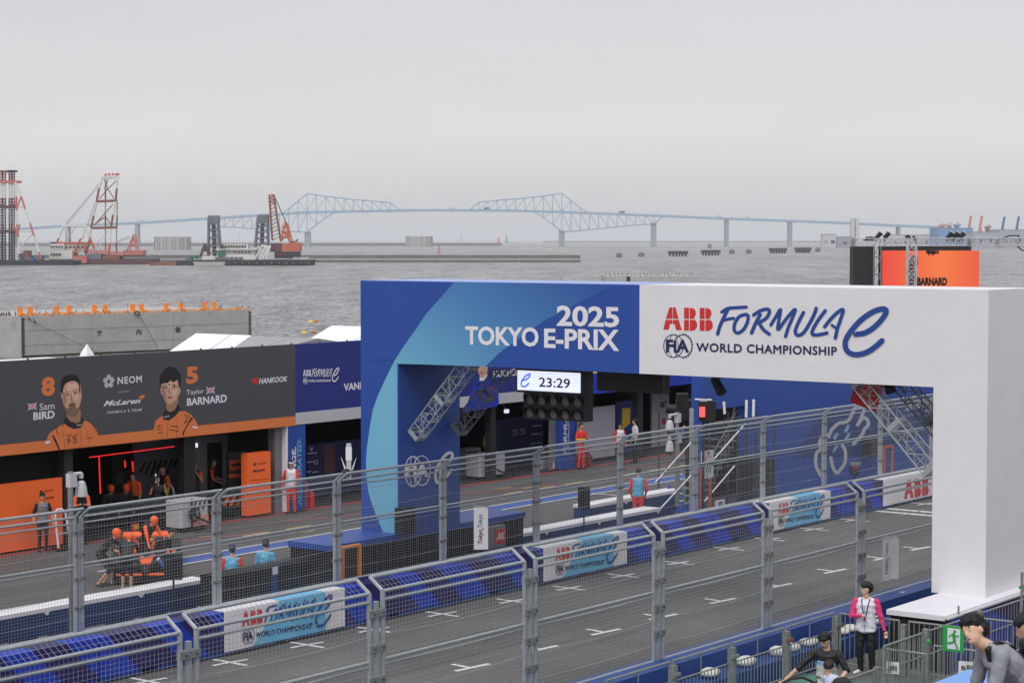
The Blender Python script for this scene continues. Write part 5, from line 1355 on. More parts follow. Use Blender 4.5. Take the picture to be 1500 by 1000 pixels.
TY(fp, 'Taylor', (273.3, 580.4, 571), (298.5, 577.8, 568.6), Y0, 'white_paint')
TY(fp, 'BARNARD', (273.8, 594, 583.3), (332.2, 588.6, 577.2), Y0, 'white_paint', bold=0.03)
TY(fp, 'HANKOOK', (379, 562.4, 554), (421.4, 558.4, 550.4), Y0, 'white_paint', bold=0.03, shear=0.25)
fp.poly([onY(u, w, Y0) for u, w in ((367.5, 557.3), (372, 554.2), (378.8, 553), (376.8, 561.2), (374, 563))][::-1], 'red')
for u0, w0 in ((41, 600.3), (302.3, 576.8)):    # printed flags
    q = lambda s, t_, l=0: onY(u0+s*12.4, w0-s*0.9-t_*9.6, Y0-l*0.002)
    fp.poly([q(0, 0), q(1, 0), q(1, 1), q(0, 1)], 'fascia_blue')
    for a, b in (((0, 0), (1, 1)), ((0, 1), (1, 0))):
        dd = 0.09; fp.poly([q(a[0], a[1]+dd, 1), q(b[0], b[1]+dd, 1), q(b[0], b[1]-dd, 1), q(a[0], a[1]-dd, 1)], 'white_paint')
    fp.poly([q(0, .34, 2), q(1, .34, 2), q(1, .66, 2), q(0, .66, 2)], 'white_paint'); fp.poly([q(.4, 0, 2.5), q(.6, 0, 2.5), q(.6, 1, 2.5), q(.4, 1, 2.5)], 'white_paint')
    fp.poly([q(0, .42, 3), q(1, .42, 3), q(1, .58, 3), q(0, .58, 3)], 'red'); fp.poly([q(.45, 0, 3.5), q(.55, 0, 3.5), q(.55, 1, 3.5), q(.45, 1, 3.5)], 'red')
# rosette mark
for i in range(5):
    a_ = math.pi/2+i*2*math.pi/5; cx, cy = 159.3+5.2*math.cos(a_), 558.5-6.3*math.sin(a_)-(math.cos(a_)*0.4)
    fp.poly([onY(cx+3.6*math.cos(t_), cy+4.3*math.sin(t_), Y0-0.001*i) for t_ in np.linspace(0, 2*math.pi, 7)[:-1]], 'light_grey')
fp.poly([onY(159.3+2.4*math.cos(t_), 558.5+2.8*math.sin(t_), Y0-0.008) for t_ in np.linspace(0, 2*math.pi, 6)[:-1]], 'fascia_grey')
draw_logo(fp, lambda x, y, l: onY(444+(x-156)/1240*53, 541.5+(y-150)/270*20.5-(x-156)/1240*3.4, Y0-l*0.001), 'white_paint', 'white_paint', 'white_paint')
TY(fp, 'VANDOORNE', (503.5, 572.6, 561.6), (573, 565, 554), Y0, 'white_paint', bold=0.03)
TY(fp, 'HUGHES', (722.5, 552.8, 543.4), (758.5, 549.4, 539.4), Y0, 'white_paint', bold=0.03)
fp.build('print', pb, label='names, numbers and marks printed on the fascia')
def YP(mb, pts, m, l):
    if len(pts) > 9 and m != 'fascia_orange': pts = catmull(pts, 3, True)
    mb.poly([onY(u, w, Y0-0.002*l) for u, w in pts], m)
def tufts(mb, base, L, l, seed):      # loose hair ends along an outline
    rr = random.Random(seed)
    for (a, b) in zip(base, base[1:]):
        for k_ in range(3):
            t_ = rr.random(); u = a[0]+(b[0]-a[0])*t_; w = a[1]+(b[1]-a[1])*t_; du, dw = rr.uniform(-1.2, 1.2), -rr.uniform(.5, 1)*L
            mb.poly([onY(u-.8, w+.8, Y0-.002*l), onY(u+.8, w+.8, Y0-.002*l), onY(u+du, w+dw, Y0-.002*l)], 'hair')
# two printed half-length portraits
po = MB()
YP(po, [(66,661),(68,645),(71,636),(78,630),(90,622),(100,617),(118,617),(126,616),(135,621),(141,628),(144,640),(145,651.5)], 'fascia_orange', 0)
YP(po, [(96,610),(93,618),(99,624),(108,628),(118,626.5),(122,620),(122,613)], 'black', 1)
YP(po, [(97,598),(98,611),(103,617),(112,619.5),(118,617),(118.5,600)], 'skin_print_dark', 2)
YP(po, [(90.5,566),(91.5,582),(92,590),(95,600),(100,607),(107,610.5),(112,608),(116,601),(118,590),(119,575),(117,560),(110,555),(98,556)], 'skin_print', 3)
YP(po, [(89.5,573),(90,560),(92,554),(98,549.5),(105,548.5),(112,550),(116,555),(117.5,563),(117.5,575),(116,574),(115.5,563),(110,558),(102,558.5),(96,562),(93,568),(91.5,577)], 'hair', 4)
YP(po, [(92,588),(95,600),(100,607),(107,610.5),(112,608),(116,601),(118,589),(115,596),(111.5,597.5),(110.5,590.5),(105.5,589.5),(101,592),(100,598),(96,596)], 'stubble', 4)
YP(po, [(91.5,577),(93,586),(95,592),(97,590),(96,580),(94,572)], 'skin_print_dark', 3.5)
YP(po, [(99,563),(112,560),(114,566),(112,571),(108,571),(104,572),(98,573)], 'hi_print', 3.5); YP(po, [(105,574),(107.4,574),(109,585),(106.8,586.5)], 'hi_print', 5.5); YP(po, [(110,579),(115,577.5),(114,587),(111,586)], 'hi_print', 3.5)
for u, w in ((98.5, 577.5), (110, 575)): YP(po, [(u-3.4, w+.3), (u, w+2), (u+3.4, w+.8), (u, w+1.2)], 'skin_print_dark', 4.5)
YP(po, [(89,575),(90.5,575),(92,584),(90.5,584)], 'skin_print', 4); YP(po, [(117.8,576),(120,574),(119.5,583),(117.8,586)], 'skin_print', 4)
for u, w in ((98.5, 577.5), (110, 575)): YP(po, [(u-3, w), (u, w-1), (u+3, w-.4), (u, w+.9)], 'hair_brown', 5); YP(po, [(u-4, w-3.2), (u, w-4.6), (u+4, w-3.8), (u, w-3.6)], 'hair_brown', 5)
YP(po, [(104.5,577),(106.3,577),(108,586),(106,588),(103.5,587.5)], 'skin_print_dark', 5); YP(po, [(101.5,593.6),(106,591),(109.5,591.8),(106,594.6)], 'maroon', 5)
YP(po, [(78,636),(84,647),(88,658.5),(86,658.6),(81,648),(76,638)], 'black', 2); YP(po, [(66.5,646.5),(73,645),(74,648),(66.5,650)], 'white_paint', 2)
for s in ([(98, 637), (103, 636), (98, 645), (103, 643.5)], [(105, 637), (108, 641), (112, 635)], [(100, 650), (100, 646), (104, 645)], [(107, 642), (113, 641), (107, 645), (112, 644)], [(107, 648.5), (113, 647)]):
    put_ribbon(po, s, 1.1, lambda x, y: onY(x, y, Y0-0.006), 'black', n=1)
for s in ([(76, 627), (82, 626), (84, 634), (86, 637)], [(90, 622), (92, 624), (94, 620)], [(134, 620), (138, 624), (141, 631)], [(127, 642), (136, 640)]): put_ribbon(po, s, 0.8, lambda x, y: onY(x, y, Y0-0.008), 'black', n=1)
put_text(po, 'NEOM', quad(onY(112.5, 624, Y0-.006), onY(120, 623, Y0-.006), onY(112.5, 621.3, Y0-.006), onY(120, 620.3, Y0-.006)), 'white_paint')
tufts(po, [(91, 556), (97, 550.5), (105, 549.5), (113, 551), (117, 557)], 2.6, 4.2, 1)
YP(po, [(70,640),(80,634),(86,650),(84,659)], 'fascia_orange', 1)
for s_ in ([(118, 628), (119, 655)], [(128, 630), (131, 654)], [(92, 630), (96, 657)]): put_ribbon(po, s_, .7, lambda x, y: onY(x, y, Y0-.005), 'ship_orange', n=1)
po.build('portrait', pb, label='printed man with short dark hair and stubble in an orange suit')
po = MB()
YP(po, [(225,644),(225,628),(228,616),(235,610),(244,606),(262,602),(272,602),(281,608),(287,616),(290,624),(289.5,635.3)], 'fascia_orange', 0)
YP(po, [(242,600),(238,608),(239,614),(247,615.5),(257,609),(264,600),(263,594),(260,590)], 'black', 1)
YP(po, [(243,588),(244,600),(249,603.5),(256,600),(261,590),(261,580)], 'skin_print_dark', 2)
YP(po, [(236,560),(236.5,572),(239,582),(243,589),(249,591.5),(255,588),(261,580),(263,570),(263,556),(255,552),(240,554)], 'skin_print', 3)
YP(po, [(234.5,565),(234.5,553),(238,545),(243,539),(250,537),(257,539),(263,546),(265,556),(263.5,567),(261.5,565),(260,556),(254,560),(250,557),(245,561),(240,561),(236,563),(236,569)], 'hair', 4)
YP(po, [(236.3,566),(237.5,574),(240,584),(243,588),(243,578),(240,566)], 'skin_print_dark', 3.5); YP(po, [(241,561),(257,559),(260,565),(256,567),(242,568)], 'hi_print', 3.5); YP(po, [(248.4,566),(250,566),(251.6,575),(249.6,576)], 'hi_print', 5.5); YP(po, [(253,571),(259,569),(258,578),(254,579)], 'hi_print', 3.5)
for u, w in ((243.5, 567.4), (254.5, 566.2)): YP(po, [(u-3.4, w+.3), (u, w+2), (u+3.4, w+.8), (u, w+1.1)], 'skin_print_dark', 4.5)
YP(po, [(234.5,568),(236.3,568),(238,578),(236,577)], 'skin_print', 4); YP(po, [(262.5,570),(264.5,568),(264.3,574),(262,580)], 'skin_print', 4)
for u, w in ((243.5, 567.4), (254.5, 566.2)): YP(po, [(u-3, w), (u, w-1), (u+3, w-.3), (u, w+1)], 'hair_brown', 5); YP(po, [(u-3.6, w-2.6), (u, w-4), (u+3.6, w-3.2), (u, w-3.1)], 'hair_brown', 5)
YP(po, [(247.6,567),(249.4,567),(251,575),(249,576.3),(246.8,576)], 'skin_print_dark', 5); YP(po, [(244.5,582),(249,580.2),(252.5,581.2),(249,583.4)], 'maroon', 5)
YP(po, [(281,610),(275,620),(268,632),(267,637),(269,637),(271,630),(277,620),(283,612)], 'black', 2); YP(po, [(282,623.5),(289.5,625),(289.5,627.5),(282,626)], 'white_paint', 2)
for s in ([(230, 624), (234, 622), (231, 630), (235, 628)], [(232, 634), (236, 633)], [(250, 623), (262, 625)], [(248, 629), (262, 631)], [(271, 606), (274, 612), (270, 620)], [(276, 608), (279, 616), (272, 618)]): put_ribbon(po, s, 0.9, lambda x, y: onY(x, y, Y0-0.006), 'black', n=1)
put_text(po, 'NEOM', quad(onY(240, 612, Y0-.006), onY(248, 610.4, Y0-.006), onY(240, 609.4, Y0-.006), onY(248, 607.8, Y0-.006)), 'white_paint')
tufts(po, [(236, 552), (240, 543), (247, 538), (256, 539), (263, 547)], 2.6, 4.2, 2); tufts(po, [(238, 566), (246, 563), (255, 564), (262, 568)], 3.0, 4.3, 3)
for s_ in ([(246, 618), (245, 641)], [(258, 612), (259, 639)], [(236, 622), (238, 642)]): put_ribbon(po, s_, .7, lambda x, y: onY(x, y, Y0-.005), 'ship_orange', n=1)
po.build('portrait', pb, label='printed young man with thick dark hair in an orange suit')
po = MB()
YP(po, [(680,604),(688,580),(694,562),(703,556),(714,553),(722,558),(730,574),(731,590),(728,595)], 'royal_blue', 0)
YP(po, [(700,536),(700,544),(703,551),(708,553),(713,548),(715,538),(714,534)], 'skin_print', 2); YP(po, [(702,552),(703,558),(709,557),(714,550),(713,547),(708,552)], 'white_paint', 1); YP(po, [(702,545.5),(706,544),(710,545),(706,548)], 'skin_print_dark', 3)
YP(po, [(718,566),(722,566),(722,569),(718,569)], 'red', 2); YP(po, [(698,562),(704,560),(705,563),(699,565)], 'black', 2)
po.build('portrait', pb, label='printed driver in a blue suit, only chin and chest visible')
mb = MB()
for x in np.arange(29, 84, 1.4): mb.ball((x, YF+0.09, 5.64), 0.035, 'dark_grey', 6, 4)
mb.build('fixings', pb, label='small bolts along the top of the fascia')

# white marquee roofs behind the fascia
def tent(label, near, far_u, rake, m, k=3.0, Yn=49.4):
    """ridge runs away from the track; near, rake: photographed points of the near gable edge"""
    N = onY(*near, Yn); R_ = onY(*rake, Yn); k = min(k, (N.z-4.6)/max(.01, N.z-R_.z)); E = N+(R_-N)*k; E2 = Vector((2*N.x-E.x, Yn, E.z)); r_ = ray(far_u, near[1]); yf = N.x*r_[1]/r_[0]; dv = Vector((0, yf-Yn, 0))
    T = thing('marquee', label, 'marquee', (N.x, Yn, 4.4), 'marquee roofs behind the pit building')
    mb = MB(); mb.prism([E, N, E2], dv, m); mb.build('roof', T); mb = MB(); mb.box((E.x+.05, Yn+.03, 4.405), (E2.x-.05, yf-.03, E.z-.004), m); mb.build('walls', T)
    mb = MB(); e_ = Vector((-.004, 0, .012)); q = dv*.35; mb.tube(E+q+e_, N+q+e_, .012, 'light_grey', 4); mb.build('seam', T)
tent('white marquee roof behind the dark grey fascia, left of the grey roof', (368, 491), 287, (348, 505), 'roof_white')
tent('white marquee roof behind the blue fascia next to the arch', (590, 480), 486, (571, 492), 'roof_white')
tent('grey marquee roof between the two white ones', (466, 495.5), 372, (430, 505), 'roof_grey')
p = onY(127.5, 520, 50); mb = MB(); mb.lathe(p-UP*0.3, [(0.30, 0.1), (0.20, 0.35), (0.0, 0.66)], 'roof_white', 4); tag(mb.build('finial'), 'small white pointed tent peak above the grey fascia', 'tent peak')
mb = MB(); a = onY(-20, 530, 50); b = onY(60, 526.5, 50); mb.box((a.x, 49.8, 4.4), (b.x+.6, 50.4, b.z+0.03), 'roof_white'); tag(mb.build('awning_roof'), 'flat white roof edge behind the fascia at the left edge', 'roof')

# ------------------------------------------------------------------ garage fittings
def board(name, label, cat, x0, x1, z0, z1, y, m, th=0.08, rz=0, group=None):
    T = thing(name, label, cat, ((x0+x1)/2, y, z0), group); MB().box((x0, y, z0), (x1, y+th, z1), m).build('panel', T); return T
MB_ = MB
mb = MB(); mb.box((30, 48.5, 0), (XA(103, 48.5), 48.56, 2.93), 'black_cloth')
for i in range(26):
    x = 36+i*0.25; mb.box((x, 48.46, 0), (x+0.06, 48.5, 2.93), 'black_cloth')
mb.build('curtain', pb, label='black cloth curtain over the left garage')
T = board('display_board', 'wide orange team board standing before the left garage', 'board', 30, XA(90, 47.85), 0.08, 2.06, 47.85, 'orange')
mb = MB(); TY(mb, 'NEOM', (64.5, 721, 717.5), (77.5, 719.3, 715.8), 47.843, 'black', bold=0.0, spacing=1.2); TY(mb, 'McLaren', (61, 731.5, 727.8), (79, 729, 725.5), 47.843, 'black', bold=0.03, shear=.3); mb.ball(onY(60, 720, 47.843), (0.05, 0.004, 0.05), 'black', 8, 6); mb.build('print', T)
T = board('display_board', 'tall orange team panel between the garages', 'board', XA(362.5, 47.7), XA(396, 47.7), 0.10, 2.13, 47.7, 'orange', 0.3)
mb = MB(); TY(mb, 'NEOM', (377, 680.5, 677.5), (389, 679.3, 676.3), 47.69, 'black', spacing=1.2); TY(mb, 'McLaren', (370.5, 691.5, 687.8), (388, 689, 685.4), 47.69, 'black', bold=0.03, shear=.3)
TY(mb, 'Micron  Deloitte  VUSE', (367, 704, 702), (393, 702, 700), 47.69, 'black'); TY(mb, 'Y  ooo  88', (369, 710, 707), (391, 708.5, 705.5), 47.69, 'black'); mb.ball(onY(373, 679.5, 47.69), (0.05, 0.004, 0.05), 'black', 8, 6); mb.build('print', T)
T = board('number_board', 'black board with an outlined orange 5 beside the orange panel', 'board', XA(334, 48.3), XA(361, 48.3), 0.1, 2.15, 48.3, 'black')
mb = MB()
def seg5(l, w_, m): put_ribbon(mb, [(358.5, 674.5), (337.5, 676.5), (337.5, 686), (358.5, 684), (358.5, 695), (337.5, 697)], w_, lambda x, y: onY(x, y, 48.292-l), m, n=1)
seg5(0, 4.4, 'orange'); seg5(0.003, 2.2, 'black')
mb.build('print', T); mb = MB()
for i in range(5):
    u = 326+i*9.5; mb.poly([onY(u, 741-i*.6, 48.28), onY(u+5, 740.5-i*.6, 48.28), onY(u+11, 727-i*.6, 48.28), onY(u+6, 727.5-i*.6, 48.28)], 'orange')
mb.build('print', T, label='slanted orange stripes')
# grey inner wall of the second garage with a doorway
xw = lambda u, y=50.8: XA(u, y)
gw = thing('garage_wall', 'grey inner wall with a dark doorway in the second garage', 'wall', (xw(320), 50.8, 0))
mb = MB(); x0, xa, xb, x1 = xw(285), xw(303), xw(327), xw(338)
mb.box((x0, 50.8, 0), (xa, 50.9, 2.45), 'light_grey'); mb.box((xb, 50.8, 0), (x1, 50.9, 2.45), 'light_grey'); mb.box((xa, 50.8, 2.2), (xb, 50.9, 2.45), 'light_grey'); mb.build('panel', gw)
MB().box((xa, 50.86, 0), (xb, 50.9, 2.2), 'black').build('doorway', gw)
gw = thing('garage_wall', 'dark grey inner wall with slanted black stripes in the first garage', 'wall', (xw(230, 52), 52, 0))
MB().box((xw(196, 52), 52, 0), (xw(262, 52), 52.1, 2.6), 'stripe_wall').build('panel', gw); mb = MB()
for i in range(7):
    u = 203+i*8; top = 678-i*1; mb.poly([onY(u, top+14+(i % 3)*3, 51.99), onY(u+4, top+14+(i % 3)*3, 51.99), onY(u+12, top-2, 51.99), onY(u+8, top-2, 51.99)], 'black')
mb.poly([onY(228, 742, 51.99), onY(238, 741, 51.99), onY(258, 706, 51.99), onY(250, 707, 51.99)], 'ship_red'); mb.build('stripe', gw)
gw = thing('equipment_rack', 'black equipment rack in the back of the first garage', 'rack', (xw(180, 52.5), 52.5, 0)); MB().box((xw(160, 52.5), 52.4, 0), (xw(195, 52.5), 53, 1.9), 'black').build('cabinet', gw)
mb = MB(); mb.box((xw(164, 52.5), 52.36, 0.9), (xw(176, 52.5), 52.4, 1.3), 'dark_grey'); mb.box((xw(180, 52.5), 52.36, 0.9), (xw(192, 52.5), 52.4, 1.3), 'dark_grey'); mb.build('shelf', gw)
def led(label, a, b, y, r=0.016, m='led_red'):
    tag(MB().tube(onY(*a, y), onY(*b, y), r, m, 6).build('light_tube'), label, 'light tube', 'glowing red tubes in the first garage')
led('long horizontal red light tube under the garage ceiling', (131, 669.5), (255, 653.6), 48.6)
led('tall upright red light tube in the first garage', (145, 668.5), (147, 722.5), 49.2, 0.022); led('short upright red light tube, left of the pair at the back', (183, 674.5), (183.5, 684), 51.5, 0.03); led('short upright red light tube, right of the pair at the back', (194, 675.5), (195, 690), 51.5, 0.03)
tag(MB().tube(onY(228, 694, 50), onY(229, 725, 50), 0.02, 'led_white', 6).build('light_tube'), 'white upright light tube in the first garage', 'light tube')
for u, w, lb in ((285, 652, 'small white floodlight under the left fascia'), (742, 602, 'small white floodlight in the garage behind the clock')):
    p = onY(u, w, 48.6); T = thing('floodlight', lb, 'floodlight', p); MB().obox(p, Vector((.1, 0, 0)), Vector((0, .05, 0)), UP*.07, 'led_white').build('lamp', T); MB().tube(p+UP*.07, Vector((p.x-.5, p.y, 2.93)), .012, 'galv', 5).build('arm', T)
# blue slogan pillar
xL, xR = XA(422, 47.6), XA(448, 47.6)
T = thing('slogan_pillar', 'blue pillar with white and pale blue upright slogan between the fascias', 'pillar', ((xL+xR)/2, 47.6, 0))
MB().box((xL, 47.62, 0.05), (xR, 47.95, 2.9), 'arch_blue').build('panel', T); MB().box((xL-0.04, 47.62, 0.05), (xL, 47.95, 2.9), 'white_paint').build('edge', T)
mb = MB(); wd = (xR-xL); put_text(mb, 'CHANGE.', lambda s, t_: Vector((xL+wd*0.45-t_*wd*0.24, 47.61, 0.55+s*1.65)), 'white_paint', bold=0.03); put_text(mb, 'ACCELERATED.', lambda s, t_: Vector((xL+wd*0.75-t_*wd*0.24, 47.608, 0.2+s*2.25)), 'sky_blue', bold=0.02, shear=0.2); mb.build('print', T)
for u0, u1, m, lb in ((411, 421, 'light_grey', 'pale grey steel panel left of the blue slogan pillar'),): board('wall_panel', lb, 'panel', XA(u0, 48.0), XA(u1, 48.0), 0.05, 2.9, 48.0, m)
# navy team boards
T = board('display_board', 'navy team board with small white marks right of the blue pillar', 'board', XA(450, 49.5), XA(534, 49.5), 0.1, 1.95, 49.5, 'logo_navy')
mb = MB()
for i, (s, u0, u1, w) in enumerate((('TRIDENT', 450, 464, 665), ('TEAM', 450, 460, 678), ('RACING', 450, 466, 693))): TY(mb, s, (u0, w, w-2.6), (u1, w-1, w-3.6), 49.49, 'white_paint') if False else None
put_ribbon(mb, [(455, 655), (456, 660), (458, 655)], 0.8, lambda x, y: onY(x, y, 49.49), 'white_paint', n=2); put_ribbon(mb, [(463+2.4*math.cos(t_), 676.5+3*math.sin(t_)) for t_ in np.linspace(0, 2*math.pi, 12)[:-1]], 0.6, lambda x, y: onY(x, y, 49.49), 'white_paint', closed=True, n=1)
for u0, u1, w in ((450, 464, 664), (450, 459, 677), (450, 455, 691), (458, 466, 691.5)): put_ribbon(mb, [(u0, w), ((u0+u1)/2, w-.8), (u1, w-1)], 1.3, lambda x, y: onY(x, y, 49.488), 'light_grey', n=1)
mb.poly([onY(475, 652, 49.487), onY(491, 650, 49.487), onY(491, 692, 49.487), onY(475, 693, 49.487)][::-1], 'ship_maroon'); mb.build('print', T)
T = board('number_board', 'dark navy garage board with an outlined number 55', 'board', XA(716, 50), XA(760, 50), 0.1, 2.0, 50, 'logo_navy')
mb = MB(); TY(mb, '55', (751, 637.5, 629.5), (769.5, 635.5, 628), 49.99, 'light_grey', bold=0.02); TY(mb, '55', (752.2, 636.6, 630.5), (768.3, 634.8, 629.0), 49.985, 'logo_navy', bold=0.0); mb.build('print', T)
MB().box((XA(760, 50), 50, .1), (XA(796, 50), 50.08, 2.0), 'logo_navy').build('panel', T); mb = MB()
for u0, u1, w in ((780, 793, 624), (779, 789, 636), (778, 784, 650), (787, 793, 649)): put_ribbon(mb, [(u0, w), ((u0+u1)/2, w-.8), (u1, w-1)], 1.4, lambda x, y: onY(x, y, 49.98), 'light_grey', n=1)
put_ribbon(mb, [(793+2*math.cos(t_), 635+2.5*math.sin(t_)) for t_ in np.linspace(0, 2*math.pi, 12)[:-1]], 0.5, lambda x, y: onY(x, y, 49.98), 'light_grey', closed=True, n=1); mb.build('print', T, label='small pale sponsor marks')
T = board('wall_panel', 'grey panel with faint lettering beside the second blue pillar', 'panel', XA(806, 48), XA(822, 48), 0.05, 2.9, 48.0, 'mid_grey')
T = board('slogan_pillar', 'second blue pillar with upright white slogan behind the start lights', 'pillar', XA(823.5, 47.7), XA(843, 47.7), 0.05, 2.9, 47.7, 'arch_blue', 0.3)
mb = MB(); x0 = XA(823.5, 47.7); put_text(mb, 'FORMULA', lambda s, t_: Vector((x0+0.33-t_*0.24, 47.69, 0.6+s*1.9)), 'white_paint', bold=0.02, shear=.2); put_text(mb, 'CHAMPIONSHIP', lambda s, t_: Vector((x0+0.48-t_*0.09, 47.69, 0.6+s*1.9)), 'white_paint'); mb.build('print', T)
T = board('garage_screen', 'large plain white screen panel in the garage behind the red-suited marshal', 'screen', XA(846, 48.6), XA(901, 48.6), 0.15, 2.25, 48.6, 'light_grey')
T = board('display_board', 'blue and yellow board beside the white garage screen', 'board', XA(903, 48.8), XA(928, 48.8), 0.1, 2.35, 48.8, 'fascia_blue')
mb = MB(); mb.poly([onY(911, 598, 48.79), onY(923, 597, 48.79), onY(923, 620, 48.79), onY(911, 630, 48.79)][::-1], 'yellow'); TY(mb, 'WE', (914, 610, 607), (921, 609.5, 606.5), 48.785, 'logo_navy', bold=.03) if False else None; mb.build('print', T)
T = board('display_board', 'tall pale grey panel with the black letters ABT', 'panel', XA(955, 49.5), XA(980, 49.5), 0.1, 2.45, 49.5, 'light_grey')
mb = MB(); TY(mb, 'ABT', (966, 597, 588), (977, 596, 587), 49.49, 'black', bold=.04, shear=.3); mb.box((XA(970, 49.5), 49.485, 1.05), (XA(974.5, 49.5), 49.495, 1.3), 'red'); mb.build('print', T)
T = board('garage_unit', 'pale grey storage unit at the back of the last garage', 'cabinet', XA(982, 51), XA(1024, 51), 0.1, 1.6, 51, 'mid_grey'); MB().box((XA(992, 51), 50.98, 0.5), (XA(1020, 51), 51, 1.4), 'black').build('opening', T)
T = board('tool_cabinet', 'grey drawer cabinet in the garage beside the blue pillar of the arch', 'cabinet', XA(676, 49.5), XA(698, 49.5), 0.05, 1.1, 49.3, 'mid_grey', 0.5); mb = MB()
for i in range(5): mb.box((XA(677, 49.5), 49.28, 0.2+i*0.17), (XA(695, 49.5), 49.3, 0.33+i*0.17), 'dark_grey')
mb.build('drawers', T)

# ------------------------------------------------------------------ pit wall
def pitwall(label, x0, x1, y, ztop, zbot, seams):
    T = thing('pit_wall', label, 'barrier', ((x0+x1)/2, y, 0), 'low white topped pit walls'); xs = [x0]+seams+[x1]
    for a, b in zip(xs, xs[1:]):
        mb = MB(); mb.box((a+0.02, y, zbot), (b-0.02, y+0.55, ztop-0.09), 'pit_blue'); mb.box((a+0.3, y+0.1, 0), (a+0.8, y+0.5, zbot), 'black'); mb.box((b-0.8, y+0.1, 0), (b-0.3, y+0.5, zbot), 'black'); blk_ = mb.build('block', T)
        mb = MB(); mb.box((a+0.01, y-0.012, ztop-0.09), (b-0.01, y+0.57, ztop), 'white_vinyl'); mb.poly([(b-.25, y-.014, ztop-.09), (b-.05, y-.014, ztop-.09), (b-.13, y-.014, ztop-.17)], 'white_vinyl'); cp = mb.build('cover', blk_)
        mb = MB(); put_text(mb, 'FORMULA E', lambda s, t_: Vector((a+0.9+s*1.0, y-0.014, ztop-0.075+t_*0.055)), 'lane_blue', bold=0.0); mb.build('lettering', cp) if False else None
pitwall('white topped blue pit wall at the left below the mechanics', 17, XA(304, 35.6), 35.6, 1.03, 0.42, [21.6, 26.2, 30.6, 33.4])
pitwall('white topped blue pit wall right of the arch base, nearer row', 45.6, XA(968, 34.2), 34.2, 1.02, 0.3, [47.4, 50.0])
pitwall('white topped blue pit wall right of the arch base, farther row', XA(862, 36.2), XA(1000, 36.2), 36.2, 1.02, 0.3, [54.4])

# black boxes of the marshals
T = thing('equipment_counter', 'long black slatted counter in front of the two marshals in blue tabards', 'counter', (36, 34.3, 0))
mb = MB(); x0, x1 = XA(323, 34.2), XA(497, 34.2); mb.box((x0, 34.2, 0), (x1, 34.9, 1.33), 'jet'); mb.build('body', T); mb = MB()
for i in range(int((x1-x0)/0.16)): mb.box((x0+i*0.16+.02, 34.17, 0.03), (x0+i*0.16+.10, 34.2, 1.30), 'black')
mb.build('slats', T, kind='stuff')
MB().box((XA(399, 34.1), 34.12, 0.5), (XA(406, 34.1), 34.16, 1.32), 'deep_blue').build('banner_strip', T); MB().box((XA(399, 34.1), 34.10, 1.18), (XA(406, 34.1), 34.12, 1.36), 'white_paint').build('tag', T)
T = thing('doorway_frame', 'orange frame around a black doorway below the blue base slab', 'frame', (XA(510, 33.3), 33.3, 0)); xa, xb = XA(495.5, 33.3), XA(525.5, 33.3)
mb = MB(); zt = 1.74; mb.box((xa, 33.22, 0.1), (xa+0.12, 33.36, zt), 'orange_seat'); mb.box((xb-0.08, 33.22, 0.1), (xb, 33.36, zt), 'orange_seat'); mb.box((xa+.12, 33.22, zt-0.06), (xb-.08, 33.36, zt), 'orange_seat'); mb.build('frame', T)
MB().box((xa+.12, 33.30, 0.1), (xb-.08, 33.34, zt-.06), 'black').build('curtain', T)
T = thing('doorway_frame', 'red frame around a blue doorway in the big blue wall', 'frame', (XA(1305, 36.4), 36.4, 0)); xa, xb = XA(1296.5, 36.4), XA(1309, 36.4); zd = onY(1302, 653, 36.4).z; mb = MB(); mb.box((xa, 36.38, 0.05), (xa+0.07, 36.52, zd), 'ship_orange'); mb.box((xb-0.09, 36.38, 0.05), (xb, 36.52, zd), 'ship_orange'); mb.box((xa+.07, 36.38, zd-.07), (xb-.09, 36.52, zd), 'ship_orange'); mb.build('frame', T)
MB().box((xa+.07, 36.46, 0.05), (xb-.09, 36.5, zd-.07), 'arch_blue').build('door_leaf', T)
tag(MB().box((XA(583, 33.35), 33.2, ZS), (XA(601, 33.35), 33.47, ZS+0.68), 'black_cloth').build('loudspeaker'), 'black loudspeaker box on the left base slab beside the pillar', 'loudspeaker')

# hanging cloth signs
def tokyo_sign(T, c, a, upv, w_, h_, n_):
    mb = MB(); mb.obox(c, a*w_/2, n_*0.01, upv*h_/2, 'white_vinyl'); mb.build('sheet', T)
    mb = MB(); f = lambda s0, s1: (lambda s, t_: c-n_*0.016+upv*(-h_/2+h_*(s0+(s1-s0)*s))+a*(w_*0.20-t_*w_*0.42))
    put_text(mb, 'Tokyo', f(0.14, 0.48), 'black', bold=0.02, shear=0.25); put_text(mb, 'Tokyo', f(0.52, 0.84), 'logo_blue' if False else 'lane_blue', bold=0.01); mb.obox(c-n_*0.017+upv*(-h_*0.0)+a*(w_*0.16), a*0.02, n_*0.001, upv*0.02, 'red'); mb.build('print', T)
c = onY(704.5, 773.5, 32.55); T = thing('hanging_sign', 'upright white cloth sign with Tokyo written twice on the farther fence', 'sign', c)
tokyo_sign(T, c, (RV*0.95+Vector((0.3, 0, 0))).normalized(), UP, 0.37, 1.08, VV*1.0)
mb = MB(); mb.tube(c+UP*0.56-RV*0.2, c+UP*0.56+RV*0.2, 0.012, 'galv', 6); mb.tube(c+UP*0.56, Vector((c.x, 32.88, c.z+0.6)), 0.01, 'galv', 5); mb.build('hanger', T)
c = onY(1305, 817, 21.25); T = thing('hanging_sign', 'curled white cloth sign with Tokyo written twice on the nearer fence', 'sign', c)
tokyo_sign(T, c-RV*0.09, (RV*0.9+VV*0.2).normalized(), UP, 0.20, 1.02, VV); mb = MB()
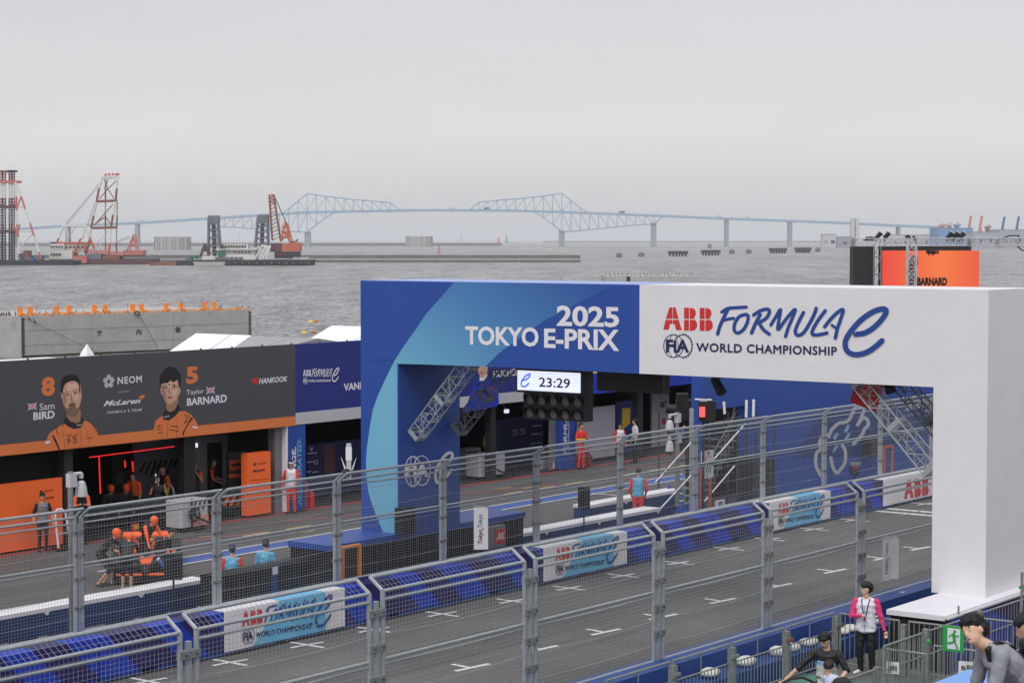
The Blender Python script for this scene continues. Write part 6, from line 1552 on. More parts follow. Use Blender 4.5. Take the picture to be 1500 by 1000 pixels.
mb.obox(c+RV*0.09, (RV*.9-VV*.3).normalized()*0.085, VV*0.01, UP*0.47, 'white_vinyl'); mb.obox(c+RV*0.055-VV*.02+UP*.2, (RV*.3+UP*.9).normalized()*0.008, VV*.002, UP*0.1, 'dark_green'); mb.build('sheet', T, label='curled right edge of the cloth')
MB().tube(c+UP*0.52-RV*0.15, c+UP*0.52+RV*0.14, 0.01, 'galv', 5).build('hanger', T)
# AK plate
c = onY(734, 786, 33.1); T = thing('fan_housing', 'grey metal housing with a red plate reading AK on the black base', 'housing', c); mb = MB(); mb.box((c.x-0.45, 33.25, c.z-0.30), (c.x+0.40, 33.45, c.z+0.27), 'mid_grey'); mb.build('box', T)
mb = MB(); x0, x1 = XA(727, 33.2), XA(742, 33.2); mb.box((x0, 33.23, c.z-0.2), (x1, 33.25, c.z+0.18), 'red'); plt = mb.build('plate', T); mb = MB(); put_text(mb, 'AK', lambda s, t_: Vector((x0+0.03+s*(x1-x0-.06), 33.224, c.z-.1+t_*0.2)), 'white_paint', bold=.02, shear=.3); mb.build('lettering', plt)

# fire and exit station
T = thing('fire_station', 'fire and exit signs on two orange posts behind the farther fence', 'sign', onY(1036, 740, 33.3)); yS = 33.3
for u, nm in ((1028.5, 'post'), (1042, 'post')): x = XA(u, yS); MB().box((x-0.045, yS, 0.9), (x+0.045, yS+0.08, 2.25), 'ship_orange').build(nm, T)
for (u0, u1, w0, w1, word, m) in ((1027.5, 1045, 658, 677.5, 'FIRE', 'red'), (1028.5, 1045, 682, 701.5, 'EXIT', 'dark_green')):
    a = onY(u0, w1, yS-.02); b = onY(u1, w0, yS-.02); mb = MB(); mb.box((a.x, yS-.02, a.z), (b.x, yS, b.z), 'white_paint'); o = mb.build('sign_board', T)
    q = lambda s, t_, l=.024: Vector((a.x+(b.x-a.x)*s, yS-l, a.z+(b.z-a.z)*t_)); mb = MB(); put_text(mb, word, lambda s, t_: q(.28+s*.56, .36+t_*.13), m, bold=.02)
    if word == 'FIRE': mb.poly([q(.5, .6), q(.68, .6), q(.68, .9), q(.5, .9)], m); mb.poly([q(.34, .88), q(.5, .82, .026), q(.5, .9, .026), q(.36, .95)], m)
    else:
        mb.poly([q(.32, .56), q(.78, .56), q(.78, .95), q(.32, .95)], m); mb.poly([q(.42, .6, .026), q(.5, .6, .026), q(.58, .75, .026), q(.5, .9, .026), q(.45, .9, .026)], 'white_paint'); mb.poly([q(.6, .6, .026), q(.68, .6, .026), q(.66, .9, .026), q(.58, .9, .026)], 'white_paint')
    mb.poly([q(.32, .1), q(.5, .1), q(.4, .16), q(.52, .26), q(.46, .29), q(.36, .2), q(.32, .26)], m); mb.build('print', o)
a = onY(1047, 745, 33.2); b = onY(1059.5, 730.5, 33.2); T = thing('number_sign', 'white board with a black 0 beside the orange sign posts', 'sign', a); MB().box((a.x, 33.15, a.z-.25), (b.x, 33.2, b.z), 'white_paint').build('board', T); mb = MB(); put_text(mb, '0', lambda s, t_: Vector((a.x+(b.x-a.x)*(.3+.4*s), 33.145, a.z+(b.z-a.z)*(.2+t_*.65))), 'black', bold=.05); mb.build('digit', T)
# cones
for u, w, h_, lb in ((980, 745, 0.78, 'leftmost blue traffic cone with yellow bands'), (997, 748, 0.78, 'middle blue traffic cone with yellow bands'), (1012, 746, 0.6, 'rightmost, partly hidden blue traffic cone')):
    p = onZ(u, w, 0.35); T = thing('traffic_cone', lb, 'cone', p, 'blue traffic cones behind the farther fence'); p.z = 0.35
    MB().box((p.x-.2, p.y-.2, .3), (p.x+.2, p.y+.2, .37), 'arch_blue').build('base', T); MB().lathe(p, [(.16, 0), (.04, h_), (.03, h_+.02)], 'arch_blue', 14).build('body', T)
    for z in (.42, .72): MB().lathe(p+UP*h_*z, [(.162-.12*z, 0), (.155-.12*(z+.08), h_*.1)], 'hi_yellow', 14).build('band', T)
mb = MB(); mb.box((54.5, 33.4, 0), (58.6, 35.9, 0.33), 'dark_grey'); struct(mb, 'kerb_island')

# speaker, aerials, cameras, light panel on the farther fence
for u, w, y, hw, hh, lb in ((855.5, 729, 34, .17, .32, 'black loudspeaker on a tripod pole beside the pit wall'), (254, 829, 35.2, .20, .30, 'black loudspeaker on a tripod pole right of the race car')):
    c = onY(u, w, y); T = thing('loudspeaker', lb, 'loudspeaker', (c.x, y, 0), 'loudspeakers on tripods'); mb = MB(); mb.obox(c, RV*hw, VV*.13, UP*hh, 'black'); mb.obox(c-VV*.14, RV*(hw-.02), VV*.01, UP*(hh-.03), 'black_cloth'); mb.build('cabinet', T); MB().tube((c.x, y, 0), c, .022, 'black').build('pole', T)
    mb = MB()
    for i in range(3): a_ = i*2.1; mb.tube((c.x, y, .55), (c.x+.45*math.cos(a_), y+.45*math.sin(a_), 0), .015, 'black')
    mb.build('tripod', T)
def mast_light(u, w, lb):
    p = onY(u, w, 33.4); T = thing('loudspeaker', lb, 'loudspeaker', p); x = XA(u-11, 33.4); top = onY(u, 651, 33.4).z if u < 300 else p.z+.5
    MB().tube((x, 33.4, 0), (x, 33.4, top), .06, 'galv_old', 10).build('mast', T)
    mb = MB(); mb.tube((x, 33.4, p.z+.33), (p.x, 33.4, p.z+.33), .045, 'galv', 8); mb.box((x-.1, 33.32, p.z), (x+.12, 33.48, p.z+.34), 'galv_old'); mb.build('arm', T)
    mb = MB(); mb.lathe(p-UP*.2, [(.19, 0), (.185, .06), (.17, .25), (.12, .42), (.05, .48)], 'light_grey', 18); mb.build('dome', T)
    mb = MB(); mb.ball(p-UP*.26, (.11, .11, .12), 'black', 12, 8); mb.path([p+Vector((.13*math.cos(t_), 0, -.22+.2*math.sin(t_))) for t_ in np.linspace(math.pi, 2*math.pi, 8)], .014, 'galv', 6); mb.build('lens', T)
T = None
def dome(u, w, lb, y, mastu):
    p = onY(u, w, y); T = thing('dome_camera', lb, 'camera', p, 'dome cameras on the fence'); x = XA(mastu, y)
    MB().tube((x, y, .9), (x, y, p.z+.36), .06, 'galv_old', 10).build('mast', T)
    mb = MB(); mb.tube((x, y, p.z+.3), (p.x, y, p.z+.3), .04, 'light_grey', 8); mb.box((x-.06, y-.07, p.z+.04), (x+.12, y+.07, p.z+.32), 'light_grey'); mb.tube((p.x, y, p.z+.3), (p.x, y, p.z+.2), .05, 'light_grey', 8); mb.build('arm', T)
    MB().lathe(p-UP*.18, [(.13, 0), (.128, .06), (.115, .18), (.085, .29), (.04, .33)], 'light_grey', 18).build('dome', T, smooth=False); MB().ball(p-UP*.20, (.10, .10, .10), 'black', 12, 8).build('lens', T)
dome(119, 714, 'white dome camera on a grey mast above the left end of the farther fence', 33.3, 102)
dome(981, 622, 'white dome camera on a pole near the far garages, upper', 34.5, 992); dome(981, 652, 'white dome camera on a pole near the far garages, lower', 34.5, 993)
x = XA(1013, 34.5); tag(MB().tube((x, 34.5, 0), (x, 34.5, onY(1013, 598, 34.5).z), .07, 'galv', 10).build('pole'), 'plain grey pole left of the red light panel', 'pole')
p = onY(511, 676, 33.2); T = thing('antenna', 'white segmented antenna with two horn fins on the fence top', 'antenna', p); mb = MB(); mb.obox(p+UP*.02, RV*.055, VV*.05, UP*.42, 'light_grey'); mb.obox(onY(511, 664, 33.2), RV*.07, VV*.06, UP*.16, 'white_paint'); mb.build('column', T)
for s in (-1, 1): mb = MB(); b_ = onY(511+s*3, 688, 33.2); mb.prism([b_-VV*.02, b_+RV*s*.05-VV*.02, b_+RV*s*.14+UP*.32-VV*.02], VV*.04, 'white_paint'); mb.build('fin', T)
MB().ball(onY(507, 692, 33.2), (.14, .1, .1), 'black', 8, 6).build('joint', T)
for u, w0, w1, lb in ((1061.5, 590, 606, 'short white tube antenna, leftmost of the three on the fence'), (1093, 587.5, 611, 'tall white tube antenna, middle of the three on the fence'), (1103.5, 586.5, 610, 'tall white tube antenna, rightmost of the three on the fence')):
    a = onY(u, w1, 33); b = onY(u+(.5 if u > 1090 else -1), w0, 33); T = thing('antenna', lb, 'antenna', a, 'white tube antennas on the fence'); mb = MB(); mb.tube(a, b, .042, 'white_paint', 10); mb.ball(b, .042, 'white_paint', 10, 6); mb.build('tube', T); MB().tube(a-UP*.3, a, .02, 'black', 6).build('stem', T)
c = onY(1030, 602, 33.1); T = thing('signal_light', 'black marshal light panel glowing red above the farther fence', 'signal light', c); MB().obox(c+RV*.12, RV*.26, VV*.09, UP*.30, 'black').build('housing', T); mb = MB(); mb.obox(onY(1028.5, 603, 33.0)-VV*.02, RV*.085, VV*.02, UP*.15, 'lamp_red'); mb.build('lamp', T)
mb = MB(); mb.tube(c+UP*.36-RV*.25, c+UP*.34+RV*.25, .025, 'white_paint', 6); mb.obox(c+UP*.32, RV*.12, VV*.05, UP*.05, 'light_grey'); mb.build('bracket', T); MB().tube((c.x+.1, 33.15, c.z-.3), (c.x+.1, 33.15, .95), .04, 'black').build('pole', T)
# bracing struts behind the fence
for (a, b) in (((1095, 640), (1048, 688)), ((1012, 650), (966, 702)), ((960, 708), (902, 765) if False else (925, 740)), ((1012, 700), (965, 745)), ((1078, 695), (1040, 736)), ((935, 600), (926, 614))):
    pass
for i, (a, b, y) in enumerate((((1092, 620), (1046, 672), 34.4), ((1012, 648), (960, 706), 34.4), ((1014, 694), (966, 746), 34.4), ((1076, 682), (1030, 736), 34.6))):
    tag(MB().tube(onY(*a, y), onY(*b, y), .022, 'white_paint', 6).build('brace_strut'), ('slanted pale strut beside the dark stair tower', 'slanted pale strut crossing the pit lane behind the fence', 'slanted pale strut beside the traffic cones', 'slanted pale strut behind the orange sign posts')[i], 'strut', 'slanted struts behind the farther fence')

# ================================================================== BIG BLUE WALL with stairs
YW = 36.6; xs0, xs1, xs2 = XA(1024, YW), XA(1033, YW), XA(1092, YW)
bw = thing('blue_wall', 'tall blue printed wall with a white flower outline behind the farther fence', 'wall', (70, YW, 0))
mb = MB(); mb.box((xs0, YW, 0), (xs1, YW+.3, 5.6), 'arch_blue'); mb.box((xs1, YW, 3.42), (xs2, YW+.3, 5.6), 'arch_blue'); mb.box((xs2, YW, 0), (XA(1205, YW), YW+.3, 5.6), 'arch_blue'); mb.build('panel', bw)
mb = MB(); mb.box((XA(1205, YW)+.01, YW+.004, 0), (96, YW+.3, 5.6), 'arch_blue'); mb.build('panel', bw)
mb = MB(); mb.box((XA(1028, 38.6), 38.6, 0), (XA(1100, 38.6), 38.7, 4.6), 'black_cloth'); mb.build('backdrop', bw, label='black sheet standing in for the shade inside the opening')  # black sheet added where the opening is only dark inside
mb = MB()
for x in np.arange(xs2+1, 95, 3.0): mb.tube((x, YW+.34, 5.4), (x, 38.6, .05), .04, 'galv_old', 6)
mb.build('props', bw)
pr = MB(); yp = YW-.006
pr.poly([onY(u, w, yp) for u, w in ((1160, 668), (1200, 612), (1208, 604), (1370, 576), (1370, 632), (1340, 640), (1270, 668), (1180, 670))][::-1], 'arch_navy')
FL = [([(1217, 630), (1228, 620), (1238, 618), (1244, 614), (1252, 598), (1256, 592), (1260, 596), (1264, 592), (1266, 598), (1261, 612), (1258, 618)], 3.6),
      ([(1256, 622), (1264, 612), (1270, 614), (1272, 622), (1266, 628), (1264, 634), (1258, 642), (1250, 650)], 3.6), ([(1217, 632), (1214, 640)], 3.0),
      ([(1214, 636), (1204, 640), (1200, 650), (1204, 656)], 3.4), ([(1203, 657), (1196, 664), (1195, 680), (1198, 688), (1202, 696), (1206, 690)], 3.6), ([(1217, 670), (1220, 684), (1226, 692), (1232, 686), (1238, 676), (1238, 660), (1234, 652)], 3.6)]
for i, (pts, w_) in enumerate(FL): put_ribbon(pr, pts, w_*1.35, lambda x, y: onY(x, y, yp-.004-.001*i), 'light_grey')
for q in (((1236, 632), (1241, 622), (1245, 622), (1241, 633)), ((1220, 640), (1226, 633), (1229, 635), (1223, 645)), ((1237, 642), (1243, 633), (1246, 635), (1240, 646)), ((1219, 662), (1224, 652), (1229, 652), (1222, 662))): pr.poly([onY(u, w, yp-.012) for u, w in q], 'sky_blue')
put_text(pr, 'ABB FORMULA E', quad(onY(1324, 603, yp-.008), onY(1376, 590, yp-.008), onY(1328, 593, yp-.008), onY(1380, 579, yp-.008)), 'light_grey', bold=.02, shear=.3); put_text(pr, 'FIA WORLD CHAMPIONSHIP', quad(onY(1320, 612, yp-.008), onY(1374, 600, yp-.008), onY(1321, 608, yp-.008), onY(1376, 596, yp-.008)), 'light_grey', bold=.0, shear=.2)
pr.build('print', bw)
st = thing('stair_tower', 'dark scaffold stair tower in the opening of the blue wall', 'stairs', ((xs1+xs2)/2, 37.5, 0))
mb = MB()
for x in (xs1+.1, (xs1+xs2)/2, xs2-.1):
    for y in (35.4, 36.5, 38.5): mb.tube((x, y, 0), (x, y, 3.3), .03, 'dark_grey', 6)
for z in (.6, 1.2, 1.8, 2.4, 2.9):
    for y in (35.4, 36.5): mb.tube((xs1, y, z), (xs2, y, z), .022, 'dark_grey', 6)
mb.build('scaffold', st, kind='stuff'); mb = MB()
for i in range(10): x = xs1+.2+i*.24; z = .2+i*.22; mb.box((x, 36.9, z), (x+.28, 38.2, z+.04), 'mid_grey')
mb.build('treads', st, label='metal stair treads'); mb = MB()
mb.tube((xs1+.2, 36.9, 1.2), (xs2-.1, 36.9, 3.2), .025, 'galv_old', 6)
for i in range(9): x = xs1+.3+i*.25; mb.tube((x, 36.9, .3+i*.2), (x, 36.9, 1.27+i*.2), .014, 'galv_old', 5)
mb.tube((xs1, 36.75, 2.9), (xs2, 36.75, 3.05), .02, 'galv_old', 6); mb.build('handrail', st)
# equipment heap and dark speaker stacks before the wall
for i, (u, w0, w1, wd, y, lb) in enumerate(((1108, 668, 720, 1.0, 35.6, 'tall black speaker stack before the blue wall'), (1128, 672, 735, .5, 35.4, 'narrow black case beside the speaker stack'), (1280, 640, 668, .5, 36.2, 'black hanging speaker on the blue wall'))):
    a = onY(u, w1, y); b = onY(u, w0, y); T = thing('speaker_stack', lb, 'loudspeaker', a); mb = MB(); z0 = 0 if i < 2 else a.z; mb.box((a.x-wd/2, y, z0), (a.x+wd/2, y+.5, b.z), 'black'); mb.build('cabinet', T); mb = MB()
    n_ = 4
    for j in range(n_): zz = z0+(b.z-z0)*(j+.5)/n_; mb.lathe((a.x, y, zz), [(wd*.28, 0), (wd*.22, .02), (.05, .01)], 'dark_grey', 12, (0, -1, 0))
    mb.build('speaker_cone', T)
p = onY(1252, 688, 34.5); T = thing('dome_camera', 'black camera on a stand before the flower print', 'camera', p); MB().ball(p, (.2, .2, .22), 'black', 12, 8).build('head', T); MB().tube(p, (p.x, p.y, 0), .03, 'black').build('pole', T); MB().obox(p+UP*.1-RV*.02, RV*.05, VV*.21, UP*.05, 'lamp_red' if False else 'red').build('tally', T)
p = onY(1253, 679, 34.2); mb = MB(); mb.obox(p, RV*.17, VV*.08, UP*.055, 'galv_old'); mb.tube(p, (p.x, p.y, 0), .015, 'black'); tag(mb.build('floodlight'), 'grey slanted floodlight head before the blue wall', 'floodlight')
# big tv camera silhouette by the far garages
p = onY(1008, 600, 38); T = thing('tv_camera', 'large black television camera on a crane arm near the far garages', 'tv camera', p); mb = MB(); mb.obox(p, RV*.42, VV*.3, UP*.34, 'black'); mb.obox(p-RV*.2+UP*.36, RV*.2, VV*.2, UP*.2, 'black'); mb.tube(p-RV*.4, p-RV*.75+UP*.05, .2, 'black', 12, .14); mb.build('body', T); mb = MB(); mb.tube(p-UP*.3, (p.x+.1, p.y, 0), .12, 'black', 8); mb.build('pedestal', T)
MB().tube(onY(1006, 600, 37)+UP*0, onY(1006, 585, 37), .05, 'black', 6).build('bracket', T)

# ================================================================== SCREEN AND STAGE TRUSS at right
SDp = 110.0
T = thing('video_screen', 'large orange video screen reading BARNARD beyond the arch', 'screen', onD(1363, 418, SDp))
a = onD(1292, 440, SDp); b = onD(1433.5, 440, SDp); ztop = onD(1360, 367, SDp).z; mb = MB(); c = (a+b)/2; c.z = (ztop+2.5)/2
mb.obox(c, RV*(b-a).length/2, VV*.05, UP*(ztop-2.5)/2, 'led_orange'); scr = mb.build('display', T)
me = scr.data; me.transform(Matrix.Translation(-c)); Rm = Matrix((RV, VV, UP)).transposed().to_4x4(); me.transform(Rm.inverted()); scr.matrix_parent_inverse = scr.matrix_parent_inverse @ Matrix.Translation(c) @ Rm
mb = MB(); mb.obox(c+VV*.35+UP*.1-RV*.25, RV*((b-a).length/2-.15), VV*.28, UP*((ztop-2.5)/2+.15), 'soft_black'); mb.build('frame', T)
mb = MB(); put_text(mb, 'BARNARD', lambda s, t_: onD(1343.5+s*44, 418.5-t_*12.3, SDp-.08), 'black', bold=.07)
mb.poly([onD(u, w, SDp-.07) for u, w in ((1329, 420), (1328, 395), (1332, 380), (1340, 371), (1344, 376), (1345, 385), (1342, 400), (1344, 420))], 'ship_maroon')
for u in (1359, 1365): mb.poly([onD(u, 374.5, SDp-.07), onD(u+2, 374.5, SDp-.07), onD(u+6, 366.6, SDp-.07), onD(u+4, 366.6, SDp-.07)], 'black')
mb.build('picture', T, label='black name and dark figure shown on the screen')
for u in (1300, 1425): MB().tube(Vector((*onD(u, 440, SDp+.5)[:2], 0)), Vector((*onD(u, 440, SDp+.5)[:2], ztop)), .12, 'dark_grey').build('leg', T)
T = thing('stage_tower', 'black cloth covered scaffold tower left of the orange screen', 'tower', onD(1265, 440, SDp))
a = onD(1247.5, 440, SDp); b = onD(1283, 440, SDp); z1 = onD(1260, 361, SDp).z; c = (a+b)/2; c.z = z1/2; mb = MB(); mb.obox(c+VV*.6, RV*((b-a).length*.44), VV*.6, UP*z1/2, 'soft_black'); mb.build('cover', T)
mb = MB()
for u in (1279.5, 1290): 
    p = onD(u, 440, SDp-.1); mb.tube((p.x, p.y, 0), (p.x, p.y, z1+.1), .035, 'galv_old', 6)
for z in np.arange(1, z1, .9):
    p = onD(1279.5, 440, SDp-.1); q = onD(1290, 440, SDp-.1); mb.tube((p.x, p.y, z), (q.x, q.y, z), .03, 'galv_old', 6); mb.tube((p.x, p.y, z), (q.x, q.y, z+.9), .02, 'galv_old', 6)
mb.build('scaffold', T)
T = thing('stage_truss', 'long silver lattice truss above the orange screen running out of the frame', 'truss', onD(1370, 355, 105))
p = onD(1246, 355, 104); q = onD(1420, 354.5, 104); box_truss(T, 'beam', p, q, .36, 'light_grey', 20, ends=False); r2 = onD(1560, 354, 102); box_truss(T, 'beam', q, r2, .36, 'light_grey', 20, ends=False)
p = onD(1335.5, 358, 103.4); box_truss(T, 'upright', (p.x, p.y, 0), (p.x, p.y, p.z), .42, 'light_grey', 24, up=RV, ends=False)
for u in (1249, 1420, 1461): p = onD(u, 355, 103.9); MB().obox(p, RV*.05, VV*.22, UP*.2, 'galv_old').build('joint_plate', T)
mb = MB(); mb.path([onD(u, w, 104) for u, w in ((1468, 349), (1480, 345), (1492, 345), (1494, 352), (1490, 360), (1497, 367), (1503, 366))], .03, 'black', 6); mb.build('cable', T)
for i, (u, lb) in enumerate(((1287, 'leftmost tilted spotlight on the stage truss'), (1299, 'second tilted spotlight on the stage truss'), (1391, 'third tilted spotlight on the stage truss'), (1400, 'fourth tilted spotlight on the stage truss'), (1409, 'rightmost tilted spotlight on the stage truss'))):
    a = onD(u-3.5, 349, 104); b = onD(u+3.5, 341, 104); S_ = thing('spotlight', lb, 'spotlight', a, 'spotlights on the stage truss'); mb = MB(); mb.tube(a, b, .1, 'black', 10, .12); mb.build('lamp_body', S_); MB().tube(b, b+(b-a).normalized()*.03, .11, 'white_paint', 10).build('lens', S_); MB().tube(a-UP*.15, a, .04, 'black', 6).build('clamp', S_)
for i, (u, w, lb) in enumerate(((1274, 350, 'dark moving light on the left end of the stage truss'), (1336, 348, 'cluster of dark fittings on the stage truss above its upright'), (1366, 369, 'dark hanging fitting before the orange screen'))):
    p = onD(u, w, 103.9); mb = MB(); rr = random.Random(i)
    for k_ in range(5): mb.ball(p+RV*rr.uniform(-.28, .28)+UP*rr.uniform(-.06, .06), rr.uniform(.06, .12), 'black', 8, 6)
    mb.obox(p-UP*.05, RV*.3, VV*.06, UP*.04, 'black'); tag(mb.build('moving_light'), lb, 'stage light')

# ================================================================== PIT LANE THINGS
def cart(u0, u1, w_bot, z1, y, lb, stripes=False):
    x0, x1 = XA(u0, y), XA(u1, y); T = thing('equipment_cart', lb, 'cart', ((x0+x1)/2, y, 0), 'white equipment carts before the garages'); mb = MB(); mb.box((x0, y, .16), (x1, y+.7, z1), 'light_grey', .03); mb.build('cabinet', T)
    for x in (x0+.15, x1-.15):
        for yy in (y+.1, y+.6): MB().tube((x, yy-.03, .08), (x, yy+.03, .08), .08, 'black', 10).build('wheel', T)
    mb = MB(); xm = x0+(x1-x0)*.33
    mb.tube((xm, y-.08, .1), (xm, y-.08, z1+.05), .03, 'black'); mb.path([(xm+.1+.22*math.cos(t_), y-.1, z1*.55+.2*math.sin(t_)) for t_ in np.linspace(0, 2*math.pi, 10)], .03, 'black'); mb.path([(xm+.1, y-.1, z1*.5), (xm+.5, y-.2, z1*.3), (x1+.2, y-.3, .12)], .035, 'black'); mb.obox(Vector((xm, y-.12, z1*.6)), Vector((.12, 0, 0)), Vector((0, .05, 0)), UP*.1, 'black')
    mb.path([(xm-.1, y-.3, .03), (xm+.4, y-.42, .03), (x1+.1, y-.3, .03)], .025, 'black'); mb.build('hose', T)
    if stripes:
        mb = MB(); W_ = x1-x0
        for i in range(4): xx = x0+W_*(.42+i*.17); mb.poly([(xx, y-.004, .2), (xx+W_*.08, y-.004, .2), (min(x1, xx+W_*.2), y-.004, .5), (min(x1, xx+W_*.12), y-.004, .5)], 'orange'); mb.poly([(xx, y-.004, .65), (xx+W_*.07, y-.004, .65), (min(x1, xx+W_*.18), y-.004, .98), (min(x1, xx+W_*.11), y-.004, .98)], 'black') if i < 3 else None
        mb.build('print', T)
cart(264, 304, 766, 1.0, 47.0, 'white equipment cart with orange and black slanted stripes', True)
cart(703, 740, 700, .98, 48.2, 'plain white equipment cart with coiled black hose')
def jack(u, w, lb, y=47.2):
    p = onZ(u, w, 0); T = thing('trolley_jack', lb, 'jack', p, 'white tube trolley jacks'); mb = MB()
    P = [p+Vector((x, yy, z)) for x, yy, z in ((-.22, 0, .1), (-.2, .15, 1.05), (-.1, .2, 1.2), (.1, .2, 1.2), (.2, .15, 1.05), (.28, 0, .1))]; mb.path(P, .03, 'white_paint', 7); mb.tube(p+Vector((-.22, .05, .5)), p+Vector((.24, .05, .5)), .016, 'light_grey'); mb.build('handle', T)
    mb = MB(); mb.box((p.x-.28, p.y-.1, .04), (p.x+.33, p.y+.25, .1), 'black'); mb.ball(p+Vector((-.22, 0, .1)), .05, 'orange', 8, 6); mb.ball(p+Vector((.28, 0, .1)), .05, 'orange', 8, 6); mb.build('foot', T)
jack(94, 806, 'white tube jack beside the wide orange board, left one'); jack(252, 764, 'white tube jack left of the striped cart')
jack(816, 689, 'white tube jack beside the grey panel, behind the far fence'); jack(350, 756, 'low white jack bar on the ground right of the striped cart')
for u, w, h_, m, lb in ((441, 746, 1.1, 'red', 'large red extinguisher trolley beside the red-trousered marshal'), (450, 742, .5, 'red', 'small red extinguisher right of the trolley'), (456, 744, .62, 'red', 'red extinguisher bottle, rightmost beside the blue pillar'), (841, 684, .5, 'red', 'red extinguisher left of the red-suited marshal'), (851, 683, .45, 'green', 'green bottle beside the red-suited marshal'), (438, 728, .9, 'green', 'dark green bottle behind the extinguisher trolley')):
    p = onZ(u, w, 0); r = .11 if h_ < .8 else .24; T = thing('fire_extinguisher', lb, 'extinguisher', p); MB().lathe(p, [(r, .02), (r, h_*.8), (r*.6, h_*.9), (r*.25, h_*.95)], m, 14).build('bottle', T); MB().lathe(p+UP*h_*.9, [(.03, 0), (.05, .05), (.03, .12)], 'black', 8).build('valve', T)
p = onZ(862, 684, 0); T = thing('hose_reel', 'dark red hose cart beside the red-suited marshal', 'cart', p); MB().lathe(p+Vector((0, .2, .3)), [(.3, -.18), (.3, -.14), (.2, -.13), (.2, .13), (.3, .14), (.3, .18)], 'maroon', 16, (1, .3, 0)).build('reel', T); mb = MB(); mb.path([p+Vector((-.2, 0, .05)), p+Vector((-.2, .2, .8)), p+Vector((.2, .2, .8)), p+Vector((.2, 0, .05))], .03, 'red'); mb.build('frame', T)
p = onY(838, 652, 48.1); T = thing('signal_box', 'red and white rounded box beside the second blue pillar', 'box', p); MB().obox(p, Vector((.33, 0, 0)), Vector((0, .1, 0)), UP*.3, 'red').build('case', T); MB().obox(p+Vector((.1, -.11, -.05)), Vector((.18, 0, 0)), Vector((0, .01, 0)), UP*.18, 'light_grey').build('panel', T); MB().tube(p, (p.x, p.y, 0), .04, 'red').build('post', T)
p = onZ(801, 688, 0); T = thing('crate', 'white crate with a folded cloth before the second garage column', 'crate', p); MB().box((p.x-.3, p.y, .05), (p.x+.35, p.y+.5, .42), 'light_grey').build('box', T); mb = MB(); mb.ball(p+Vector((0, .2, .5)), (.25, .2, .12), 'concrete_dark', 10, 6); mb.build('cloth', T)
p = onY(198, 771, 46.5); T = thing('warning_cone', 'small red marker with yellow chevrons before the first garage', 'marker', p); mb = MB(); mb.obox(p, Vector((.13, 0, 0)), Vector((0, .03, 0)), UP*.09, 'red'); mb.build('plate', T); mb = MB()
for k_ in range(3): a = p+Vector((-.1+k_*.07, -.04, 0)); mb.poly([a-UP*.07, a+Vector((.05, 0, 0)), a+UP*.07, a+UP*.07+Vector((.03, 0, 0)), a+Vector((.08, 0, 0)), a-UP*.07+Vector((.03, 0, 0))], 'hi_yellow')
mb.build('chevrons', T); MB().lathe(Vector((p.x, p.y, 0)), [(.14, 0), (.03, p.z-.09)], 'red', 10).build('cone', T)

# race car in the pit lane, nose towards the camera side of the lane
cpos = onZ(196, 853, 0)+VV*2.0; T = thing('race_car', 'orange and black open wheel race car being serviced in the pit lane', 'race car', cpos)
cy = math.radians(180+36.8+9); cf = Vector((math.cos(cy), math.sin(cy), 0)); cl_ = UP.cross(cf)
def CP(x, y, z): return cpos+cf*x+cl_*y+UP*z
def loft(mb, secs, m):   # sections: (x, half-width, z0, z1)
    vs = []
    for x, hw, z0, z1 in secs:
        for a_ in np.linspace(0, 2*math.pi, 13)[:-1]:
            cx, sz = math.cos(a_), math.sin(a_); vs.append(CP(x, hw*math.copysign(abs(cx)**.7, cx), (z0+z1)/2+(z1-z0)/2*math.copysign(abs(sz)**.7, sz)))
    n = 12; fs = [(j*n+i, j*n+(i+1) % n, (j+1)*n+(i+1) % n, (j+1)*n+i) for j in range(len(secs)-1) for i in range(n)]+[tuple(range(n-1, -1, -1)), tuple(range((len(secs)-1)*n, len(secs)*n))]
    mb.add(vs, fs, m)
mb = MB(); loft(mb, [(-1.9, .10, .3, .5), (-1.2, .26, .12, .75), (-.5, .36, .1, .85), (.0, .36, .1, .62)], 'hi_orange'); loft(mb, [(.0, .355, .1, .61), (.7, .28, .12, .52), (1.5, .16, .15, .42), (2.2, .08, .18, .3)], 'black'); mb.build('monocoque', T, smooth=True)
mb = MB(); mb.prism([CP(.5, .22, .50), CP(.5, -.22, .50), CP(1.5, -.12, .41), CP(1.5, .12, .41)], UP*.03, 'hi_orange'); mb.prism([CP(-.9, .8, .44), CP(.2, .74, .42), (CP(.2, .42, .48)), CP(-.9, .42, .5)], UP*.02, 'hi_orange'); mb.prism([CP(-.9, -.8, .44), CP(-.9, -.42, .5), CP(.2, -.42, .48), CP(.2, -.74, .42)], UP*.02, 'hi_orange'); mb.build('bodywork', T)
mb = MB(); loft(mb, [(-1.4, .6, .1, .35), (-.8, .78, .1, .45), (0, .72, .1, .42), (.6, .4, .1, .3)], 'black'); mb.build('sidepods', T, smooth=True)
mb = MB(); mb.prism([CP(-1.9, .85, .06), CP(1.0, .85, .06), CP(1.0, -.85, .06), CP(-1.9, -.85, .06)], UP*.05, 'black'); mb.build('floor', T)
mb = MB(); mb.prism([CP(-1.9, -.86, .1), CP(1.0, -.86, .1), CP(1.0, -.80, .1), CP(-1.9, -.80, .1)], UP*.05, 'orange'); mb.build('floor_edge', T)
mb = MB(); mb.prism([CP(1.95, .85, .1), CP(2.35, .75, .1), CP(2.45, 0, .12), CP(2.35, -.75, .1), CP(1.95, -.85, .1)], UP*.05, 'black'); mb.prism([CP(2.0, .8, .22), CP(2.2, .75, .22), CP(2.2, -.75, .22), CP(2.0, -.8, .22)], UP*.03, 'orange')
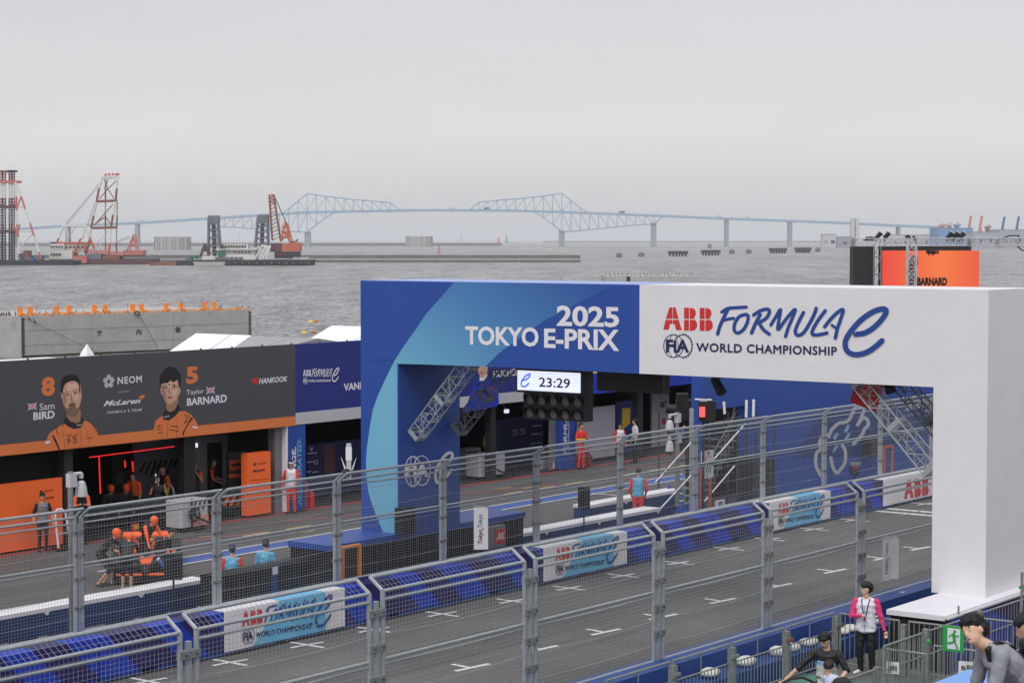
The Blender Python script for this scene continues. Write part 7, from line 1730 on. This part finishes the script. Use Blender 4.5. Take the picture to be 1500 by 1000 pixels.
for s in (-1, 1): mb.prism([CP(1.9, s*.86, .05), CP(2.4, s*.86, .05), CP(2.4, s*.86, .3), CP(1.9, s*.86, .34)], cl_*.03*s, 'light_grey')
mb.build('front_wing', T)
mb = MB(); mb.prism([CP(-2.2, .7, .75), CP(-1.8, .7, .7), CP(-1.8, -.7, .7), CP(-2.2, -.7, .75)], UP*.04, 'orange')
for s in (-1, 1): mb.prism([CP(-2.3, s*.72, .3), CP(-1.75, s*.72, .3), CP(-1.75, s*.72, .85), CP(-2.3, s*.72, .85)], cl_*.03*s, 'black')
mb.build('rear_wing', T)
mb = MB(); mb.path([CP(.55, 0, .55), CP(.4, 0, .78), CP(.1, .22, .86), CP(-.45, .27, .84)], .03, 'black'); mb.path([CP(.4, 0, .78), CP(.1, -.22, .86), CP(-.45, -.27, .84)], .03, 'black'); mb.build('halo', T)
mb = MB(); mb.ball(CP(-.2, 0, .72), (.13, .13, .15), 'lane_blue', 12, 8); mb.build('headrest', T)
for x, s in ((1.45, 1), (1.45, -1), (-1.5, 1), (-1.5, -1)):
    c = CP(x, s*.78, .34); mb = MB(); mb.lathe(c-cl_*.15, [(.27, 0), (.34, .03), (.345, .15), (.34, .27), (.27, .3)], 'black', 22, cl_); wh = mb.build('wheel', T); mb = MB(); mb.lathe(c-cl_*.16, [(.13, 0), (.15, .01), (.15, .31), (.13, .32)], 'mid_grey', 14, cl_); mb.build('rim', wh)
    MB().tube(CP(x, s*.2, .3), c, .025, 'black', 6).build('suspension_arm', T)
p = onY(238, 826, 38.5); T = thing('wheel_gun', 'blue and white wheel gun on a stand right of the race car', 'tool', p); mb = MB(); mb.tube(p+UP*.12-RV*.1, p-UP*.12+RV*.1, .045, 'lane_blue', 10); mb.tube(p+UP*.15-RV*.13, p+UP*.12-RV*.1, .05, 'white_paint', 10); mb.build('body', T); MB().tube(p-UP*.12+RV*.1, (p.x+.2, p.y, 0), .02, 'galv').build('stand', T)

# ------------------------------------------------------------------ people in the pit
def at(u, w, z=0.0): return onZ(u, w, z)
def toward_cam(p, off=0.0): return math.atan2(-p.y, -p.x)+off
mech = outfit('soft_black', 'hi_orange', 'hi_orange', 'black', 'black')
mechs = outfit('soft_black', 'soft_black', 'skin', 'black', 'skin')
def pp(lb, u, w, off, cl, z=0.0, **kw):
    f = at(u, w, z); kw.setdefault('voxel', .021); return person(lb, f, toward_cam(f, off), cl, **kw)
pp('person in black cap and grey tabard holding a camera before the orange board', 63, 808, .3, outfit('mid_grey', 'black', 'skin', 'black'), h=1.72, arms={'R': ((.0, -.1, -.27), (.12, -.12, -.46)), 'L': ((0, .1, -.27), (.1, .1, -.5))}, extras=(('cap', 'black'), ('vest', 'mid_grey')))
pp('person in orange sleeves looking at a phone under the left dome camera', 120, 797, .1, outfit('black', 'hi_orange', 'skin', 'black'), h=1.78, head=(0, .4), arms={'R': ((.05, -.04, -.27), (.27, .1, -.2)), 'L': ((.05, .04, -.27), (.27, -.1, -.2))}, extras=(('cap', 'hi_orange'),))
pp('mechanic in black leaning over the car from the left with an orange hood', 147, 858, 1.25, mechs, lean=.75, head=(0, -.4), arms={'R': ((.12, -.05, -.24), (.4, -.02, -.3)), 'L': ((.2, .05, -.2), (.42, .0, -.12))}, extras=(('helmet', 'hi_orange'),), crouch=.05)
pp('mechanic in shorts and orange helmet bending over the car with his back to the camera', 186, 866, 3.0, mechs, lean=1.0, extras=(('helmet', 'hi_orange'),), head=(0, -.3), arms={'R': ((.15, -.05, -.22), (.35, -.05, -.4)), 'L': ((.15, .05, -.22), (.35, .05, -.4))})
pp('mechanic in orange helmet and orange sleeve behind the car reaching down', 212, 838, .6, mech, lean=.7, extras=(('helmet', 'hi_orange'), ('backpack', 'black')), arms={'R': ((.15, -.05, -.22), (.3, -.1, -.45)), 'L': ((.15, .05, -.22), (.35, .1, -.4))})
pp('mechanic in black crouching at the right end of the car', 234, 846, 1.2, outfit('black', 'black', 'black', 'black'), lean=.5, crouch=.3, extras=(('backpack', 'soft_black'),))
pp('mechanic in orange shirt standing bent in the first garage', 200, 770, -.6, outfit('hi_orange', 'hi_orange', 'skin', 'black'), lean=.25, z=.02)
pp('photographer in black holding a camera to the face in the first garage', 231, 775, .2, outfit('black', 'black', 'skin', 'black'), h=1.66, z=.02, arms={'R': ((.1, -.08, -.22), (.25, -.02, .08)), 'L': ((.14, .08, -.2), (.26, .02, .04))}, extras=(('camera',), ('cap', 'mid_grey')))
pp('bald man in black and orange shirt at the right side of the first garage', 240, 766, -.9, outfit('black', 'hi_orange', 'hi_yellow', 'black'), h=1.85, z=.02, hairm='hair_brown')
pp('seated crew member with orange helmet in the first garage, left one', 160, 772, .3, outfit('black', 'black', 'black', 'black'), crouch=.35, lean=.3, z=.02, extras=(('helmet', 'hi_orange'),))
pp('seated crew member with orange helmet in the first garage, right one', 182, 771, .3, outfit('black', 'black', 'black', 'black'), crouch=.35, lean=.3, z=.02, extras=(('helmet', 'hi_orange'),))
pp('man in black with orange shoulders touching his chin in the second garage', 286, 757, -.2, outfit('black', 'hi_orange', 'skin', 'black'), h=1.82, z=.02, arms={'R': ((.02, -.1, -.27), (.12, -.1, -.5)), 'L': ((.08, .06, -.26), (.16, -.08, -.02))})
pp('man in black with orange shoulders and yellow armband in the doorway of the second garage', 312, 752, 1.4, outfit('black', 'hi_orange', 'skin', 'black'), h=1.82, z=.02, arms={'R': ((.05, -.06, -.27), (.28, -.02, -.38)), 'L': ((.05, .05, -.27), (.3, .02, -.35))})
pp('marshal in white cap, white vest and red overalls before the blue slogan pillar', 427, 752, -.2, outfit('white_cloth', 'red_suit', 'red_suit', 'red_suit'), h=1.76, extras=(('cap', 'white_cloth'), ('vest', 'white_cloth')), arms={'R': ((-.03, -.1, -.28), (.05, -.12, -.52)), 'L': ((.02, .07, -.28), (.16, -.02, -.42))})
for u, w, lb, sl, cap_, off in ((340, 851, 'marshal in pale blue tabard, red sleeves and dark cap behind the black counter', 'red_suit', 'navy', 3.0), (389, 838, 'marshal in pale blue tabard with bare head behind the black counter', 'skin', None, 2.8)):
    f = Vector((onY(u, 800, 35.4).x, 35.4, 0)); ex = [('vest', 'vest_blue', .85)]+([('cap', cap_)] if cap_ else [])
    person(lb, f, toward_cam(f, off), outfit('vest_blue', sl if sl != 'skin' else 'vest_blue', sl, 'black'), h=1.76, head=(0, .25), extras=ex, voxel=.02, arms={'R': ((.03, -.08, -.27), (.16, -.06, -.46)), 'L': ((.03, .08, -.27), (.16, .06, -.46))})
pp('person in yellow jacket with dark blue back panel beside the white cart', 716, 694, 2.4, outfit('logo_blue', 'hi_yellow', 'hi_yellow', 'black', 'black'), h=1.78)
pp('fire marshal in red suit with yellow bands and folded arms', 851, 687, .7, outfit('red_suit', 'red_suit', 'hi_yellow', 'red_suit'), h=1.82, arms={'R': ((.04, -.1, -.26), (.24, .08, -.24)), 'L': ((.04, .1, -.26), (.24, -.08, -.2))})
pp('marshal in dark cap, white vest and orange sleeve beside the yellow board', 908, 682, .5, outfit('white_cloth', 'red_suit', 'red_suit', 'navy'), h=1.72, extras=(('cap', 'black'), ('vest', 'white_cloth')))
pp('person in white shirt and black headset beside the capped marshal', 930, 678, -1.2, outfit('white_cloth', 'white_cloth', 'skin', 'black'), h=1.8, extras=(('headset', 'black'),))
pp('mechanic in blue shirt and shorts bending near the far garages', 992, 676, 1.4, outfit('lane_blue', 'lane_blue', 'skin', 'black', 'skin'), h=1.76, lean=.5, arms={'R': ((.1, -.08, -.25), (.3, -.05, -.4)), 'L': ((.1, .08, -.25), (.3, .05, -.4))})
f = Vector((onY(935, 700, 35.5).x, 35.5, .26)); tag(MB().box((f.x-.5, 35.15, 0), (f.x+.5, 35.85, .26), 'dark_grey').build('step_box'), 'dark step box under the marshal seen from behind', 'step')
person('marshal in orange red overalls and pale blue tabard seen from behind by the pit wall', f, toward_cam(f, 3.1), outfit('vest_blue', 'red_suit', 'red_suit', 'red_suit'), h=1.78, voxel=.02, head=(0, .3), extras=(('vest', 'vest_blue', .95),), arms={'R': ((.0, -.08, -.28), (.12, -.02, -.5)), 'L': ((.0, .08, -.28), (.12, .02, -.5))})

# ================================================================== FOREGROUND
PZ = .656
def barrier_x(T, xa, xb, y, ztop, zmid, zb, n, full=False):
    f = MB(); f.tube((xa, y, ztop), (xb, y, ztop), .021, 'bar_grey', 8); f.tube((xa, y, zb), (xb, y, zb), .018, 'bar_grey', 8); f.tube((xa, y, zb-.08), (xa, y, ztop), .021, 'bar_grey', 8); f.tube((xb, y, zb-.08), (xb, y, ztop), .021, 'bar_grey', 8)
    f.tube((xa, y, zmid), (xb, y, zmid), .016, 'bar_grey', 8)
    if not full: f.tube(((xa+xb)/2, y, zmid), ((xa+xb)/2, y, ztop), .011, 'bar_grey', 6)
    F = f.build('frame', T); top = ztop if full else zmid
    b0 = None
    for i in range(1, n):
        x = xa+(xb-xa)*i/n
        if b0 is None: b0 = MB().tube((x, y, zb), (x, y, top), .0095, 'bar_grey', 6).build('bar', T); bx = x
        else: share(b0, T, (x-bx, 0, 0))
    return F
def post_old(T, x, y, z1):
    MB().box((x-.05, y-.05, PZ), (x+.05, y+.05, z1), 'galv_old').build('post', T)
ux = [XA(u, 19.62) for u in (886, 984, 1071, 1151, 1224)]
for i, (a, b) in enumerate(zip(ux, ux[1:])):
    T = thing('crowd_barrier', ('galvanised crowd barrier before the blue ledge, at the bottom edge', 'galvanised crowd barrier before the blue ledge, second from the left', 'galvanised crowd barrier before the blue ledge, third from the left', 'galvanised crowd barrier left of the volunteer in pink')[i], 'barrier', ((a+b)/2, 19.62, PZ), 'crowd barriers round the stand')
    barrier_x(T, a+.05, b-.05, 19.62, 1.72, 1.36, .74, 16); post_old(T, b-.0, 19.56, 1.66)
    mb = MB(); mb.obox(Vector((b, 19.5, 1.5)), Vector((.1, 0, 0)), Vector((0, .03, 0)), UP*.03, 'ship_rust' if i == 2 else 'galv_old'); mb.build('clamp', T)
def barrier_y(T, x, ya, yb, ztop, zmid, zb, n):
    f = MB(); f.tube((x, ya, ztop), (x, yb, ztop), .021, 'bar_grey', 8); f.tube((x, ya, zb), (x, yb, zb), .018, 'bar_grey', 8); f.tube((x, ya, zb-.08), (x, ya, ztop), .021, 'bar_grey', 8); f.tube((x, yb, zb-.08), (x, yb, ztop), .021, 'bar_grey', 8)
    f.build('frame', T); b0 = None
    for i in range(1, n):
        y = ya+(yb-ya)*i/n
        if b0 is None: b0 = MB().tube((x, y, zb), (x, y, ztop), .0095, 'bar_grey', 6).build('bar', T); by = y
        else: share(b0, T, (0, y-by, 0))
p0 = onZ(1231, 898, 1.72); p1 = onZ(1318, 908, 1.72)
T = thing('crowd_barrier', 'galvanised crowd barrier behind the volunteer, joining at a right angle', 'barrier', (p0.x, (p0.y+p1.y)/2, PZ), 'crowd barriers round the stand'); barrier_y(T, p0.x, p0.y, p1.y, 1.72, 1.3, .74, 12); post_old(T, p0.x, p1.y-.1, 1.66)
T = thing('crowd_barrier', 'galvanised crowd barrier in front of the black box under the white slab', 'barrier', (p0.x, p1.y-1, PZ), 'crowd barriers round the stand'); barrier_y(T, p0.x+.02, p1.y-.2, p1.y-1.5, 1.72, 1.3, .74, 12)
yB = onZ(1293, 948, 1.72).y
xs = [onZ(1293, 948, 1.72).x, XA(1356, yB), XA(1356, yB)+2.4, XA(1356, yB)+4.8, XA(1356, yB)+7.2, XA(1356, yB)+9.6]
LBX = ('galvanised crowd barrier right of the A row sign, running up to a post', 'galvanised crowd barrier above the green running man sign', 'galvanised crowd barrier before the navy hoarding, behind the man in grey', 'galvanised crowd barrier before the navy hoarding near the right edge', 'galvanised crowd barrier before the navy hoarding at the right edge')
for i, (a, b) in enumerate(zip(xs, xs[1:])):
    T = thing('crowd_barrier', LBX[i], 'barrier', ((a+b)/2, yB, PZ), 'crowd barriers round the stand'); barrier_x(T, a+.04, b-.06, yB, 1.74, 1.30, .74, 16, True); post_old(T, b, yB-.05, 1.82)
for (ua, wa, ub, wb, zt_, lb, n_) in ((1299, 950, 1357, 958, 1.55, 'short galvanised barrier carrying the A row sign', 9), (1368, 945, 1426, 954, 1.60, 'short galvanised barrier carrying the B row sign', 9), (1421, 903, 1503, 911, 1.72, 'galvanised barrier across the walkway behind the man in grey', 10)):
    a = onZ(ua, wa, zt_); b = onZ(ub, wb, zt_); T = thing('crowd_barrier', lb, 'barrier', (a.x, (a.y+b.y)/2, PZ), 'crowd barriers round the stand'); barrier_y(T, a.x, a.y, b.y, zt_, 1.2, .74, n_)
    if ua == 1299: yA = a
    if ua == 1368: yBs = a
a = onZ(1205, 1003, 1.70); b = onZ(1280, 980.5, 1.70); T = thing('crowd_barrier', 'nearest galvanised crowd barrier at the feet of the volunteer in pink', 'barrier', ((a.x+b.x)/2, b.y, PZ), 'crowd barriers round the stand'); barrier_x(T, a.x, b.x, b.y, 1.70, 1.3, .74, 22, True); post_old(T, b.x+.08, b.y-.02, 1.74)
# navy hoarding along the stand
T = thing('hoarding', 'navy and blue printed hoarding below the white pillar base', 'hoarding', (45, 17.5, 0)); MB().box((37.5, 17.46, 0), (62, 17.55, 1.72), 'navy').build('panel', T); mb = MB()
def fh(x, z): return (x, 17.452, z)
for x in (37.6, 46.5, 55): mb.poly([fh(x, .05), fh(x+2.4, .05), fh(x+3.4, 1.1), fh(x+1.6, 1.7), fh(x+.0, 1.7)], 'royal_blue'); mb.poly([fh(x+4.6+1.7*math.cos(t_), .45+1.05*math.sin(t_)*(1 if math.sin(t_) > 0 else .38)) for t_ in np.linspace(0, 2*math.pi, 20)[:-1]], 'deep_blue')
mb.build('print', T); mb = MB(); mb.box((37.45, 17.44, 1.72), (62, 17.57, 1.75), 'light_grey')
for x in (38.0, 41.2, 44.4, 47.6): mb.tube((x, 17.5, 1.75), (x, 17.5, 1.92), .02, 'galv_old', 6)
mb.build('top_rail', T)
# paper signs
def row_sign(txt, u0, u1, w0, w1, ref, lb):
    D = (ref.x*VX+ref.y*VY)-.45; a = onD(u0, w1, D); b = onD(u1, w1+1.5, D); c = onD(u0+.6, w0, D); d_ = onD(u1, w0+1.3, D); T = thing('paper_sign', lb, 'sign', a); f = quad(a, b, c, d_); mb = MB(); n_ = 8; vs = []; 
    for j in range(n_+1):
        for i in range(n_+1): s, t_ = i/n_, j/n_; vs.append(f(s, t_)-VV*(.012*math.sin(s*7+t_*3)))
    back = [v+VV*.004 for v in vs]; fs = [(j*(n_+1)+i, j*(n_+1)+i+1, (j+1)*(n_+1)+i+1, (j+1)*(n_+1)+i) for j in range(n_) for i in range(n_)]
    mb.add(vs, fs, 'white_vinyl'); mb.add(back, [q[::-1] for q in fs], 'white_vinyl'); mb.build('sheet', T); mb = MB(); put_text(mb, txt, lambda s, t_: f(.16+.66*s, .24+.5*t_)-VV*.022, 'black', bold=.015); mb.build('lettering', T)
row_sign('A列', 1296.5, 1317, 968, 985.5, yA, 'white paper sign reading A row on a short barrier'); row_sign('B列', 1403.5, 1430, 967.5, 985, yBs, 'white paper sign reading B row beside the blue table')
# green running man sign
D = 36.6; T = thing('exit_sign', 'green and white running man exit sign on the crowd barrier', 'sign', onD(1396, 955, D)); f = quad(onD(1380.5, 952, D), onD(1412, 955.5, D), onD(1381, 914.5, D), onD(1413, 919, D)); mb = MB(); vs = [f(0, 0), f(1, 0), f(1, 1), f(0, 1)]; mb.prism([v+VV*.02 for v in vs], -VV*.02, 'green'); mb.build('board', T); mb = MB(); g_ = lambda s, t_, l=1: f(s, t_)-VV*(.004*l)
mb.poly([g_(.22, .1), g_(.8, .1), g_(.8, .92), g_(.22, .92)], 'white_paint'); gg = lambda x, y: g_(x, y, 2)
mb.poly([gg(.55+.07*math.cos(t_), .80+.06*math.sin(t_)) for t_ in np.linspace(0, 2*math.pi, 12)[:-1]], 'green')
for i, (pts, w_) in enumerate((([(.5, .68), (.54, .45)], .14), ([(.52, .68), (.38, .66), (.30, .56)], .05), ([(.54, .68), (.66, .6), (.72, .66)], .05), ([(.54, .45), (.60, .32), (.68, .16)], .07), ([(.52, .44), (.42, .36), (.24, .33)], .07))): put_ribbon(mb, pts, w_, lambda x, y: g_(x, y, 2+i), 'green', n=1)
mb.build('print', T)
p = onD(1360, 939, 37.5); tag(MB().ball(p, (.04, .04, .05), 'green', 8, 6).build('cable_tie'), 'small green tag on the post left of the exit sign', 'tag')
p = onD(1497, 860, 40); T = thing('post', 'grey post with a green tag at the right edge by the pillar', 'post', (p.x, p.y, 0)); mb = MB(); mb.tube((p.x, p.y, 0), p+UP*.3, .03, 'galv_old'); mb.build('pole', T); MB().obox(p, RV*.06, VV*.02, UP*.025, 'green').build('tag', T)
# table
T = thing('table', 'pale blue topped table in front of the man in grey', 'table', onD(1400, 1000, 18)); mb = MB(); P_ = [onD(1362, 1001, 17.2), onD(1418, 979, 18.6), onD(1444, 979.5, 18.6), onD(1452, 1004, 17.2)]; z = 5.36
P_ = [Vector((q.x, q.y, z+(0.0))) for q in [onZ(1355, 1004, z), onZ(1418, 980, z), onZ(1446, 980, z), onZ(1446, 1006, z)]]; mb.prism(P_, -UP*.03, 'table_blue'); mb.build('tabletop', T)
for q in P_: c = sum(P_, Vector())/4; v = q.lerp(c, .12); gz = 8.3-.524*14.6+.524*(14.6-v.y); MB().tube((v.x, v.y, gz-.25), (v.x, v.y, z-.03), .02, 'galv').build('leg', T)
# stroller
c = onZ(1171, 995, 1.75); T = thing('pushchair', 'black pushchair handle held by the man with the baby', 'pushchair', (c.x, c.y, PZ)); mb = MB(); mb.path([c+RV*x+UP*z for x, z in ((-.36, -.3), (-.30, -.06), (-.15, .02), (.05, .04), (.2, -.02), (.34, -.12), (.4, -.4))], .022, 'black', 8); mb.build('handle', T)
mb = MB(); loftp = [c+RV*x+VV*y+UP*z for x, y, z in ((-.28, 0, -.35), (.3, 0, -.35), (.3, -.5, -.5), (-.28, -.5, -.5))]; mb.prism(loftp, -UP*.3, 'soft_black'); mb.build('seat', T)
for sx in (-.3, .3):
    for sy in (.1, -.55): q = c+RV*sx+VV*sy; MB().lathe(Vector((q.x, q.y, PZ+.11))-RV*.02, [(.07, 0), (.11, .005), (.11, .035), (.07, .04)], 'black', 14, RV).build('wheel', T); MB().tube((q.x, q.y, PZ+.11), c+RV*sx*.95+VV*sy*.5-UP*.4, .014, 'galv').build('strut', T)

# volunteer in pink and white
f = onZ(1268, 986, PZ); fc = toward_cam(f, -.15)
Tv, Wd, up, hd, wr, Rz, k = person('young volunteer in white vest over pink sleeves, black trousers, one arm across the chest', f, fc, outfit('white_cloth', 'pink', 'pink', 'black', 'black', 'white_cloth', 'skin_light', hem='white_cloth'), h=1.76, bulk=1.14, head=(-1.05, .05), voxel=.0105, face=True,
    arms={'R': ((.05, -.08, -.29), (.26, .16, -.23)), 'L': ((.0, .09, -.29), (.03, .17, -.55))}, extras=(('vest', 'white_cloth', .86),), legs={'L': ((.03, .11, .50), (.0, .13, .09), .3), 'R': ((.03, -.11, .50), (-.02, -.10, .09), -.3)})
mb = MB(); 
for s in (-1, 1): mb.path([Wd(up((-.02, s*.075, 1.475))), Wd(up((.08, s*.075, 1.44))), Wd(up((.145, s*.06, 1.36))), Wd(up((.162, s*.035, 1.22))), Wd(up((.166, 0, 1.08)))], .011, 'navy', 6)
mb.obox(Wd(up((.172, 0, 1.03))), Rz @ Vector((.006, 0, 0)), Rz @ Vector((0, .04, 0)), UP*.06, 'lilac_cloth'); mb.obox(Wd(up((.178, 0, 1.07))), Rz @ Vector((.004, 0, 0)), Rz @ Vector((0, .02, 0)), UP*.02, 'red'); mb.build('lanyard', Tv)
mb = MB(); mb.tube(Wd(up((.155, -.004, 1.32))), Wd(up((.160, -.004, .86))), .005, 'mid_grey', 5); mb.build('zip', Tv)
mb = MB(); w_ = Wd(wr['L']); mb.tube(w_+UP*.02, w_-UP*.015, .036, 'black', 12); mb.build('wristwatch', Tv)

# father with a baby
f = onZ(1208, 1012, PZ); f = Vector((35.4*(VX+RX*.1515), 35.4*(VY+RY*.1515), PZ)); fc = toward_cam(f, -.25)
Tf, Wd, up, hd, wr, Rz, k = person('man in black, blue and cream t-shirt looking down with a baby at his chest', f, fc, outfit('black', 'black', 'skin_light', 'dark_grey', 'dark_grey', 'white_cloth', 'skin_light', hem='cream_cloth'), h=1.76, bulk=1.15, head=(-.35, .62), voxel=.0105, face=True,
    arms={'R': ((.12, -.26, -.26), (.16, -.52, -.52)), 'L': ((.02, .16, -.26), (.2, .06, -.42))})
R_ = lambda: (Rz).to_quaternion().to_euler()
QL = []
for i in range(13): z_ = .86+i*.028; QL.append(('ell', Wd(up((.01, 0, z_))), (.136, .182, .07), R_(), 'cream_cloth'))
for i in range(3): z_ = 1.21+i*.03; QL.append(('ell', Wd(up((.01, 0, z_))), (.138, .188, .05), R_(), 'pale_blue_cloth'))
fused('shirt_lower', QL, .0095, Tf, smooth=7, label='pale blue band over a cream lower shirt', folds=(.007, tuple(Wd(hd((.03, 0, 1.62))))))
# the baby
c = Wd(up((.26, .10, 1.15))); Tb = thing('person', 'baby in a white shirt with dark hair held against the man\'s chest', 'person', c); fx = Rz @ Vector((1, 0, 0)); fy = Rz @ Vector((0, 1, 0)); rot = Rz.to_quaternion().to_euler()
fx = -fx
B = [('ell', c-UP*.17+fy*.05, (.095, .105, .14), rot, 'lilac_cloth'), ('cap', c-UP*.08+fy*.10, c-UP*.16+fy*.19+fx*.03, .045, .04, 'lilac_cloth'), ('cap', c-UP*.09-fy*.05, c-UP*.2-fy*.06+fx*.06, .035, .03, 'lilac_cloth'), ('cap', c-UP*.2-fy*.06+fx*.06, c-UP*.26-fy*.03+fx*.08, .026, .022, 'skin_light'), ('cap', c-UP*.05, c+UP*.02, .04, .04, 'skin_light'), ('ell', c+UP*.06+fx*.015, (.078, .07, .085), rot, 'skin_light'), ('ell', c+UP*.02+fx*.085, (.012, .012, .012), rot, 'skin_light'), ('ell', c+UP*.05+fy*.07, (.015, .008, .02), rot, 'skin_light'), ('ell', c+UP*.05-fy*.07, (.015, .008, .02), rot, 'skin_light'),
     ('ell', c-UP*.30+fy*.03, (.08, .095, .08), rot, 'lilac_cloth'), ('cap', c-UP*.32+fy*.08, c-UP*.45+fy*.14, .045, .03, 'skin_light'), ('cap', c-UP*.32-fy*.03, c-UP*.45-fy*.08, .045, .03, 'skin_light'), ('cap', c-UP*.46+fy*.14, c-UP*.47+fy*.14+fx*.06, .026, .02, 'skin_light'), ('cap', c-UP*.46-fy*.08, c-UP*.47-fy*.08+fx*.06, .026, .02, 'skin_light')]
for i in range(4): B.append(('cap', c-UP*.27-fy*(.045-i*.012)+fx*.085, c-UP*.295-fy*(.04-i*.012)+fx*.1, .008, .007, 'skin_light'))
SB = 1.2
def grow(Q): return [(q[0], c+(Vector(q[1])-c)*SB, tuple(x*SB for x in q[2]), q[3], q[4]) if q[0] == 'ell' else ('cap', c+(Vector(q[1])-c)*SB, c+(Vector(q[2])-c)*SB, q[3]*SB, q[4]*SB, q[5]) for q in Q]
B = grow(B)
fused('body', B, .009, Tb, smooth=2); fused('hair', grow([('ell', c+UP*.09-fx*.0, (.085, .078, .074), rot, 'hair_brown'), ('ell', c+UP*.11+fx*.035, (.065, .07, .058), rot, 'hair_brown')]), .009, Tb, smooth=2, noise=.0015)

# man in grey leaning in from the right
Dg = 16.6; fdir = (-RV*.97-VV*.12).normalized(); lg = .86; kk = 1.0
ht = onD(1420, 930, Dg)     # middle of his head
hl = Vector((.03, 0, 1.64)); hl = rotv(hl, Vector((0, 0, .93)), lg, 'Y')
gx = ht-fdir*hl.x; gx.z = ht.z-hl.z
Tg, Wd, up, hd, wr, Rz, k = person('man in light grey sweatshirt with a black sling bag leaning forward', gx, math.atan2(fdir.y, fdir.x), outfit('grey_cloth', 'grey_cloth', 'grey_cloth', 'black', 'black', 'black', 'skin_light', hem='grey_cloth'), h=1.74, bulk=1.12, lean=lg, head=(.72, -.70), voxel=.0085, face=True,
    arms={'R': ((.05, -.04, -.28), (.13, .0, -.53)), 'L': ((.08, .05, -.27), (.2, .02, -.50))})
mb = MB(); P_ = [Wd(up(v)) for v in ((.14, .0, 1.18), (.13, .06, 1.33), (.03, .10, 1.49), (-.08, .06, 1.45), (-.125, .0, 1.33), (-.145, -.06, 1.18), (-.15, -.12, 1.05))]
for a, b in zip(P_, P_[1:]): d_ = (b-a); n_ = d_.normalized().cross(Wd(up((0, 0, 1.25)))-(a+b)/2).normalized(); mb.obox((a+b)/2, d_*.52, n_*.024, d_.normalized().cross(n_)*.006, 'black')
mb.build('bag_strap', Tg)
fused('sling_bag', [('ell', Wd(up((-.19, -.04, 1.06))), (.085*k, .15*k, .21*k), (Rz @ Matrix.Rotation(.62, 3, 'Y') @ Matrix.Rotation(.4, 3, 'X')).to_quaternion().to_euler(), 'black')], .012, Tg)
mb = MB(); a = Wd(up((-.10, .03, 1.36))); fy = Rz @ Vector((0, 1, 0)); mb.obox(Wd(up((-.135, -.02, 1.30))), fy*.02, (Wd(up((-.13, 0, 1.34)))-Wd(up((-.13, 0, 1.28)))), Rz @ Vector((.004, 0, 0)), 'white_cloth'); mb.build('strap_patch', Tg)
# head of a spectator at the bottom edge
Db = 15.2; r_ = (1238-750)/FPX; hx = Vector((Db*(VX+RX*r_), Db*(VY+RY*r_), 0)); hx.z = onD(1238, 988, Db).z-1.36
person('seated spectator at the bottom edge, only dark hair visible', hx, math.atan2(VY, VX), outfit('dark_grey', 'dark_grey', 'skin_light', 'black'), h=1.72, crouch=.42, voxel=.012)
Dr = 17.8; fr = -RV; ht = onD(1503, 920, Dr); hl = rotv(Vector((.03, 0, 1.64)), Vector((0, 0, .93)), .45, 'Y'); hx = ht-fr*hl.x; hx.z = ht.z-hl.z
person('spectator in grey and maroon top cut off by the right edge', hx, math.atan2(fr.y, fr.x), outfit('grey_cloth', 'maroon', 'skin_light', 'black', hem='grey_cloth'), h=1.74, lean=.45, voxel=.012, arms={'R': ((.15, -.1, -.2), (.1, -.1, -.46)), 'L': ((.12, .1, -.22), (.05, .05, -.48))})

finish_fused()
